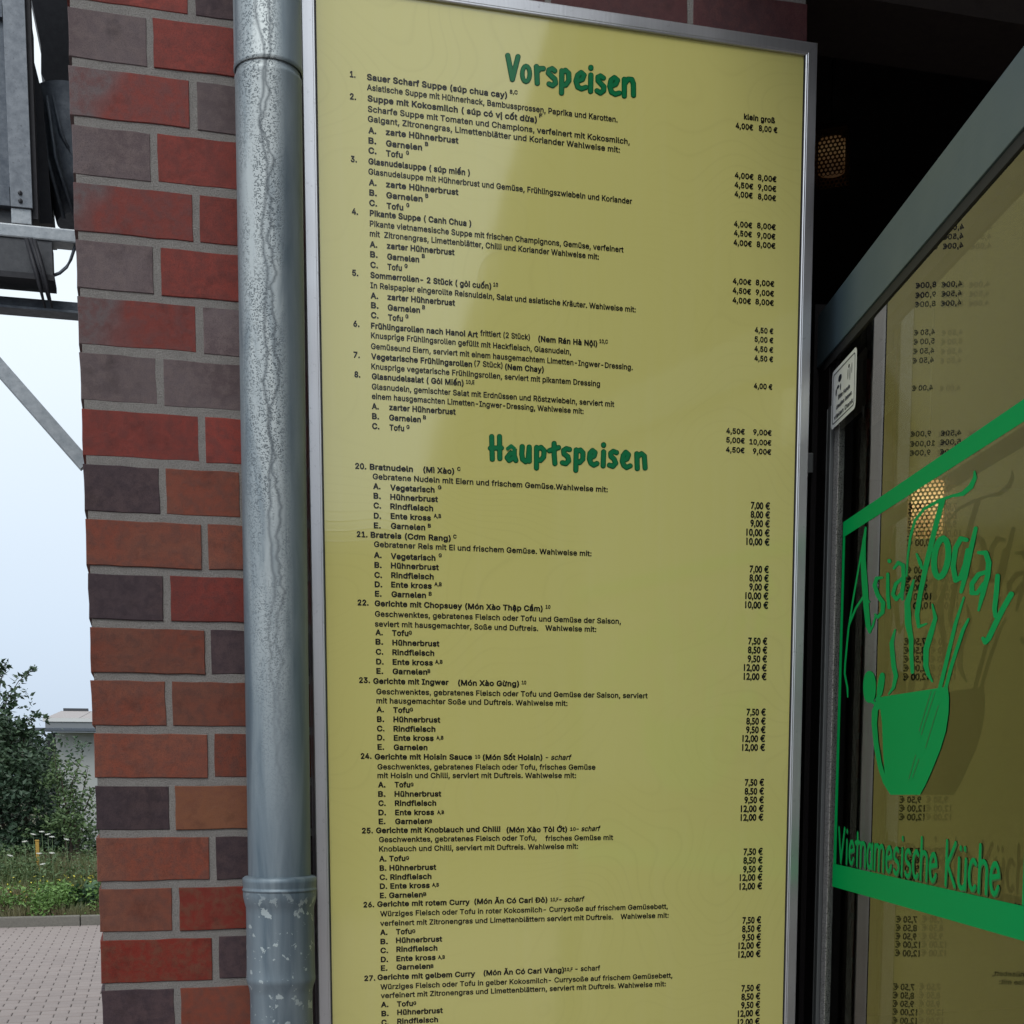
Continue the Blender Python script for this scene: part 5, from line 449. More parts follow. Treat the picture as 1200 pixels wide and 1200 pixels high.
'kue':[[[289,-24,263,-11,248,13,28,961,28,997,49,1025,85,1035,116,1021,132,997,301,269,488,997,517,1030,553,1033,587,1009,592,961,352,13,337,-11,301,-25]],[[745,-25,709,-6,695,37,695,661,709,697,745,715,791,697,805,661,805,25,786,-11,757,-25]],[[1549,-24,1523,-11,1505,25,1503,589,1405,587,1381,601,1365,637,1369,661,1393,688,1505,709,1507,913,1525,942,1561,955,1597,941,1613,913,1621,709,1729,712,1753,694,1765,661,1753,626,1729,608,1621,598,1615,589,1615,25,1597,-11,1561,-25]],[[1825,-25,1794,-11,1775,25,1775,625,1765,661,1789,697,1825,715,1854,709,1885,685,1933,707,1981,714,2053,704,2101,681,2149,638,2198,541,2205,481,2202,13,2185,-12,2149,-25,2113,-11,2098,13,2089,517,2074,553,2041,588,1981,603,1933,583,1902,541,1885,445,1885,25,1866,-11,1837,-25]],[[2629,-24,2593,1,2581,46,2509,-15,2401,-11,2317,73,2271,193,2255,337,2273,493,2321,613,2389,682,2413,696,2509,695,2581,633,2591,685,2617,710,2665,709,2693,673,2695,25,2677,-11,2641,-25],[2445,97,2473,95,2508,133,2541,217,2554,337,2538,469,2505,553,2461,587,2449,587,2415,553,2382,469,2366,337,2379,217,2412,133,2437,105]],[[2821,-24,2794,-11,2775,25,2775,661,2785,691,2821,714,2857,708,2881,685,2929,708,2989,714,3073,689,3121,649,3205,702,3265,715,3325,706,3373,682,3435,613,3461,541,3475,37,3467,1,3445,-19,3409,-24,3383,-11,3368,13,3351,529,3313,589,3265,604,3229,591,3205,565,3175,445,3172,13,3157,-11,3121,-25,3097,-20,3073,1,3065,25,3061,529,3037,577,3001,601,2977,604,2941,592,2909,553,2885,445,2885,25,2869,-9,2833,-25]],[[4585,-25,4549,-6,4535,37,4535,661,4549,697,4585,715,4631,697,4645,661,4645,25,4626,-11,4597,-25]],[[5677,-23,5653,-11,5635,25,5635,973,5653,1021,5689,1035,5727,1021,5745,985,5749,688,5797,708,5857,715,5905,707,5965,678,6001,647,6040,589,6058,541,6065,469,6065,25,6057,1,6037,-18,5989,-21,5965,-1,5955,25,5949,517,5917,574,5869,602,5821,599,5775,565,5763,541,5745,409,5745,25,5727,-11,5689,-25]],[[7009,-24,6983,-11,6965,25,6968,997,6985,1022,7021,1035,7057,1021,7072,997,7081,579,7400,997,7429,1014,7465,1009,7493,973,7489,935,7148,481,7501,67,7515,37,7512,13,7477,-22,7453,-25,7424,-11,7081,390,7075,25,7057,-11,7021,-25]],[[7729,-25,7657,16,7617,61,7584,133,7575,205,7579,661,7599,685,7633,695,7661,685,7681,661,7690,169,7705,130,7729,100,7789,76,7849,98,7888,157,7895,205,7896,649,7921,687,7969,692,7994,673,8005,637,8002,13,7986,-11,7957,-25,7933,-22,7897,-2,7861,-22,7801,-34,7741,-27]],[[8557,-23,8533,-11,8515,25,8515,973,8533,1021,8569,1035,8607,1021,8625,985,8629,688,8677,708,8737,715,8785,707,8845,678,8881,647,8920,589,8938,541,8945,469,8945,25,8937,1,8917,-18,8869,-21,8845,-1,8835,25,8829,517,8797,574,8749,602,8701,599,8655,565,8643,541,8625,409,8625,25,8607,-11,8569,-25]],[[1105,-12,1003,49,983,73,920,217,907,397,947,565,1028,673,1057,695,1165,708,1201,695,1295,601,1355,421,1345,389,1321,369,1025,313,1029,241,1071,145,1081,130,1129,103,1177,129,1249,242,1297,246,1320,229,1331,205,1326,169,1249,38,1117,-14],[1028,433,1213,460,1223,469,1200,541,1153,589,1105,591,1048,517,1031,445]],[[3745,-12,3643,49,3623,73,3560,217,3547,397,3587,565,3668,673,3697,695,3805,708,3841,695,3935,601,3995,421,3985,389,3961,369,3665,313,3669,241,3711,145,3721,130,3769,103,3817,129,3889,242,3937,246,3960,229,3971,205,3966,169,3889,38,3757,-14],[3668,433,3853,460,3863,469,3840,541,3793,589,3745,591,3688,517,3671,445]],[[4177,-13,4117,18,4069,73,4055,109,4068,145,4093,162,4129,162,4189,104,4225,89,4261,90,4285,100,4318,133,4332,169,4330,217,4314,253,4285,280,4177,306,4105,353,4062,421,4046,481,4049,541,4077,613,4129,668,4189,698,4261,704,4333,680,4381,640,4400,613,4399,577,4381,553,4345,541,4249,593,4201,582,4171,553,4161,529,4157,493,4166,457,4189,426,4213,412,4285,399,4347,373,4405,316,4442,229,4442,157,4412,73,4356,13,4273,-22,4189,-18]],[[4873,-11,4813,21,4765,79,4755,109,4765,141,4789,161,4825,163,4849,149,4885,107,4921,89,4957,89,4993,106,5018,133,5032,169,5030,217,5014,253,4990,277,4945,295,4873,308,4808,349,4762,421,4746,481,4749,541,4777,613,4825,665,4897,700,4969,703,5029,682,5084,637,5100,613,5099,577,5077,550,5041,542,4957,591,4921,591,4897,580,4861,529,4857,493,4866,457,4909,413,4981,400,5053,369,5101,321,5142,229,5140,145,5112,73,5053,11,4969,-23,4885,-17]],[[6325,-12,6223,49,6203,73,6140,217,6127,397,6167,565,6248,673,6277,695,6385,708,6421,695,6515,601,6575,421,6565,389,6541,369,6245,313,6249,241,6291,145,6301,130,6349,103,6397,129,6469,242,6517,246,6540,229,6551,205,6546,169,6469,38,6337,-14],[6248,433,6433,460,6443,469,6420,541,6373,589,6325,591,6268,517,6251,445]],[[9205,-12,9103,49,9083,73,9020,217,9007,397,9047,565,9128,673,9157,695,9265,708,9301,695,9395,601,9455,421,9445,389,9421,369,9125,313,9129,241,9171,145,9181,130,9229,103,9277,129,9349,242,9397,246,9420,229,9431,205,9426,169,9349,38,9217,-14],[9128,433,9313,460,9323,469,9300,541,9253,589,9205,591,9148,517,9131,445]],[[5353,-4,5261,73,5206,193,5185,349,5203,493,5260,625,5341,697,5365,707,5461,705,5485,694,5559,625,5573,601,5573,577,5557,548,5521,533,5490,541,5425,597,5389,593,5353,562,5311,469,5297,361,5311,229,5348,145,5389,107,5425,103,5487,157,5521,167,5557,152,5574,109,5557,73,5477,1,5365,-7]],[[8233,-4,8141,73,8086,193,8065,349,8083,493,8140,625,8221,697,8245,707,8341,705,8365,694,8439,625,8453,601,8453,577,8437,548,8401,533,8370,541,8305,597,8269,593,8233,562,8191,469,8177,361,8191,229,8228,145,8269,107,8305,103,8367,157,8401,167,8437,152,8454,109,8437,73,8357,1,8245,-7]],[[7657,816,7635,853,7639,901,7669,931,7717,928,7744,889,7742,841,7717,812,7669,809]],[[7861,813,7837,846,7839,901,7873,932,7909,932,7941,901,7942,841,7909,808,7873,808]],[[733,848,700,877,695,937,716,973,757,985,795,961,805,901,792,865,769,848,745,845]],[[4573,848,4540,877,4535,937,4556,973,4597,985,4635,961,4645,901,4632,865,4609,848,4585,845]]],
'kuew':9.48,
}
_cache = {}
def tess(polys, q, key=None):
    """flat 2D polygons with holes -> verts, tris"""
    if key is not None and key in _cache: return _cache[key]
    V, T = [], []
    for loops in polys:
        ls = [[Vector((l[i]/q, l[i+1]/q, 0)) for i in range(0, len(l), 2)] for l in loops]
        base = len(V); V += [(v.x, v.y) for l in ls for v in l]
        for tri in tessellate_polygon(ls):
            a, b, c = [V[base+i] for i in tri]
            ar = (b[0]-a[0])*(c[1]-a[1])-(b[1]-a[1])*(c[0]-a[0])
            if abs(ar) < 1e-12: continue
            T.append(tuple(base+i for i in (tri if ar > 0 else tri[::-1])))
    if key is not None: _cache[key] = (V, T)
    return V, T
def text_shape(s, font, shear=0):
    V, T, x = [], [], 0
    for ch in s:
        adv, polys = DATA[font][ch]
        v, t = tess(polys, 500, (font, ch)); b = len(V)
        V += [(x+a+shear*c, c) for a, c in v]; T += [tuple(b+i for i in q) for q in t]; x += adv/500+(.022 if font == 'B' else .012)
    return V, T, x
def flat(name, V, T, place, mat_, parent):
    return pyobj(name, [place(a, b) for a, b in V], T, mat_, parent)

# ------------------------------------------------------------------ ground, paving, kerb
def pave_col(g):
    co = g.co(); return g.mix(g.noise(co, 3, 4), (.235, .205, .195), (.30, .27, .255))
def pav_b(t, b):
    g = N(t); oi = g.n('ShaderNodeObjectInfo'); f = g.noise(g.co(), 120, 4, .7)
    big = g.noise(g.co(), 1.1, 3)
    c = g.mix(big, (.275, .232, .225), (.335, .295, .280)); c = g.mix(g.math('MULTIPLY', oi.outputs['Random'], .4), c, (.21, .18, .175))
    c = g.mix(g.ramp(f, [(.3, g3(.5)), (.5, g3(0))]), c, (.13, .115, .11))
    t.links.new(c, b.inputs['Base Color']); g.bump(b, f, .5, .003)
PAV = mat('concrete_paver', rough=.9, build=pav_b)
JOINT = mat('joint_sand', rough=1, build=galv_b((.035, .03, .027), (.06, .052, .045)))
def ground_b(t, b):
    g = N(t); co = g.co(); c = g.mix(g.noise(co, .6, 5), (.06, .075, .03), (.11, .10, .06)); t.links.new(c, b.inputs['Base Color'])
GROUND = mat('rough_ground', rough=1, build=ground_b)
tag(box('ground', -400, 400, -400, 400, -.6, -.03, GROUND), kind='structure')
YK = 16.9
pavement = tag(empty('pavement', (0, 0, 0)), kind='structure')
o = box('joint_bed', -9, 14, -12, YK, -.028, -.006, JOINT, pavement)
PW, PD, G_ = .20, .15, .007
def paver_bm():
    bm = bmesh.new(); x0, x1, y0, y1 = G_/2, PW-G_/2, G_/2, PD-G_/2; c = .006
    lo = [bm.verts.new((a, b, -.03)) for a, b in ((x0, y0), (x1, y0), (x1, y1), (x0, y1))]
    md = [bm.verts.new((a, b, -.004)) for a, b in ((x0, y0), (x1, y0), (x1, y1), (x0, y1))]
    hi = [bm.verts.new((a, b, 0)) for a, b in ((x0+c, y0+c), (x1-c, y0+c), (x1-c, y1-c), (x0+c, y1-c))]
    for A, B in ((lo, md), (md, hi)):
        for i in range(4): bm.faces.new((A[i], A[(i+1) % 4], B[(i+1) % 4], B[i]))
    bm.faces.new(hi); return bm
bm = paver_bm(); pme = bpy.data.meshes.new('paver'); bm.to_mesh(pme); bm.free(); pme.materials.append(PAV)
cnt = 0; rest = []
for r in range(int((YK+12)/PD)):
    y = YK-(r+1)*PD; xoff = (r % 2)*PW/2
    for c in range(-46, 70):
        x = c*PW+xoff
        zz = random.uniform(-.0018, .0018)
        lx = x/y if y > 1 else 0
        if 9.0 < y < 14.6 and cnt < 285 and -.106*y-.05 < x+PW/2 < -.035*y+.12:
            p = bpy.data.objects.new('paver', pme); COL.objects.link(p); p.parent = pavement; p.location = (x, y, zz); cnt += 1
        elif -9 < x < 13.8: rest.append((x, y, zz))
V, F = [], []
pv = [tuple(v.co) for v in pme.vertices]; pf = [tuple(f.vertices) for f in pme.polygons]
for x, y, z in rest:
    if abs(x+1) > 4 or y < 4: # far from the view: top face only
        b = len(V); V += [(x+G_/2, y+G_/2, z), (x+PW-G_/2, y+G_/2, z), (x+PW-G_/2, y+PD-G_/2, z), (x+G_/2, y+PD-G_/2, z)]; F.append((b, b+1, b+2, b+3)); continue
    b = len(V); V += [(x+a, y+c, z+d) for a, c, d in pv]; F += [tuple(b+i for i in f) for f in pf]
tag(pyobj('paver_field', V, F, PAV, pavement), kind='stuff')

def kerb_b(t, b):
    g = N(t); f = g.noise(g.co(), 30, 5, .7); c = g.mix(f, (.12, .115, .105), (.26, .25, .22)); t.links.new(c, b.inputs['Base Color']); g.bump(b, f, .5, .01)
KERB = mat('kerb_concrete', rough=.95, build=kerb_b)
kerb = tag(empty('kerb'), kind='structure')
kx = atY(94, 1077, YK).x
for i in range(-9, 12):
    box('kerb_stone', kx+i*1.0+.005, kx+(i+1)*1.0-.005, YK+.002+random.uniform(0, .004), YK+.13, -.2, .118+random.uniform(-.004, .004), KERB, kerb, .012)

# ------------------------------------------------------------------ building shell, niche, added shade slab
ZT = 4.2
PIER_R = 1.142
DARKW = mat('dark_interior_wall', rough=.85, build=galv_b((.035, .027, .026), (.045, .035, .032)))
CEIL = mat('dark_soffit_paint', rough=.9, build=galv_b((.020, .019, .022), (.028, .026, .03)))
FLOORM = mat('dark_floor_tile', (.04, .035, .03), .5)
wallr = empty('brick_wall', (0, 2.3, 0))
tag(wallr, 'wall of red, brown and dark grey clinker bricks behind the downpipe and menu board', 'brick wall')
box('mortar', -.074, PIER_R-.004, 2.3018, 2.62, 0, ZT, MORTAR, wallr)
def brick_mesh(Lb, seed, D=.10, Hb=.071):
    rnd = random.Random(seed); pts = []
    def line(a, b, n, nx, nz):
        for i in range(n):
            t = i/n; j = rnd.uniform(-.0011, .0006)
            pts.append((a[0]+(b[0]-a[0])*t+nx*j, a[1]+(b[1]-a[1])*t+nz*j))
    n = max(3, int(Lb/.028))
    line((0, 0), (Lb, 0), n, 0, -1); line((Lb, 0), (Lb, Hb), 3, 1, 0); line((Lb, Hb), (0, Hb), n, 0, 1); line((0, Hb), (0, 0), 3, -1, 0)
    cx, cz = Lb/2, Hb/2; bm = bmesh.new()
    def ring(ins, y):
        return [bm.verts.new((x+(-ins if x > cx else ins)*(1 if abs(x-cx) > Lb/2-.004 else 0), y, z+(-ins if z > cz else ins)*(1 if abs(z-cz) > Hb/2-.004 else 0))) for x, z in pts]
    a = ring(.0011, 0); b = ring(.0002, .0008); c = ring(0, .004); d = ring(0, D)
    m = len(pts)
    for A, B in ((a, b), (b, c), (c, d)):
        for i in range(m):
            f = bm.faces.new((A[i], A[(i+1) % m], B[(i+1) % m], B[i])); f.smooth = False
    bm.faces.new(a[::-1])
    bmesh.ops.recalc_face_normals(bm, faces=bm.faces)
    me = bpy.data.meshes.new('brick'); bm.to_mesh(me); bm.free(); me.materials.append(BR['r']); return me
BM = {}
def put_brick(x, z, Lb, colr, par=wallr, yy=0, D=.10):
    key = (round(Lb, 3), random.randrange(4), D)
    if key not in BM: BM[key] = brick_mesh(Lb, hash((key[0], key[1])) & 0xffff, D)
    o = bpy.data.objects.new('brick', BM[key]); COL.objects.link(o); o.parent = par
    o.location = (x, yy+random.uniform(-.0012, .0012), z+random.uniform(-.0008, .0008))
    o.rotation_euler = (0, random.uniform(-.004, .004), random.uniform(-.004, .004))
    o.material_slots[0].link = 'OBJECT'; o.material_slots[0].material = BR[colr]
COLS = {-2: 'dr', -1: 'rd', 0: 'gr', 1: 'mg', 2: 'gr', 3: 'mr', 4: 'gr', 5: 'mg', 6: 'gg', 7: 'rr', 8: 'db', 9: 'bb', 10: 'dr', 11: 'bd', 12: 'bb', 13: 'bb', 14: 'do', 15: 'bd', 16: 'bR', 17: 'Rd', 18: 'db', 19: 'rb'}
XL = -.079
Z0 = 1.163+EYE
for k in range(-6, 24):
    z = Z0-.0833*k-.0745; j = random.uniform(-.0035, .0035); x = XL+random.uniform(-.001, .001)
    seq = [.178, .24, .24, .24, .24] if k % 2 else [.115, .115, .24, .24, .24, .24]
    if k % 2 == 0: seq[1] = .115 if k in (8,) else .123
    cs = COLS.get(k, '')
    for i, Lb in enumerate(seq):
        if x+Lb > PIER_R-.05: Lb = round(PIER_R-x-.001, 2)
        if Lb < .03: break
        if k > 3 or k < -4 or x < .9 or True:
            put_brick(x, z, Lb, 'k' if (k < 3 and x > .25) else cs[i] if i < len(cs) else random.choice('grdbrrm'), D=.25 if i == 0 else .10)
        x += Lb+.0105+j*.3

# flank and back of the house, room behind the door
house = empty('shop_building', (0, 2.6, 0)); tag(house, 'dark shop interior and wall behind the open glass door', 'building')
PLAS = mat('grey_render', rough=.9, build=galv_b((.14, .13, .125), (.18, .17, .16)))
box('side_wall', -.07, .18, 2.63, 9, 0, ZT, PLAS, house)
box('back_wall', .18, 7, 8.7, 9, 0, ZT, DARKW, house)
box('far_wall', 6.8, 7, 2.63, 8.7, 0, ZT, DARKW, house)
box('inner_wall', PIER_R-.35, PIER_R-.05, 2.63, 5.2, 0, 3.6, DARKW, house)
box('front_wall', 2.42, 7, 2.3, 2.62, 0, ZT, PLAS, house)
box('light_block_wall', 3.0, 3.3, -4.5, 2.298, 0, 3.299, DARKW, house)  # unseen wall, added to block light from the right
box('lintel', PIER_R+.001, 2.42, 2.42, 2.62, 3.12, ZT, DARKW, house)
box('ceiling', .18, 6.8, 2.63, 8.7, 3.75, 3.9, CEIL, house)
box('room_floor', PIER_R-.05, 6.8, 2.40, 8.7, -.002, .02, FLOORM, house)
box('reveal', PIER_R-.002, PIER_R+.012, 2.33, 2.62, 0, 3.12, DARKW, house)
# unseen slab added overhead to shade the board and darken its reflection
e0 = Vector((.845, 2.295)); e1 = Vector((1.84, -5.0))
cv = [(e0.x, e0.y), (6.5, 2.295), (6.5, e1.y), (e1.x, e1.y)]
zc0, zc1 = 3.30, 3.54
added_canopy = pyobj('added_canopy', [(x, y, zc0) for x, y in cv]+[(x, y, zc1) for x, y in cv],
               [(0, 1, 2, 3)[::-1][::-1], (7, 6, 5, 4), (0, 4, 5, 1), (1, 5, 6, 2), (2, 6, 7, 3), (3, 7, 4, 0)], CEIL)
tag(added_canopy, 'unseen dark slab added overhead to shade the menu board and its reflection', 'added_canopy')

# unseen building added behind the camera, darkens what the board mirrors
ob = empty('added_building', (5, -27, 0)); tag(ob, 'unseen brown building added behind the camera to darken the menu board reflection', 'building')
OBW = mat('brown_facade', rough=.85, build=galv_b((.10, .06, .05), (.14, .085, .07)))
box('facade', -26, 34, -37, -27, 0, 6.9, OBW, ob)
box('roof', -26.4, 34.4, -37.4, -26.6, 6.901, 7.2, DGREY, ob, .02)
WGL = mat('window_glass', (.02, .025, .03), .08)
for i in range(14):
    for z_ in (.9, 3.5):
        wd = box('window', -24+i*4.1, -22.3+i*4.1, -27.01, -26.96, z_, z_+1.5, PROF, ob)
        box('window_pane', -23.92+i*4.1, -22.38+i*4.1, -26.958, -26.955, z_+.08, z_+1.42, WGL, wd)

# ------------------------------------------------------------------ menu board
YB = 2.25
bd = empty('menu_board', (.70, YB, 1.0))
tag(bd, 'tall yellow menu board with black lettering and green headings in a silver frame', 'menu board')
bx0, bx1, bz0, bz1 = .267, 1.137, .92, 1.239+EYE
fw = .021
box('panel', bx0+.012, bx1-.012, YB+.006, YB+.016, bz0+.012, bz1-.012, BOARD, bd)
def frame_bar(a, b, c, d):
    """a,b outer ends, d,c inner ends (x,z); profile with a raised inner and outer lip"""
    def P(t, s0, s1): return (s0[0]+(s1[0]-s0[0])*t, s0[1]+(s1[1]-s0[1])*t)
    prof = [(0, .045), (0, .0012), (.07, 0), (.80, 0), (.83, .0006), (.93, .0006), (1, .0016), (1, .0055)]
    V = []; n = len(prof)
    for t, y in prof:
        p = P(t, a, d); V.append((p[0], YB+y, p[1]))
    for t, y in prof:
        p = P(t, b, c); V.append((p[0], YB+y, p[1]))
    F = [(i, i+1, n+i+1, n+i) for i in range(n-1)]+[(n-1, 0, n, 2*n-1), tuple(range(n-1, -1, -1)), tuple(range(n, 2*n))]
    o = pyobj('frame_bar', V, F, ALU, bd)
    bm = bmesh.new(); bm.from_mesh(o.data); bmesh.ops.recalc_face_normals(bm, faces=bm.faces); bm.to_mesh(o.data); bm.free()
g_ = .0003
A = (bx0, bz1); B = (bx1, bz1); C_ = (bx1, bz0); D_ = (bx0, bz0)
a = (bx0+fw, bz1-fw); b = (bx1-fw, bz1-fw); c = (bx1-fw, bz0+fw); d = (bx0+fw, bz0+fw)
frame_bar(A, B, b, a); frame_bar((B[0], B[1]-g_), C_, c, (b[0], b[1]-g_)); frame_bar(C_, D_, d, c); frame_bar(D_, (A[0], A[1]-g_), (a[0], a[1]-g_), d)
box('back_tray', bx0+.003, bx1-.003, YB+.046, YB+.047, bz0+.004, bz1-.004, PROF, bd)
for xx in (a[0]+.0002, b[0]-.0022): box('inner_gasket', xx, xx+.002, YB+.0035, YB+.0055, c[1], b[1], GASK, bd)
for xx in (.45, .95):
    for zz in (1.2, 2.2, 2.7): box('spacer', xx, xx+.04, YB+.047, 2.298, zz, zz+.04, PROF, bd)

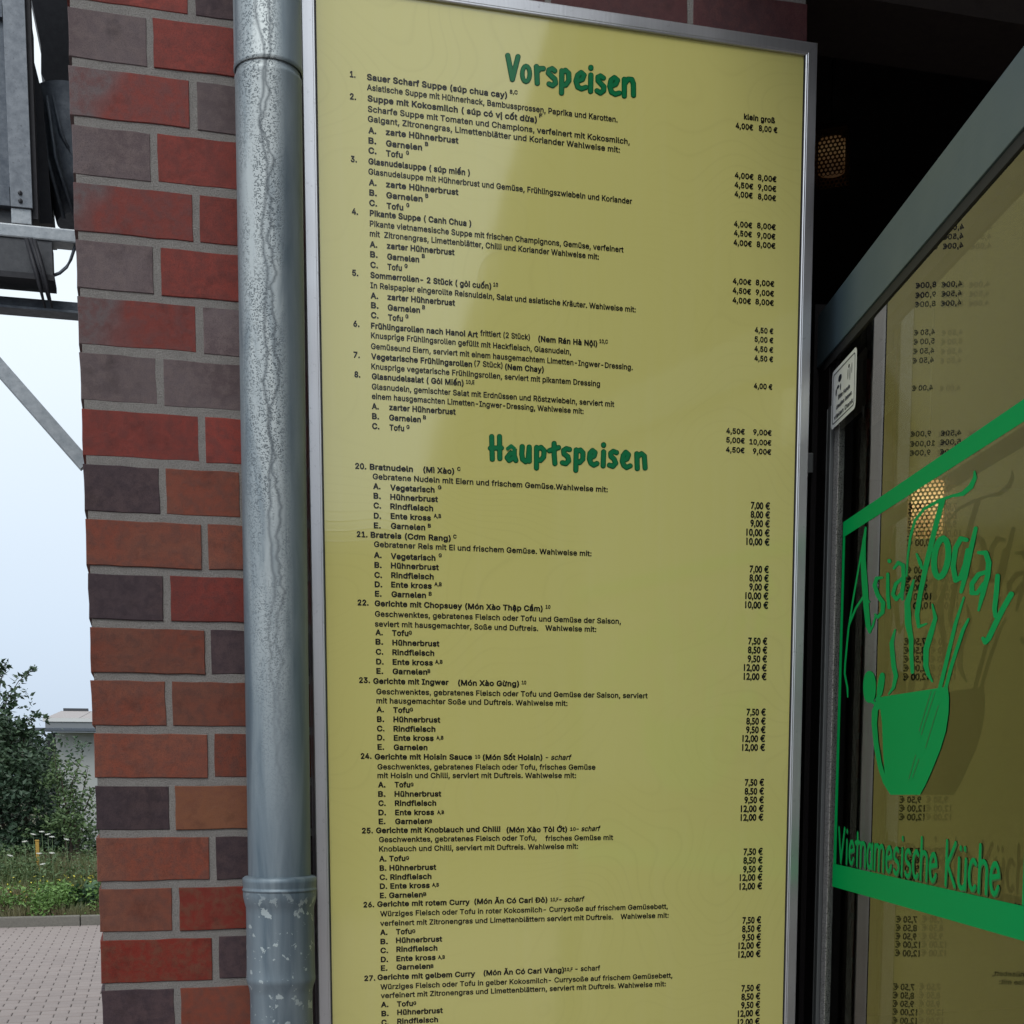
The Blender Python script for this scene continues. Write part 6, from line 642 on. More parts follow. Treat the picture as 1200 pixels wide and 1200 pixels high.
YT = YB+.0056
ROWS = [
(410.0,90.0,'1.','B',416.7),
(430.0,93.3,'Sauer Scharf Suppe (súp chua cay)','B',594.3),
(597.3,110.7,'8,C','S',606.7),
(430.0,105.3,'Asiatische Suppe mit Hühnerhack, Bambussprossen, Paprika und Karotten.','R',724.0),
(410.0,116.0,'2.','B',417.3),
(430.7,118.3,'Suppe mit Kokosmilch ( súp có vị cốt dừa)','B',629.3),
(631.7,138.7,'F','S',635.7),
(431.0,130.7,'Scharfe Suppe mit Tomaten und Champions, verfeinert mit Kokosmilch,','R',738.3),
(431.0,142.3,'Galgant, Zitronengras, Limettenblätter und Koriander Wahlweise mit:','R',726.7),
(431.7,155.7,'A.','B',441.0),
(452.0,157.7,'zarte Hühnerbrust','B',537.3),
(431.7,167.7,'B.','B',441.0),
(452.3,171.0,'Garnelen','B',494.7),
(498.0,172.0,'B','S',502.0),
(431.7,179.3,'C.','B',441.3),
(452.3,182.7,'Tofu','B',472.0),
(475.7,182.3,'G','S',479.3),
(411.0,189.3,'3.','B',418.3),
(431.7,192.0,'Glasnudelsuppe ( súp miến )','B',550.7),
(431.7,204.0,'Glasnudelsuppe mit Hühnerbrust und Gemüse, Frühlingszwiebeln und Koriander','R',741.0),
(432.3,216.7,'A.','B',441.3),
(452.3,219.0,'zarte Hühnerbrust','B',537.3),
(432.7,228.7,'B.','B',441.7),
(452.7,231.7,'Garnelen','B',495.3),
(498.3,232.7,'B','S',502.0),
(432.7,240.7,'C.','B',442.0),
(453.0,244.3,'Tofu','B',472.7),
(476.0,243.7,'G','S',479.7),
(412.3,250.7,'4.','B',419.7),
(433.3,252.7,'Pikante Suppe ( Canh Chua )','B',552.3),
(433.3,265.0,'Pikante vietnamesische Suppe mit frischen Champignons, Gemüse, verfeinert','R',731.0),
(433.3,276.7,'mit  Zitronengras, Limettenblätter, Chilli und Koriander Wahlweise mit:','R',702.0),
(433.3,289.3,'A.','B',442.3),
(453.3,291.0,'zarter Hühnerbrust','B',532.7),
(433.7,301.0,'B.','B',442.7),
(453.7,303.7,'Garnelen','B',491.3),
(494.3,303.3,'B','S',498.0),
(434.0,313.3,'C.','B',443.0),
(454.0,315.7,'Tofu','B',471.0),
(474.0,315.0,'G','S',477.7),
(412.7,322.7,'5.','B',420.0),
(434.0,325.3,'Sommerrollen- 2 Stück ( gỏi cuốn)','B',575.7),
(578.0,336.7,'10','S',583.7),
(434.0,337.3,'In Reispapier eingerollte Reisnuldeln, Salat und asiatische Kräuter. Wahlweise mit:','R',745.3),
(434.3,349.3,'A.','B',443.3),
(454.0,351.0,'zarter Hühnerbrust','B',533.3),
(434.7,360.7,'B.','B',443.7),
(454.3,363.3,'Garnelen','B',492.3),
(494.7,363.3,'B','S',498.3),
(434.7,372.3,'C.','B',443.7),
(454.7,375.0,'Tofu','B',472.3),
(475.0,374.0,'G','S',478.7),
(414.0,382.3,'6.','B',421.3),
(434.7,384.7,'Frühlingsrollen nach Hanoi Art','B',560.0),
(562.7,393.3,'frittiert (2 Stück)','R',621.0),
(630.7,400.0,'(Nem Rán Hà Nội)','B',700.0),
(702.3,403.0,'10,C','S',712.3),
(434.7,396.0,'Knusprige Frühlingsrollen gefüllt mit Hackfleisch, Glasnudeln,','R',669.3),
(434.7,408.7,'Gemüseund Eiern, serviert mit einem hausgemachtem Limetten-Ingwer-Dressing.','R',741.7),
(414.3,418.7,'7.','B',421.7),
(435.0,420.7,'Vegetarische Frühlingsrollen','B',553.3),
(555.7,428.7,'(7 Stück)','R',589.0),
(591.7,432.7,'(Nem Chay)','B',637.3),
(435.0,432.3,'Knusprige vegetarische Frühlingsrollen, serviert mit pikantem Dressing','R',703.3),
(415.3,441.7,'8.','B',422.3),
(435.7,444.0,'Glasnudelsalat ( Gỏi Miến)','B',543.3),
(546.0,450.7,'10,E','S',556.0),
(435.7,456.0,'Glasnudeln, gemischter Salat mit Erdnüssen und Röstzwiebeln, serviert mit','R',720.0),
(435.7,467.3,'einem hausgemachten Limetten-Ingwer-Dressing, Wahlweise mit:','R',684.0),
(435.7,479.0,'A.','B',444.0),
(456.0,480.3,'zarter Hühnerbrust','B',534.0),
(436.0,490.7,'B.','B',444.3),
(456.0,492.3,'Garnelen','B',493.3),
(495.7,492.3,'B','S',499.3),
(436.0,502.3,'C.','B',444.7),
(456.3,504.0,'Tofu','B',473.7),
(476.3,503.7,'G','S',480.0),
(416.3,549.0,'20.','B',429.3),
(433.3,550.0,'Bratnudeln','B',484.0),
(496.0,553.3,'(Mì Xào)','B',532.3),
(535.7,552.7,'C','S',539.7),
(436.7,561.3,'Gebratene Nudeln mit Eiern und frischem Gemüse.Wahlweise mit:','R',712.3),
(437.3,572.7,'A.','B',446.0),
(457.3,574.3,'Vegetarisch','B',509.3),
(513.0,574.3,'G','S',517.3),
(437.7,584.0,'B.','B',446.3),
(457.3,585.3,'Hühnerbrust','B',513.3),
(437.7,595.3,'C.','B',446.7),
(457.3,596.3,'Rindfleisch','B',507.7),
(438.0,607.3,'D.','B',446.7),
(457.7,607.7,'Ente kross','B',505.0),
(508.3,607.7,'A,B','S',517.0),
(438.0,618.7,'E.','B',446.3),
(458.0,619.3,'Garnelen','B',498.3),
(501.3,619.3,'B','S',505.0),
(418.0,629.0,'21.','B',430.7),
(434.3,629.7,'Bratreis (Cơm Rang)','B',528.3),
(531.0,632.0,'C','S',535.0),
(438.3,640.7,'Gebratener Reis mit Ei und frischem Gemüse. Wahlweise mit:','R',693.3),
(438.3,653.3,'A.','B',447.3),
(458.0,654.7,'Vegetarisch','B',510.3),
(514.0,654.0,'G','S',517.7),
(438.7,665.0,'B.','B',447.3),
(458.0,665.7,'Hühnerbrust','B',514.3),
(438.7,676.7,'C.','B',447.7),
(458.3,677.0,'Rindfleisch','B',508.3),
(439.0,687.7,'D.','B',448.0),
(458.3,688.0,'Ente kross','B',506.0),
(509.0,687.7,'A,B','S',517.7),
(439.3,698.7,'E.','B',447.3),
(458.7,699.3,'Garnelen','B',499.3),
(502.3,699.0,'B','S',506.0),
(419.0,709.0,'22.','B',432.0),
(439.0,710.0,'Gerichte mit Chopsuey (Món Xào Thập Cẩm)','B',636.0),
(639.3,714.3,'10','S',645.0),
(439.3,722.3,'Geschwenktes, gebratenes Fleisch oder Tofu und Gemüse der Saison,','R',727.7),
(439.3,734.0,'seviert mit hausgemachter, Soße und Duftreis.','R',630.7),
(639.0,738.7,'Wahlweise mit:','R',698.7),
(440.0,744.0,'A.','B',448.7),
(459.3,744.7,'Tofu','B',478.7),
(479.0,744.7,'G','S',482.7),
(440.0,755.0,'B.','B',449.0),
(459.7,756.0,'Hühnerbrust','B',515.0),
(440.3,766.7,'C.','B',449.3),
(459.7,767.3,'Rindfleisch','B',509.0),
(440.7,778.3,'D.','B',449.7),
(460.0,778.7,'Ente kross','B',507.3),
(510.0,778.7,'A,B','S',518.7),
(441.0,789.3,'E.','B',449.0),
(460.0,789.7,'Garnelen','B',500.7),
(501.0,789.7,'B','S',504.3),
(420.7,800.0,'23.','B',433.7),
(437.3,801.0,'Gerichte mit Ingwer','B',525.7),
(536.7,803.0,'(Món Xào Gừng)','B',608.3),
(611.3,803.0,'10','S',616.7),
(441.0,813.3,'Geschwenktes, gebratenes Fleisch oder Tofu und Gemüse der Saison, serviert','R',759.0),
(441.0,824.0,'mit hausgemachter Soße und Duftreis. Wahlweise mit:','R',665.0),
(441.3,834.3,'A.','B',450.0),
(460.7,835.0,'Tofu','B',480.0),
(480.3,834.7,'G','S',484.0),
(441.7,845.7,'B.','B',450.3),
(461.0,846.0,'Hühnerbrust','B',516.0),
(441.7,856.7,'C.','B',450.7),
(461.0,857.0,'Rindfleisch','B',510.3),
(442.0,867.3,'D.','B',450.7),
(461.3,867.7,'Ente kross','B',508.3),
(511.3,867.7,'A,B','S',519.7),
(442.3,878.3,'E.','B',450.3),
(461.3,878.7,'Garnelen','B',501.0),
(422.7,889.0,'24.','B',435.3),
(439.0,889.7,'Gerichte mit Hoisin Sauce','B',553.3),
(556.7,890.0,'10','S',562.7),
(565.7,890.3,'(Món Sốt Hoisin)','B',635.7),
(639.3,890.3,'- scharf','I',670.0),
(442.3,901.5,'Geschwenktes, gebratenes Fleisch oder Tofu, frisches Gemüse','R',697.8),
(442.3,911.7,'mit Hoisin und Chilli, serviert mit Duftreis. Wahlweise mit:','R',675.1),
(443.0,922.5,'A.','B',451.8),
(462.3,922.5,'Tofu','B',480.8),
(481.2,922.5,'G','S',484.7),
(443.0,933.4,'B.','B',451.8),
(462.3,933.4,'Hühnerbrust','B',517.2),
(443.4,944.2,'C.','B',452.1),
(462.6,944.2,'Rindfleisch','B',511.3),
(443.4,955.1,'D.','B',452.5),
(463.0,955.1,'Ente kross','B',508.8),
(512.3,955.1,'A,B','S',520.4),
(443.7,965.6,'E.','B',451.8),
(463.0,965.6,'Garnelen','B',502.5),
(502.9,965.6,'B','S',506.4),
(424.1,976.4,'25.','B',437.1),
(440.6,976.1,'Gerichte mit Knoblauch und Chilli','B',586.5),
(593.5,975.4,'(Món Xào Tỏi Ớt)','B',664.6),
(668.1,974.7,'10','S',674.7),
(675.4,974.0,'- scharf','I',703.8),
(444.1,986.9,'Geschwenktes, gebratenes Fleisch oder Tofu,','R',628.9),
(639.0,985.2,'frisches Gemüse mit','R',718.5),
(444.1,997.8,'Knoblauch und Chilli, serviert mit Duftreis. Wahlweise mit:','R',677.5),
(444.4,1009.3,'A. Tofu','B',475.2),
(475.6,1008.6,'G','S',479.4),
(444.8,1020.2,'B. Hühnerbrust','B',511.3),
(444.8,1031.0,'C. Rindfleisch','B',505.7),
(445.1,1041.5,'D. Ente kross','B',503.6),
(506.4,1040.1,'A,B','S',514.4),
(445.1,1052.4,'E. Garnelen','B',495.5),
(495.9,1051.0,'B','S',499.7),
(425.9,1063.2,'26.','B',438.5),
(442.0,1062.5,'Gerichte mit rotem Curry','B',550.5),
(555.7,1059.4,'(Món Ăn Có Cari Đỏ)','B',641.5),
(645.0,1057.3,'10,F','S',654.4),
(655.1,1056.9,'- scharf','I',685.2),
(445.5,1073.8,'Würziges Fleisch oder Tofu in roter Kokosmilch- Currysoße auf frischem Gemüsebett,','R',782.5),
(445.5,1085.0,'verfeinert mit Zitronengras und Limettenblättern serviert mit Duftreis.','R',718.5),
(727.2,1076.9,'Wahlweise mit:','R',783.6),
(445.5,1095.5,'A.','B',454.2),
(464.0,1094.8,'Tofu','B',482.6),
(482.9,1094.4,'G','S',486.8),
(445.8,1106.3,'B.','B',454.6),
(464.0,1104.9,'Hühnerbrust','B',518.3),
(445.8,1116.8,'C.','B',454.9),
(464.4,1115.4,'Rindfleisch','B',512.7),
(446.2,1127.3,'D.','B',454.9),
(464.4,1126.3,'Ente kross','B',510.6),
(513.4,1124.9,'A,B','S',521.4),
(446.2,1137.5,'E.','B',454.2),
(464.7,1136.4,'Garnelen','B',504.3),
(504.6,1135.4,'B','S',508.1),
(426.9,1149.4,'27.','B',439.9),
(442.3,1148.3,'Gerichte mit gelbem Curry','B',556.8),
(566.6,1143.1,'(Món Ăn Có Cari Vàng)','B',661.1),
(661.4,1139.2,'10,F','S',671.2),
(674.0,1138.2,'- scharf','R',703.4),
(445.8,1159.5,'Würziges Fleisch oder Tofu in gelber Kokosmilch- Currysoße auf frischem Gemüsebett,','R',787.8),
(446.2,1169.7,'verfeinert mit Zitronengras und Limettenblättern, serviert mit Duftreis. Wahlweise mit:','R',780.1),
(446.5,1180.2,'A.','B',455.3),
(465.1,1179.5,'Tofu','B',484.0),
(484.3,1178.8,'G','S',487.8),
(446.9,1190.7,'B.','B',455.6),
(465.4,1189.3,'Hühnerbrust','B',519.0),
(446.9,1201.2,'C.','B',455.6),
(465.4,1199.8,'Rindfleisch','B',513.4),
(871.7,139.5,'klein groß','B',908.3),
(862,150,'4,00€','B',882.5),
(889,153,'8,00 €','B',911),
(861,208,'4,00€','B',883),
(888,210.7,'8,00€','B',910),
(860.7,219.2,'4,50€','B',882.7),
(888,222,'9,00€','B',909.7),
(860.7,230,'4,00€','B',882),
(888,233,'8,00€','B',909.5),
(860,265,'4,00€','B',881.5),
(887,267,'8,00€','B',909),
(860,275.7,'4,50€','B',881.2),
(887,278.2,'9,00€','B',908.7),
(859.5,286.8,'4,00€','B',881),
(886.5,289,'8,00€','B',908.7),
(858.7,332,'4,00€','B',880.4),
(885.5,333.8,'8,00€','B',907.3),
(858.5,343,'4,50€','B',880),
(885.5,345.3,'9,00€','B',907),
(858.3,354.3,'4,00€','B',880),
(885.1,356.2,'8,00€','B',906.8),
(884.4,389.4,'4,50 €','B',906.2),
(884.2,400.2,'5,00 €','B',906.2),
(884,411.4,'4,50 €','B',906),
(884,422.4,'4,50 €','B',906),
(883.3,454.9,'4,00 €','B',905.1),
(851,507.5,'4,50€','B',872.7),
(882.6,509,'9,00€','B',904.2),
(851,518.2,'5,00€','B',872.7),
(878.2,520.4,'10,00€','B',903.9),
(850.6,529.5,'4,50€','B',872.5),
(882.2,531.4,'9,00€','B',903.7),
(879.8,595.9,'7,00 €','P',902.3),
(879.5,606.4,'8,00 €','P',902.2),
(879.2,616.8,'9,00 €','P',902),
(874.5,627.3,'10,00 €','P',901.9),
(874.5,638,'10,00 €','P',901.7),
(878.4,670.4,'7,00 €','P',900.9),
(878.1,680.8,'8,00 €','P',900.8),
(877.9,691.3,'9,00 €','P',900.6),
(873.3,701.6,'10,00 €','P',900.4),
(873.1,712.3,'10,00 €','P',900.2),
(876.7,754.8,'7,50 €','P',899.1),
(876.3,765.2,'8,50 €','P',899),
(876,775.6,'9,50 €','P',898.8),
(871.6,785.9,'12,00 €','P',898.4),
(871.4,796.3,'12,00 €','P',898.2),
(874.8,838.1,'7,50 €','P',897.3),
(874.4,848.7,'8,50 €','P',897.2),
(874.1,858.8,'9,50 €','P',897),
(869.9,869.1,'12,00 €','P',896.5),
(869.6,879.5,'12,00 €','P',896.4),
(872.8,920.6,'7,50 €','P',895.3),
(872.5,930.9,'8,50 €','P',895.2),
(872.2,941.1,'9,50 €','P',895),
(868,951.4,'12,00 €','P',894.8),
(867.8,961.6,'12,00 €','P',894.5),
(871.3,1001.8,'7,50 €','P',893.8),
(871,1012,'8,50 €','P',893.6),
(870.7,1022.3,'9,50 €','P',893.5),
(866.8,1032.1,'12,00 €','P',893.3),
(866.5,1042.4,'12,00 €','P',893),
(870,1082.2,'7,50 €','P',891.9),
(869.5,1092.2,'8,50 €','P',891.8),
(869.4,1102.2,'9,50 €','P',891.6),
(865.3,1112,'12,00 €','P',891.3),
(865.1,1122.1,'12,00 €','P',891.2),
(868.8,1161.8,'7,50 €','P',891),
(868.6,1171.8,'8,50 €','P',890.8),
(868.4,1181.7,'9,50 €','P',890.6),
(864.5,1191.5,'12,00 €','P',890.3),
(864.3,1201.7,'12,00 €','P',890.1)]
EM = .0166
for px, py, s, st, px1 in ROWS:
    p0 = atY(px, py, YT); p1 = atY(px1, py, YT)
    font = {'R': 'R', 'I': 'R', 'B': 'B', 'S': 'B', 'P': 'P'}[st]
    V, T, adv = text_shape(s, font, .2 if st == 'I' else 0)
    xs = [v[0] for v in V]; mn, mxx = min(xs), max(xs); kx_ = (p1.x-p0.x)/(mxx-mn)
    ky = EM*(.68 if st == 'S' else 1.0)*(.97 if st == 'P' else 1)
    if st == 'S': V = [(v[0], v[1]+.15) for v in V]
    flat('lettering', V, T, lambda u, v: (p0.x+(u-mn)*kx_, YT, p0.z+v*ky), INK, bd)
for nm in ('vor', 'hau'):
    V, T = tess(DATA[nm+'1'], 20)
    h = flat('heading', V, [t[::-1] for t in T], lambda u, v: atY(u, v, YT), GRN_D, bd)
    V, T = tess(DATA[nm+'2'], 20)
    flat('heading_fill', V, [t[::-1] for t in T], lambda u, v: atY(u, v, YT)-Vector((0, .0005, 0)), GRN_L, h)

# ------------------------------------------------------------------ downpipe
pipe = empty('downpipe', (.205, 2.228, 0)); tag(pipe, 'weathered zinc rain downpipe standing against the brick wall', 'downpipe')
def px_(z): return .2045+(z-(EYE-.25))*(.0085/1.34)
YP = 2.226
def lathe(name, prof, matr, n=64):
    V, F = [], []
    for r, z in prof:
        for k in range(n):
            t = 2*math.pi*k/n; V.append((px_(z)+r*math.cos(t), YP+r*math.sin(t), z))
    for i in range(len(prof)-1):
        for k in range(n): F.append((i*n+k, i*n+(k+1) % n, (i+1)*n+(k+1) % n, (i+1)*n+k))
    return pyobj(name, V, F, matr, pipe, True)
zr = atY(315, 70, YP-.05).z
zc = atY(326, 1044, YP-.05).z; zct = atY(326, 1031, YP-.05).z
z1 = atY(326, 1056, YP-.05).z; z2 = atY(326, 1066, YP-.05).z; z3 = atY(326, 1148, YP-.05).z; z4 = atY(326, 1162, YP-.05).z
R0 = .0500
lathe('upper_tube', [(R0+.0010, ZT-.05), (R0+.0010, zr+.012), (R0+.0018, zr+.009), (R0+.0018, zr+.005), (R0+.0004, zr+.003)], ZINC)
lathe('lower_tube', [(R0-.002, zr+.008), (R0-.0018, zr+.0015), (R0-.0018, zr-.004), (R0+.0006, zr-.006), (R0, zr-.010), (R0, zct+.003)], ZINC)
lathe('collar', [(R0+.0002, zct+.0035), (R0+.0060, zct+.0025), (R0+.0092, zct), (R0+.0092, zct-.006), (R0+.0084, zc+.004), (R0+.0084, zc+.001), (R0+.0100, zc), (R0+.0096, zc-.003), (R0+.0080, zc-.0035)], ZINC)
sk = [(R0+.0086, zc-.003), (R0+.0088, z1+.006), (R0+.0080, z1), (R0+.0060, z1-.009), (R0+.0046, z2), (R0+.0044, z2-.01), (R0+.0048, z3+.02), (R0+.0052, z3), (R0+.0060, z3-.004), (R0+.0050, z3-.010), (R0+.0018, z4), (R0+.0004, z4-.01), (R0, .02)]
lathe('socket', sk, ZINC)
bm = bmesh.new(); tube(bm, [(px_(2.0)+R0*.15, YP-R0-.0002, 1.6), (px_(2.4)+R0*.15, YP-R0-.0002, 2.74)], .0008, 6); bm.free()

# ------------------------------------------------------------------ glass door
b_ = .226; nrm = Vector((math.cos(b_), -math.sin(b_), 0)); dc = .656
hx = (dc+math.sin(b_)*2.36)/math.cos(b_)
HG = Vector((hx, 2.36, 0)); dv = Vector((-math.sin(b_), -math.cos(b_), 0))
def DP(s, z, t=0): return HG+dv*s+Vector((0, 0, z))+nrm*t      # t>0 = away from the camera side
# local frame: x along the leaf, y = thickness, z up
DM = Matrix(((dv.x, nrm.x, 0, HG.x), (dv.y, nrm.y, 0, HG.y), (0, 0, 1, 0), (0, 0, 0, 1)))
door = empty('glass_door', tuple(HG)); tag(door, 'open glass shop door with green lettering and bowl sign, metal rails', 'door')
def dbox(name, s0, s1, t0, t1, z0, z1, m, parent=door, bev=0):
    o = box(name, s0, s1, t0, t1, z0, z1, m, parent, bev, DM)
    if (DM.to_3x3().determinant() < 0): o.data.flip_normals()
    return o
SW = 1.09
zr0, zr1 = .753+EYE, .846+EYE
dbox('top_rail', -.06, SW, -.004, .046, zr0, zr1, RAIL, bev=.0015)
dbox('rail_gasket', .02, SW-.05, -.001, .046, zr0-.016, zr0-.0005, GASK)
dbox('hinge_stile', -.02, .052, .000, .046, .07, zr0-.0005, BLK)
dbox('stile_bead', .0525, .0575, -.003, .010, .07, 2.36, PROF, bev=.0008)
dbox('stile_profile', .064, .084, -.004, .012, .07, 2.36, PROF, bev=.0015)
dbox('stile_profile', .0578, .0638, .003, .03, .07, zr0-.0005, BLK)
dbox('stile_profile', .0842, .093, .003, .03, .07, zr0-.0005, BLK)
def brush_b(t, b):
    g = N(t); v = g.n('ShaderNodeTexVoronoi', {'Vector': g.co(), 'Scale': 420.}).outputs[0]
    t.links.new(g.ramp(v, [(.25, g3(.012)), (.5, g3(.30))]), b.inputs['Base Color']); g.bump(b, v, .6, .002)
BRUSH = mat('perforated_seal', rough=.6, build=brush_b)
dbox('perforated_seal', .0935, .122, .001, .012, .07, 2.33, BRUSH)
dbox('front_stile', SW-.05, SW, -.004, .046, .07, zr0-.0005, RAIL, bev=.002)
dbox('bottom_rail', -.02, SW, -.004, .046, .005, .0695, RAIL, bev=.002)
def pane(t0, t1):
    dbox('glass_pane', .1225 if t0 < .01 else .1225, SW-.0505, t0, t1, .0702, zr0-.0165, GLASS)
pane(.002, .006); pane(.026, .030)
dbox('wall_post', -.075, -.022, -.01, .06, 0, zr1+.02, BLK)
dbox('hinge', -.05, -.004, -.022, -.0105, atY(952, 550, 2.34).z, atY(952, 526, 2.34).z, PROF, bev=.002)
# vinyl on the outer face
TV = .0014
def vin(poly, q=None): pass
def on_door(px, py, t=TV):
    d_ = ray(px, py); k = (nrm.x*HG.x+nrm.y*HG.y+t)/(nrm.dot(d_)); p = d_*k; return Vector((p.x, p.y, p.z+EYE))
def DPm(s, z, t=TV): return DP(s, z+EYE, t)
sign = VINYL
bt = [(.165, .444), (1.0, .444), (1.0, .418), (.165, .418)]
bb = [(.155, -.147), (1.0, -.147), (1.0, -.188), (.155, -.188)]
def quad(name, p, m=VINYL, t=TV, parent=door):
    return pyobj(name, [DPm(s, z, t) for s, z in p], [(0, 1, 2, 3)], m, parent)
quad('sign_band', bt); quad('sign_band', bb)
quad('sign_edge', [(.165, .4175), (.180, .4175), (.176, -.1465), (.158, -.1465)])
quad('sign_edge', [(.988, .4175), (1.0, .4175), (1.0, -.1465), (.988, -.1465)])
V, T = tess(DATA['dec'], 20); flat('sign_lettering', V, T, lambda u, v: on_door(u, v), VINYL, door)
V, T = tess(DATA['bowl'], 20); bw = flat('sign_bowl', V, T, lambda u, v: on_door(u, v, TV-.0003), VINYL, door)
def bl(u, v): return on_door(960+u/4.617, 740+v/4.617, TV-.0006)
for p0, p1 in (((628, 322), (552, 560)), ((606, 322), (540, 540)), ((645, 400), (575, 630)), ((522, 668), (484, 800)), ((540, 690), (505, 790))):
    q_ = [bl(p0[0]-1.6, p0[1]), bl(p0[0]+1.6, p0[1]), bl(p1[0]+1.6, p1[1]), bl(p1[0]-1.6, p1[1])]
    pyobj('bowl_line', q_, [(0, 1, 2, 3)], VINYLD, bw)
V, T = tess(DATA['kue'], 1000)
s0_, s1_ = .186, .918; KH = .062
flat('sign_lettering', V, T, lambda u, v: DPm(s0_+(u-.03)*(s1_-s0_)/(DATA['kuew']-.08), -.143+v*KH, TV-.0003), VINYL, door)
V2 = [(u+.035, v-.03) for u, v in V]
flat('lettering_shade', V2, T, lambda u, v: DPm(s0_+(u-.03)*(s1_-s0_)/(DATA['kuew']-.08), -.143+v*KH, TV-.0001), VINYLD, door)
# white sticker
STW = mat('sticker_white', (.80, .83, .84), .35); STB = mat('sticker_print', (.02, .025, .04), .4)
def rrect(s0, s1, z0, z1, r, n=5):
    P = []
    for cx, cz, a0 in ((s1-r, z1-r, 0), (s0+r, z1-r, 90), (s0+r, z0+r, 180), (s1-r, z0+r, 270)):
        for i in range(n+1):
            t = math.radians(a0+90*i/n); P.append((cx+r*math.cos(t), cz+r*math.sin(t)))
    return P
P = rrect(.098, .250, .613, .711, .010)
stk = pyobj('sticker', [DPm(s, z, -.0065) for s, z in P], [tuple(range(len(P)))], STW, door)
O_ = rrect(.106, .242, .6195, .7045, .007); I_ = rrect(.1085, .2395, .6215, .7025, .006); n = len(O_)
pyobj('sticker_border', [DPm(s, z, -.0068) for s, z in O_+I_], [(i, (i+1) % n, n+(i+1) % n, n+i) for i in range(n)], STB, stk)
def stext(s, s0, s1, z0, h):
    V, T, adv = text_shape(s, 'B'); xs = [v[0] for v in V]; k = (s1-s0)/(max(xs)-min(xs)); m0 = min(xs)
    flat('sticker_lettering', V, T, lambda u, v: DPm(s0+(u-m0)*k, z0+v*h, -.0068), STB, stk)
def sdots(pts, r, name='pictogram'):
    V, F = [], []
    for s, z, rs, rz in pts:
        b = len(V); V += [DPm(s+rs*math.cos(a*.5236), z+rz*math.sin(a*.5236), -.0068) for a in range(12)]; F.append(tuple(range(b, b+12)))
    pyobj(name, V, F, STB, stk)
sdots([(.150, .688, .011, .006), (.139, .676, .008, .003), (.128, .670, .004, .006), (.155, .672, .003, .006)], 1)
sdots([(.205, .692, .005, .003), (.200, .680, .0022, .009), (.212, .678, .0022, .011), (.223, .684, .002, .009)], 1)
stext('Bitte Hunde', .142, .214, .6545, .0135); stext('draußen lassen', .130, .226, .6405, .0135); stext('vielen Dank', .118, .236, .6255, .014)

# ------------------------------------------------------------------ perforated lanterns inside
def emis(name, col, st):
    m = bpy.data.materials.new(name); m.use_nodes = True; b = m.node_tree.nodes['Principled BSDF']
    b.inputs['Emission Color'].default_value = (*col, 1); b.inputs['Emission Strength'].default_value = st; b.inputs['Base Color'].default_value = (.8, .6, .4, 1); return m
def glow(st, z0, z1):
    m = emis('warm_glow', (1, .52, .16), st); t = m.node_tree; g = N(t); z = g.n('ShaderNodeSeparateXYZ', {0: g.co()}).outputs[2]
    f = g.n('ShaderNodeMapRange', {0: z, 1: z0, 2: z1, 3: 0., 4: 1.}).outputs[0]
    k = g.ramp(f, [(.02, g3(.10)), (.25, g3(.35)), (.62, g3(1.0)), (.82, g3(.7)), (.97, g3(.08))])
    c = g.mix(k, (1, .36, .08), (1, .62, .26)); b = t.nodes['Principled BSDF']
    t.links.new(c, b.inputs['Emission Color']); t.links.new(g.math('MULTIPLY', k, st), b.inputs['Emission Strength']); return m
PERF = mat('perforated_brass', rough=.4, metal=.7, col=(.12, .07, .03))
def lantern(cx, cy, z0, z1, hw, st, label, nx=8):
    L_ = empty('lantern', (cx, cy, z0)); tag(L_, label, 'lantern')
    sp = 2*hw/nx; R_ = sp*.33; rows = int((z1-z0)/(sp*.866)); V, F = [], []
    rot = Matrix.Rotation(-.62, 4, 'Z')
    for face in range(4):
        fr = Matrix.Rotation(face*math.pi/2, 4, 'Z')
        for j in range(rows):
            for i in range(nx):
                x = -hw+sp*(i+.5+(.25 if j % 2 else -.25)); z = z0+sp*.866*(j+.5); b = len(V)
                for k in range(12):
                    a = math.pi*2*k/12+math.pi/6*0; hr = sp/2/math.cos(((a+math.pi/6) % (math.pi/3))-math.pi/6)*1.0
                    hr = min(hr, sp*.577)
                    for rr in (hr, R_):
                        p = rot @ (fr @ Vector((x+rr*math.cos(a), -hw, 0))); V.append((cx+p.x, cy+p.y, z+rr*math.sin(a)))
                for k in range(12):
                    k2 = (k+1) % 12; F.append((b+2*k, b+2*k2, b+2*k2+1, b+2*k+1))
    pyobj('shade', V, F, PERF, L_)
    bm = bmesh.new(); zc_ = z0+(z1-z0)*.62
    tube(bm, [(cx, cy, z0+(z1-z0)*t) for t in (.16, .2, .88, .92)], [hw*.5, hw*.88, hw*.88, hw*.5], 24)
    bmobj('bulb', bm, glow(st, z0, z1), L_, True)
    bm = bmesh.new(); tube(bm, [(cx, cy, z1), (cx, cy, 3.75)], .004, 8); bmobj('cord', bm, BLK, L_)
    M_ = Matrix.Translation((cx, cy, 0)) @ rot
    box('cap', -hw-.004, hw+.004, -hw-.004, hw+.004, z1, z1+.012, BLK, L_, 0, M_)
A1 = atY(1075, 640, 4.2); A2 = atY(1121, 552, 4.2)
lantern((A1.x+A2.x)/2, 4.2+.06, A1.z, A2.z, (A2.x-A1.x)/2*.86, 2.2, 'glowing perforated lantern seen through the glass door behind the green lettering')
B1 = atY(967, 200, 3.1); B2 = atY(1006, 150, 3.1)
lantern((B1.x+B2.x)/2, 3.15, B1.z, B2.z, (B2.x-B1.x)/2*.86, .06, 'dim perforated lantern hanging in the dark above the door rail', 7)

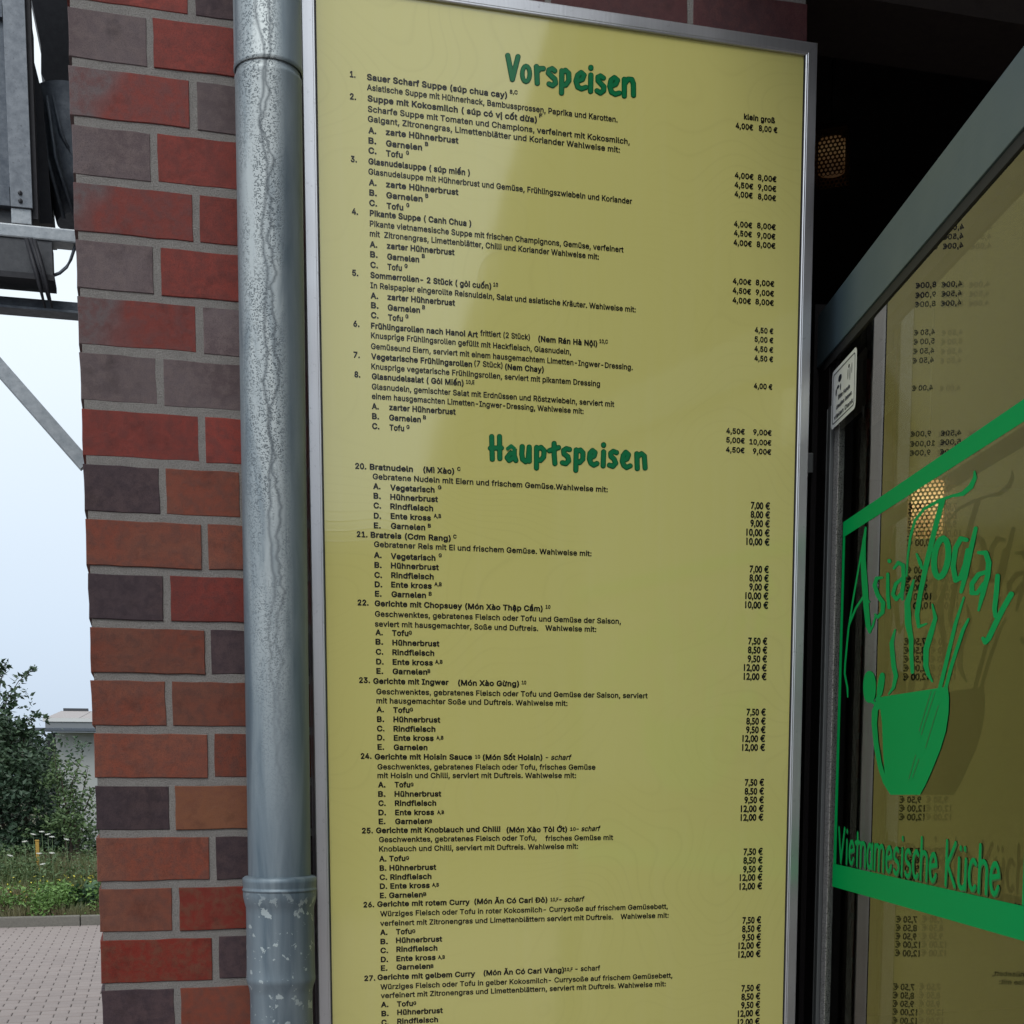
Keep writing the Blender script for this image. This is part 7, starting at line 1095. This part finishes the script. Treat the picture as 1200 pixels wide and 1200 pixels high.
# ------------------------------------------------------------------ steelwork at the left
YS = 4.0
P2 = lambda px, py, y=YS: atY(px, py, y)
br = empty('steel_bracket', (-.8, YS, 3.0)); tag(br, 'grey steel bracket of two horizontal beams and a diagonal strut beside the brick wall', 'steel bracket')
bm = bmesh.new(); zt = P2(60, 266).z; zb = P2(60, 282).z
addbox(bm, -1.6, -.078, YS, YS+.06, zb, zt, .004); bmobj('beam', bm, GALVL, br)
zt2 = P2(60, 337).z; zb2 = P2(60, 354).z
box('beam', -1.6, -.078, YS+.1, YS+.14, zb2, zt2, GALV, br, .002); box('beam_flange', -1.6, -.078, YS+.06, YS+.0995, zb2-.004, zb2+.002, GALV, br)
a_ = P2(0, 418); c_ = P2(100, 532); dd = (a_-c_).normalized()
u_ = c_-dd*.02; l_ = c_+dd*((zb2-c_.z)/dd.z); pr = Vector((dd.z, 0, -dd.x))*(-.036)
prism('strut', [l_, u_, u_-pr*-1, l_-pr*-1], .035, GALVL, br)
cab = empty('ventilation_cabinet', (-.7, YS, zt)); tag(cab, 'galvanised metal cabinet with bolted frame standing on the upper steel beam', 'metal cabinet')
xr = P2(34, 130).x; ztop = 5.2; zbot = P2(20, 243).z
box('housing', -1.6, xr-.012, YS+.012, YS+.08, zbot, ztop, GALV, cab)
box('base_plate', -1.6, xr-.056, YS+.02, YS+.07, zt+.001, zbot-.0005, DGREY, cab)
box('frame_post', xr-.055, xr, YS-.004, YS+.011, zbot, ztop, GALVP, cab, .001)
box('frame_rail', -1.6, xr-.056, YS-.004, YS+.011, zbot, zbot+.05, GALV, cab, .001)
box('frame_rail', -1.6, xr-.056, YS-.004, YS+.011, P2(10, 22).z, P2(10, 5).z, GALV, cab, .001)
box('side_panel', xr-.011, xr+.012, YS+.012, YS+.08, zbot-.02, ztop, DARKM, cab)
box('foot', xr-.055, xr-.004, YS+.002, YS+.05, zt+.001, zbot-.0005, GALVL, cab, .002)
for zz in (zbot+.015, zbot+.035):
    bm = bmesh.new(); bmesh.ops.create_uvsphere(bm, u_segments=8, v_segments=6, radius=.006, matrix=Matrix.Translation((xr-.03, YS-.005, zz))); bmobj('bolt', bm, DGREY, cab)
prism('hood', [P2(26, -40, 4.25), P2(33, 0, 4.25), P2(34, 48, 4.25), P2(50, 112, 4.25), P2(62, 262, 4.25), P2(26, 262, 4.25)], .2, DARKM, cab)
gd = prism('dark_girder', [P2(25, -60, 4.6), P2(95, -60, 4.6), P2(95, 116, 4.6), P2(60, 116, 4.6), P2(57, 102, 4.6), P2(48, 86, 4.6), P2(48, 55, 4.6), P2(37, 0, 4.6)], .15, DARKM)
tag(gd, 'dark sloping steel girder at the top left next to the brick wall', 'girder')
du = empty('air_duct', (-.15, 4.3, 3.3)); tag(du, 'grey sheet metal duct with ribs between the dark girder and the upper beam', 'duct')
bm = bmesh.new(); tube(bm, [P2(76, 112, 4.35), P2(80, 160, 4.35), P2(90, 210, 4.35), P2(102, 258, 4.35)], [.090, .090, .088, .086], 28); bmobj('tube', bm, GALV, du)
for a0, a1 in (((47, 113), (75, 257)), ((55, 113), (88, 257)), ((62, 113), (93, 200))):
    m0 = P2(*a0, 4.27); m1 = P2(*a1, 4.27); md = P2((a0[0]*.6+a1[0]*.4)-3, (a0[1]+a1[1])/2, 4.26)
    bm = bmesh.new(); tube(bm, [m0, md, m1], .006, 8); bmobj('rib', bm, GALV, du)
lb = empty('lower_box', (-.4, YS+.1, 3.05)); tag(lb, 'dark grey metal box hanging below the upper steel beam', 'metal box')
box('housing', -1.6, P2(61, 300).x, YS+.005, YS+.09, P2(30, 320).z, zb-.001, DARKM if False else DGREY, lb)
box('flange', -1.6, P2(63, 300).x, YS-.006, YS+.095, P2(30, 327).z, P2(30, 320).z-.0005, DARKM, lb)
st = empty('strap_bundle', (-.25, YS-.03, 3.0)); tag(st, 'bundle of dark straps hanging diagonally over the lower beam', 'straps')
for i, (p, q_) in enumerate((((31, 280), (53, 361)), ((36, 280), (57, 352)), ((40, 281), (61, 361)))):
    bm = bmesh.new(); tube(bm, [P2(p[0], p[1], YS-.02-.004*i), P2((p[0]+q_[0])/2+1, (p[1]+q_[1])/2, YS-.03), P2(q_[0], q_[1], YS-.02)], [.006, .0065, .0025], 8); bmobj('strap', bm, DARKM, st)
bm = bmesh.new(); tube(bm, [P2(x, y, YS+.02) for x, y in ((90, 284), (87, 292), (83, 304), (78, 313), (70, 320), (62, 323))], .0042, 10)
tag(bmobj('cable', bm, GALV), 'thin grey cable curving from the beam to the lower metal box', 'cable')

# ------------------------------------------------------------------ far building
YF = 36.0
WHT = mat('white_cladding', rough=.7, build=galv_b((.40, .42, .42), (.45, .47, .47)))
ROOFM = mat('grey_roof_sheet', rough=.6, build=galv_b((.32, .29, .29), (.38, .35, .35)))
FASC = mat('fascia_grey', (.22, .24, .26), .5)
fb = empty('warehouse', (0, YF, 0)); tag(fb, 'low white clad building with grey metal roof behind the bushes', 'building')
zw = P2(90, 858, YF).z; xw = P2(66, 900, YF).x
for i in range(9):
    box('wall_panel', xw+i*.98+.01, xw+(i+1)*.98-.01, YF, YF+.1, -.5, zw, WHT, fb, .01)
box('wall_core', xw+.02, xw+8.8, YF+.102, YF+9, -.5, zw, FASC, fb)
box('corner_strip', P2(57, 900, YF).x, xw-.002, YF+.05, YF+.4, -.5, zw-.02, DARKM, fb)
zf = P2(90, 846, YF-.5).z
box('fascia', P2(53, 850, YF-.5).x, xw+9, YF-.5, YF-.4, zw-.01, zf, FASC, fb, .01)
box('eaves_trim', P2(53, 850, YF-.5).x-.05, xw+9, YF-.53, YF-.38, zf+.001, zf+.09, mat('white_trim', (.7, .72, .74), .5), fb)
box('gutter', P2(38, 850, YF-.5).x, xw+9, YF-.62, YF-.505, P2(60, 857, YF-.5).z, P2(60, 853, YF-.5).z, GALV, fb, .01)
r0 = P2(53, 843, YF-.5); r1 = P2(72, 833, YF+3.5)
ns = 12
for i in range(ns):
    xa = r0.x+i*.8; xb = xa+.78; k = (r1.x-r0.x)*1.0
    pyobj('roof_sheet', [(xa, YF-.45, zf+.095), (xb, YF-.45, zf+.095), (xb+k*(1 if i else 1), YF+3.5, r1.z), (xa+k, YF+3.5, r1.z), (xa, YF-.45, zf+.06), (xb, YF-.45, zf+.06), (xb+k, YF+3.5, r1.z-.04), (xa+k, YF+3.5, r1.z-.04)],
          [(0, 1, 2, 3), (7, 6, 5, 4), (0, 4, 5, 1), (1, 5, 6, 2), (2, 6, 7, 3), (3, 7, 4, 0)], ROOFM, fb)
    if i % 2 == 0 or True: box('ridge_vent', xa+k+.05, xb+k-.08, YF+3.45, YF+3.7, r1.z+.002, r1.z+.07, DGREY, fb)

# ------------------------------------------------------------------ vegetation
def leaf_mat(name, c1, c2, c3=None):
    def bl(t, b):
        g = N(t); geo = g.n('ShaderNodeNewGeometry'); r = geo.outputs['Random Per Island']
        c = g.mix(r, c1, c2)
        if c3: c = g.mix(g.ramp(g.noise(g.co(), 1.1, 3), [(.4, g3(0)), (.62, g3(1))]), c, c3)
        t.links.new(c, b.inputs['Base Color'])
        b.inputs['Subsurface Weight'].default_value = 0
    return mat(name, c1, .5, build=bl)
LF_D = leaf_mat('dark_leaf', (.030, .066, .034), (.062, .112, .055), (.040, .080, .048))
LF_M = leaf_mat('mid_leaf', (.06, .115, .042), (.115, .185, .07))
LF_B = leaf_mat('bright_leaf', (.09, .19, .04), (.17, .31, .08))
LF_F = leaf_mat('far_leaf', (.05, .08, .06), (.08, .11, .085))
GRS = leaf_mat('meadow_grass', (.07, .11, .035), (.12, .165, .055), (.17, .14, .075))
BARK = mat('bark', (.06, .045, .035), .9); DRY = mat('dry_stem', (.22, .17, .09), .8)
def leaves(V, F, c, n, spread, size, up=.3, asp=.5, rnd=random):
    for _ in range(n):
        while True:
            p = Vector((rnd.uniform(-1, 1), rnd.uniform(-1, 1), rnd.uniform(-1, 1)))
            if p.length < 1: break
        p = Vector(c)+Vector((p.x*spread[0], p.y*spread[1], p.z*spread[2]))
        s = size*rnd.uniform(.6, 1.3)
        d = Vector((rnd.uniform(-1, 1), rnd.uniform(-1, 1), rnd.uniform(-.6, .8))).normalized(); w_ = d.cross(Vector((rnd.uniform(-1, 1), rnd.uniform(-1, 1), rnd.uniform(-1, 1)))).normalized()*s*asp*.5
        b = len(V); nn = d.cross(w_).normalized()*s*.08
        V += [p, p+d*s*.35+w_-nn, p+d*s, p+d*s*.35-w_-nn]; F.append((b, b+1, b+2, b+3))
def shrub(name, base, blobs, size, matl, label, cat='shrub', limbs=(), dens=1.0, group=None):
    r = empty(name, base); tag(r, label, cat, group)
    rnd = random.Random(len(label)*7+3); V, F = [], []
    bm = bmesh.new()
    for c, sp, n in blobs:
        n = int(n*dens)
        # clumps inside the blob
        for _ in range(max(4, n//26)):
            q = Vector((rnd.gauss(0, .45), rnd.gauss(0, .45), rnd.gauss(0, .45)))
            cc = Vector(c)+Vector((q.x*sp[0], q.y*sp[1], q.z*sp[2])); cs = rnd.uniform(.12, .30)
            leaves(V, F, cc, 26, (sp[0]*cs+.05, sp[1]*cs+.05, sp[2]*cs+.05), size, rnd=rnd)
        b0 = Vector(base)+Vector((rnd.uniform(-.15, .15), 0, 0)); m_ = (b0+Vector(c))*.5+Vector((rnd.uniform(-.1, .1), 0, .1))
        tube(bm, [b0, m_, Vector(c)+Vector((0, 0, sp[2]*.5))], [.035, .022, .006], 6)
    for pts in limbs:
        tube(bm, pts, [.012*(1-.8*i/(len(pts)-1)) for i in range(len(pts))], 5)
        for i in range(len(pts)-1):
            for t in (0, .17, .34, .5, .67, .84):
                p = Vector(pts[i]).lerp(Vector(pts[i+1]), t); leaves(V, F, p, 5, (.05, .05, .05), size*1.15, rnd=rnd)
        leaves(V, F, pts[-1], 5, (.04, .04, .04), size, rnd=rnd)
    bmobj('branches', bm, BARK, r); pyobj('foliage', V, F, matl, r); return r
def W(px, py, y): return tuple(P2(px, py, y))
Y1 = 20.5
shrub('shrub', (W(15, 980, Y1)[0], Y1, 0), [(W(12, 905, Y1), (.55, .6, .50), 1700), (W(45, 925, Y1), (.50, .6, .55), 1700), (W(20, 960, Y1), (.75, .6, .45), 1700), (W(-12, 870, Y1), (.5, .6, .6), 1600), (W(4, 850, Y1), (.22, .4, .35), 420), (W(-40, 930, Y1), (.6, .8, .9), 1500), (W(30, 858, Y1), (.20, .3, .16), 260), (W(20, 990, Y1), (1.1, .5, .22), 1500), (W(70, 985, Y1), (.8, .5, .25), 1300), (W(-50, 985, Y1), (1.0, .5, .4), 900)],
      .085, LF_D, 'dense dark green bush with long shoots at the left edge beyond the kerb',
      limbs=[[W(-5, 870, Y1), W(8, 820, Y1), W(22, 798, Y1), W(40, 783, Y1)], [W(-12, 850, Y1), W(-4, 800, Y1), W(8, 778, Y1)], [W(10, 880, Y1), W(22, 850, Y1), W(40, 838, Y1), W(53, 842, Y1)], [W(-8, 840, Y1), W(3, 790, Y1), W(0, 775, Y1)], [W(5, 850, Y1), W(14, 825, Y1), W(20, 815, Y1)]])
Y2 = 19.8
shrub('shrub', (W(88, 985, Y2)[0], Y2, 0), [(W(70, 915, Y2), (.28, .4, .40), 420), (W(85, 945, Y2), (.36, .4, .50), 620), (W(98, 975, Y2), (.40, .4, .22), 520), (W(75, 968, Y2), (.40, .4, .25), 560)],
      .062, LF_M, 'small looser leafed bush in front of the white building', limbs=[[W(80, 960, Y2), W(84, 920, Y2), W(96, 888, Y2)], [W(92, 960, Y2), W(98, 925, Y2), W(103, 900, Y2)], [W(70, 950, Y2), W(66, 900, Y2), W(62, 872, Y2)], [W(95, 960, Y2), W(105, 935, Y2), W(110, 925, Y2)]])
Y3 = 42
shrub('tree', (W(30, 985, Y3)[0], Y3, 0), [(W(38, 880, Y3), (.9, .8, .45), 900), (W(20, 885, Y3), (1.1, .8, .5), 900), (W(45, 905, Y3), (1., .8, .7), 900), (W(5, 890, Y3), (1.2, .8, .6), 900), (W(-20, 880, Y3), (1.3, .8, .9), 900)], .2, LF_F, 'hazy round treetop far behind between the bush and the white building', 'tree')
# meadow strip as uncountable growth
rnd = random.Random(4); V, F = [], []
YM0 = YK+.14
mead = box('verge', -30, 30, YM0, 34, -.02, .09, GROUND); tag(mead, kind='structure')
def blade(x, y, h, lean, wd):
    b = len(V); d = Vector((math.cos(lean), math.sin(lean)*.6, 0))*h*rnd.uniform(.1, .5); s = Vector((wd, 0, 0))
    p0 = Vector((x, y, .08)); p1 = p0+Vector((0, 0, h*.6))+d*.35; p2 = p0+Vector((0, 0, h))+d
    V.extend([p0-s, p0+s, p1+s*.7, p1-s*.7, p2]); F.extend([(b, b+1, b+2, b+3), (b+3, b+2, b+4)])
for _ in range(19000):
    y = YM0+.03+rnd.random()**1.5*4.5; x = rnd.uniform(-.115*y-.6, .02*y+.2)
    hh = .16+.42*(y-YM0)
    blade(x, y, rnd.uniform(.35, 1.0)*min(.74, hh), rnd.uniform(0, 6.28), rnd.uniform(.004, .009))
tag(pyobj('meadow_grass', V, F, GRS), 'tall wild meadow grass growing behind the kerb', 'grass', kind='stuff')
V, F = [], []
for _ in range(190):
    px = rnd.uniform(-25, 118); y = rnd.uniform(17.06, 18.2)
    if px < 35 and rnd.random() < .6: continue
    p = W(px, 1050, y); leaves(V, F, (p[0], y, .09+rnd.uniform(.02, .30)), 42, (.14, .12, .11), .055, rnd=rnd)
tag(pyobj('ground_cover', V, F, LF_B), 'bright green leafy weeds along the kerb', 'weeds', kind='stuff')
V, F = [], []
for _ in range(260):
    px = rnd.uniform(-20, 118); y = rnd.uniform(18.0, 20.4)
    p = W(px, 1050, y); leaves(V, F, (p[0], y, .14+rnd.uniform(.1, min(.62, .3+.35*(y-17.7)))), 34, (.2, .12, .14), .05, rnd=rnd)
tag(pyobj('wild_herbs', V, F, LF_M), 'mid green wild herbs growing between grass and bushes', 'weeds', kind='stuff')
DOCK = leaf_mat('dock_leaf', (.035, .085, .04), (.06, .13, .06))
V, F = [], []
pb = W(104, 1050, 17.3); leaves(V, F, (pb[0], 17.35, .28), 110, (.20, .15, .20), .13, asp=.7, rnd=rnd); leaves(V, F, (pb[0]-.15, 17.3, .18), 60, (.16, .12, .12), .11, asp=.7, rnd=rnd)
dk = empty('dock_plant', (pb[0], 17.35, .08)); tag(dk, 'broad leaved dark green plant at the kerb next to the brick wall', 'plant')
pyobj('foliage', V, F, DOCK, dk)
FW = mat('white_blossom', (.55, .57, .52), .8); FY = mat('yellow_blossom', (.6, .55, .08), .8)
umb = None
for i, (px, py, y) in enumerate(((39, 978, 18.6), (49, 975, 18.7), (56, 978, 18.5), (61, 981, 18.3), (29, 986.5, 18.2), (12, 1003, 17.9), (46, 1000.5, 17.9), (61, 1000, 17.8), (78, 984, 18.3), (50, 1013, 17.6))):
    p = P2(px, py, y)
    r = empty('wild_carrot', (p.x, y, .08))
    lab = ['left end of the four highest', 'highest of all', 'just right of the highest one', 'right end of the four highest', 'left of and below the four highest', 'leftmost one near the left edge', 'in front of the yellow post', 'low to the right of the yellow post', 'rightmost one towards the brick wall', 'lowest one, below the yellow post'][i]
    tag(r, 'white flat flower head on a stem, '+lab, 'wildflower', 'white wildflowers in the meadow')
    bm = bmesh.new(); tube(bm, [(p.x, y, .08), (p.x+.01, y, p.z*.55), (p.x, y, p.z)], .003, 5); bmobj('stem', bm, LF_M, r)
    V, F = [], []; rr = .030
    for a in range(26):
        t = a*2.4; q = rr*math.sqrt(a/26)
        b = len(V); cx_, cy_ = p.x+q*math.cos(t), y+q*math.sin(t); z_ = p.z+.004*math.cos(a)+.006*(px % 3-1)*(cx_-p.x)/rr
        for k in range(5): V.append((cx_+.0085*math.cos(k*1.257), cy_+.0085*math.sin(k*1.257), z_))
        V.append((cx_, cy_, z_+.012)); F += [(b+k, b+(k+1) % 5, b+5) for k in range(5)]
    pyobj('umbel', V, F, FW, r)
V, F = [], []
for _ in range(60):
    px = rnd.uniform(5, 112); y = rnd.uniform(17.2, 18.2); p = W(px, 1040, y); leaves(V, F, (p[0], y, rnd.uniform(.25, .55)), 3, (.015, .015, .01), .022, asp=1, rnd=rnd)
tag(pyobj('tiny_blossoms', V, F, FY), 'tiny yellow blossoms scattered in the meadow', 'blossoms', kind='stuff')
pp = P2(43.5, 986, 18.9)
pm = empty('marker_post', (pp.x, 18.9, .05)); tag(pm, 'short yellow marker post standing in the meadow', 'post')
YEL = mat('yellow_paint', (.48, .30, .06), .6)
bm = bmesh.new(); addbox(bm, pp.x-.022, pp.x+.022, 18.88, 18.92, .05, pp.z, .006); bmobj('shaft', bm, YEL, pm)
bm = bmesh.new(); addbox(bm, pp.x-.026, pp.x+.026, 18.875, 18.925, pp.z+.0005, pp.z+.02, .006); bmobj('cap', bm, YEL, pm)
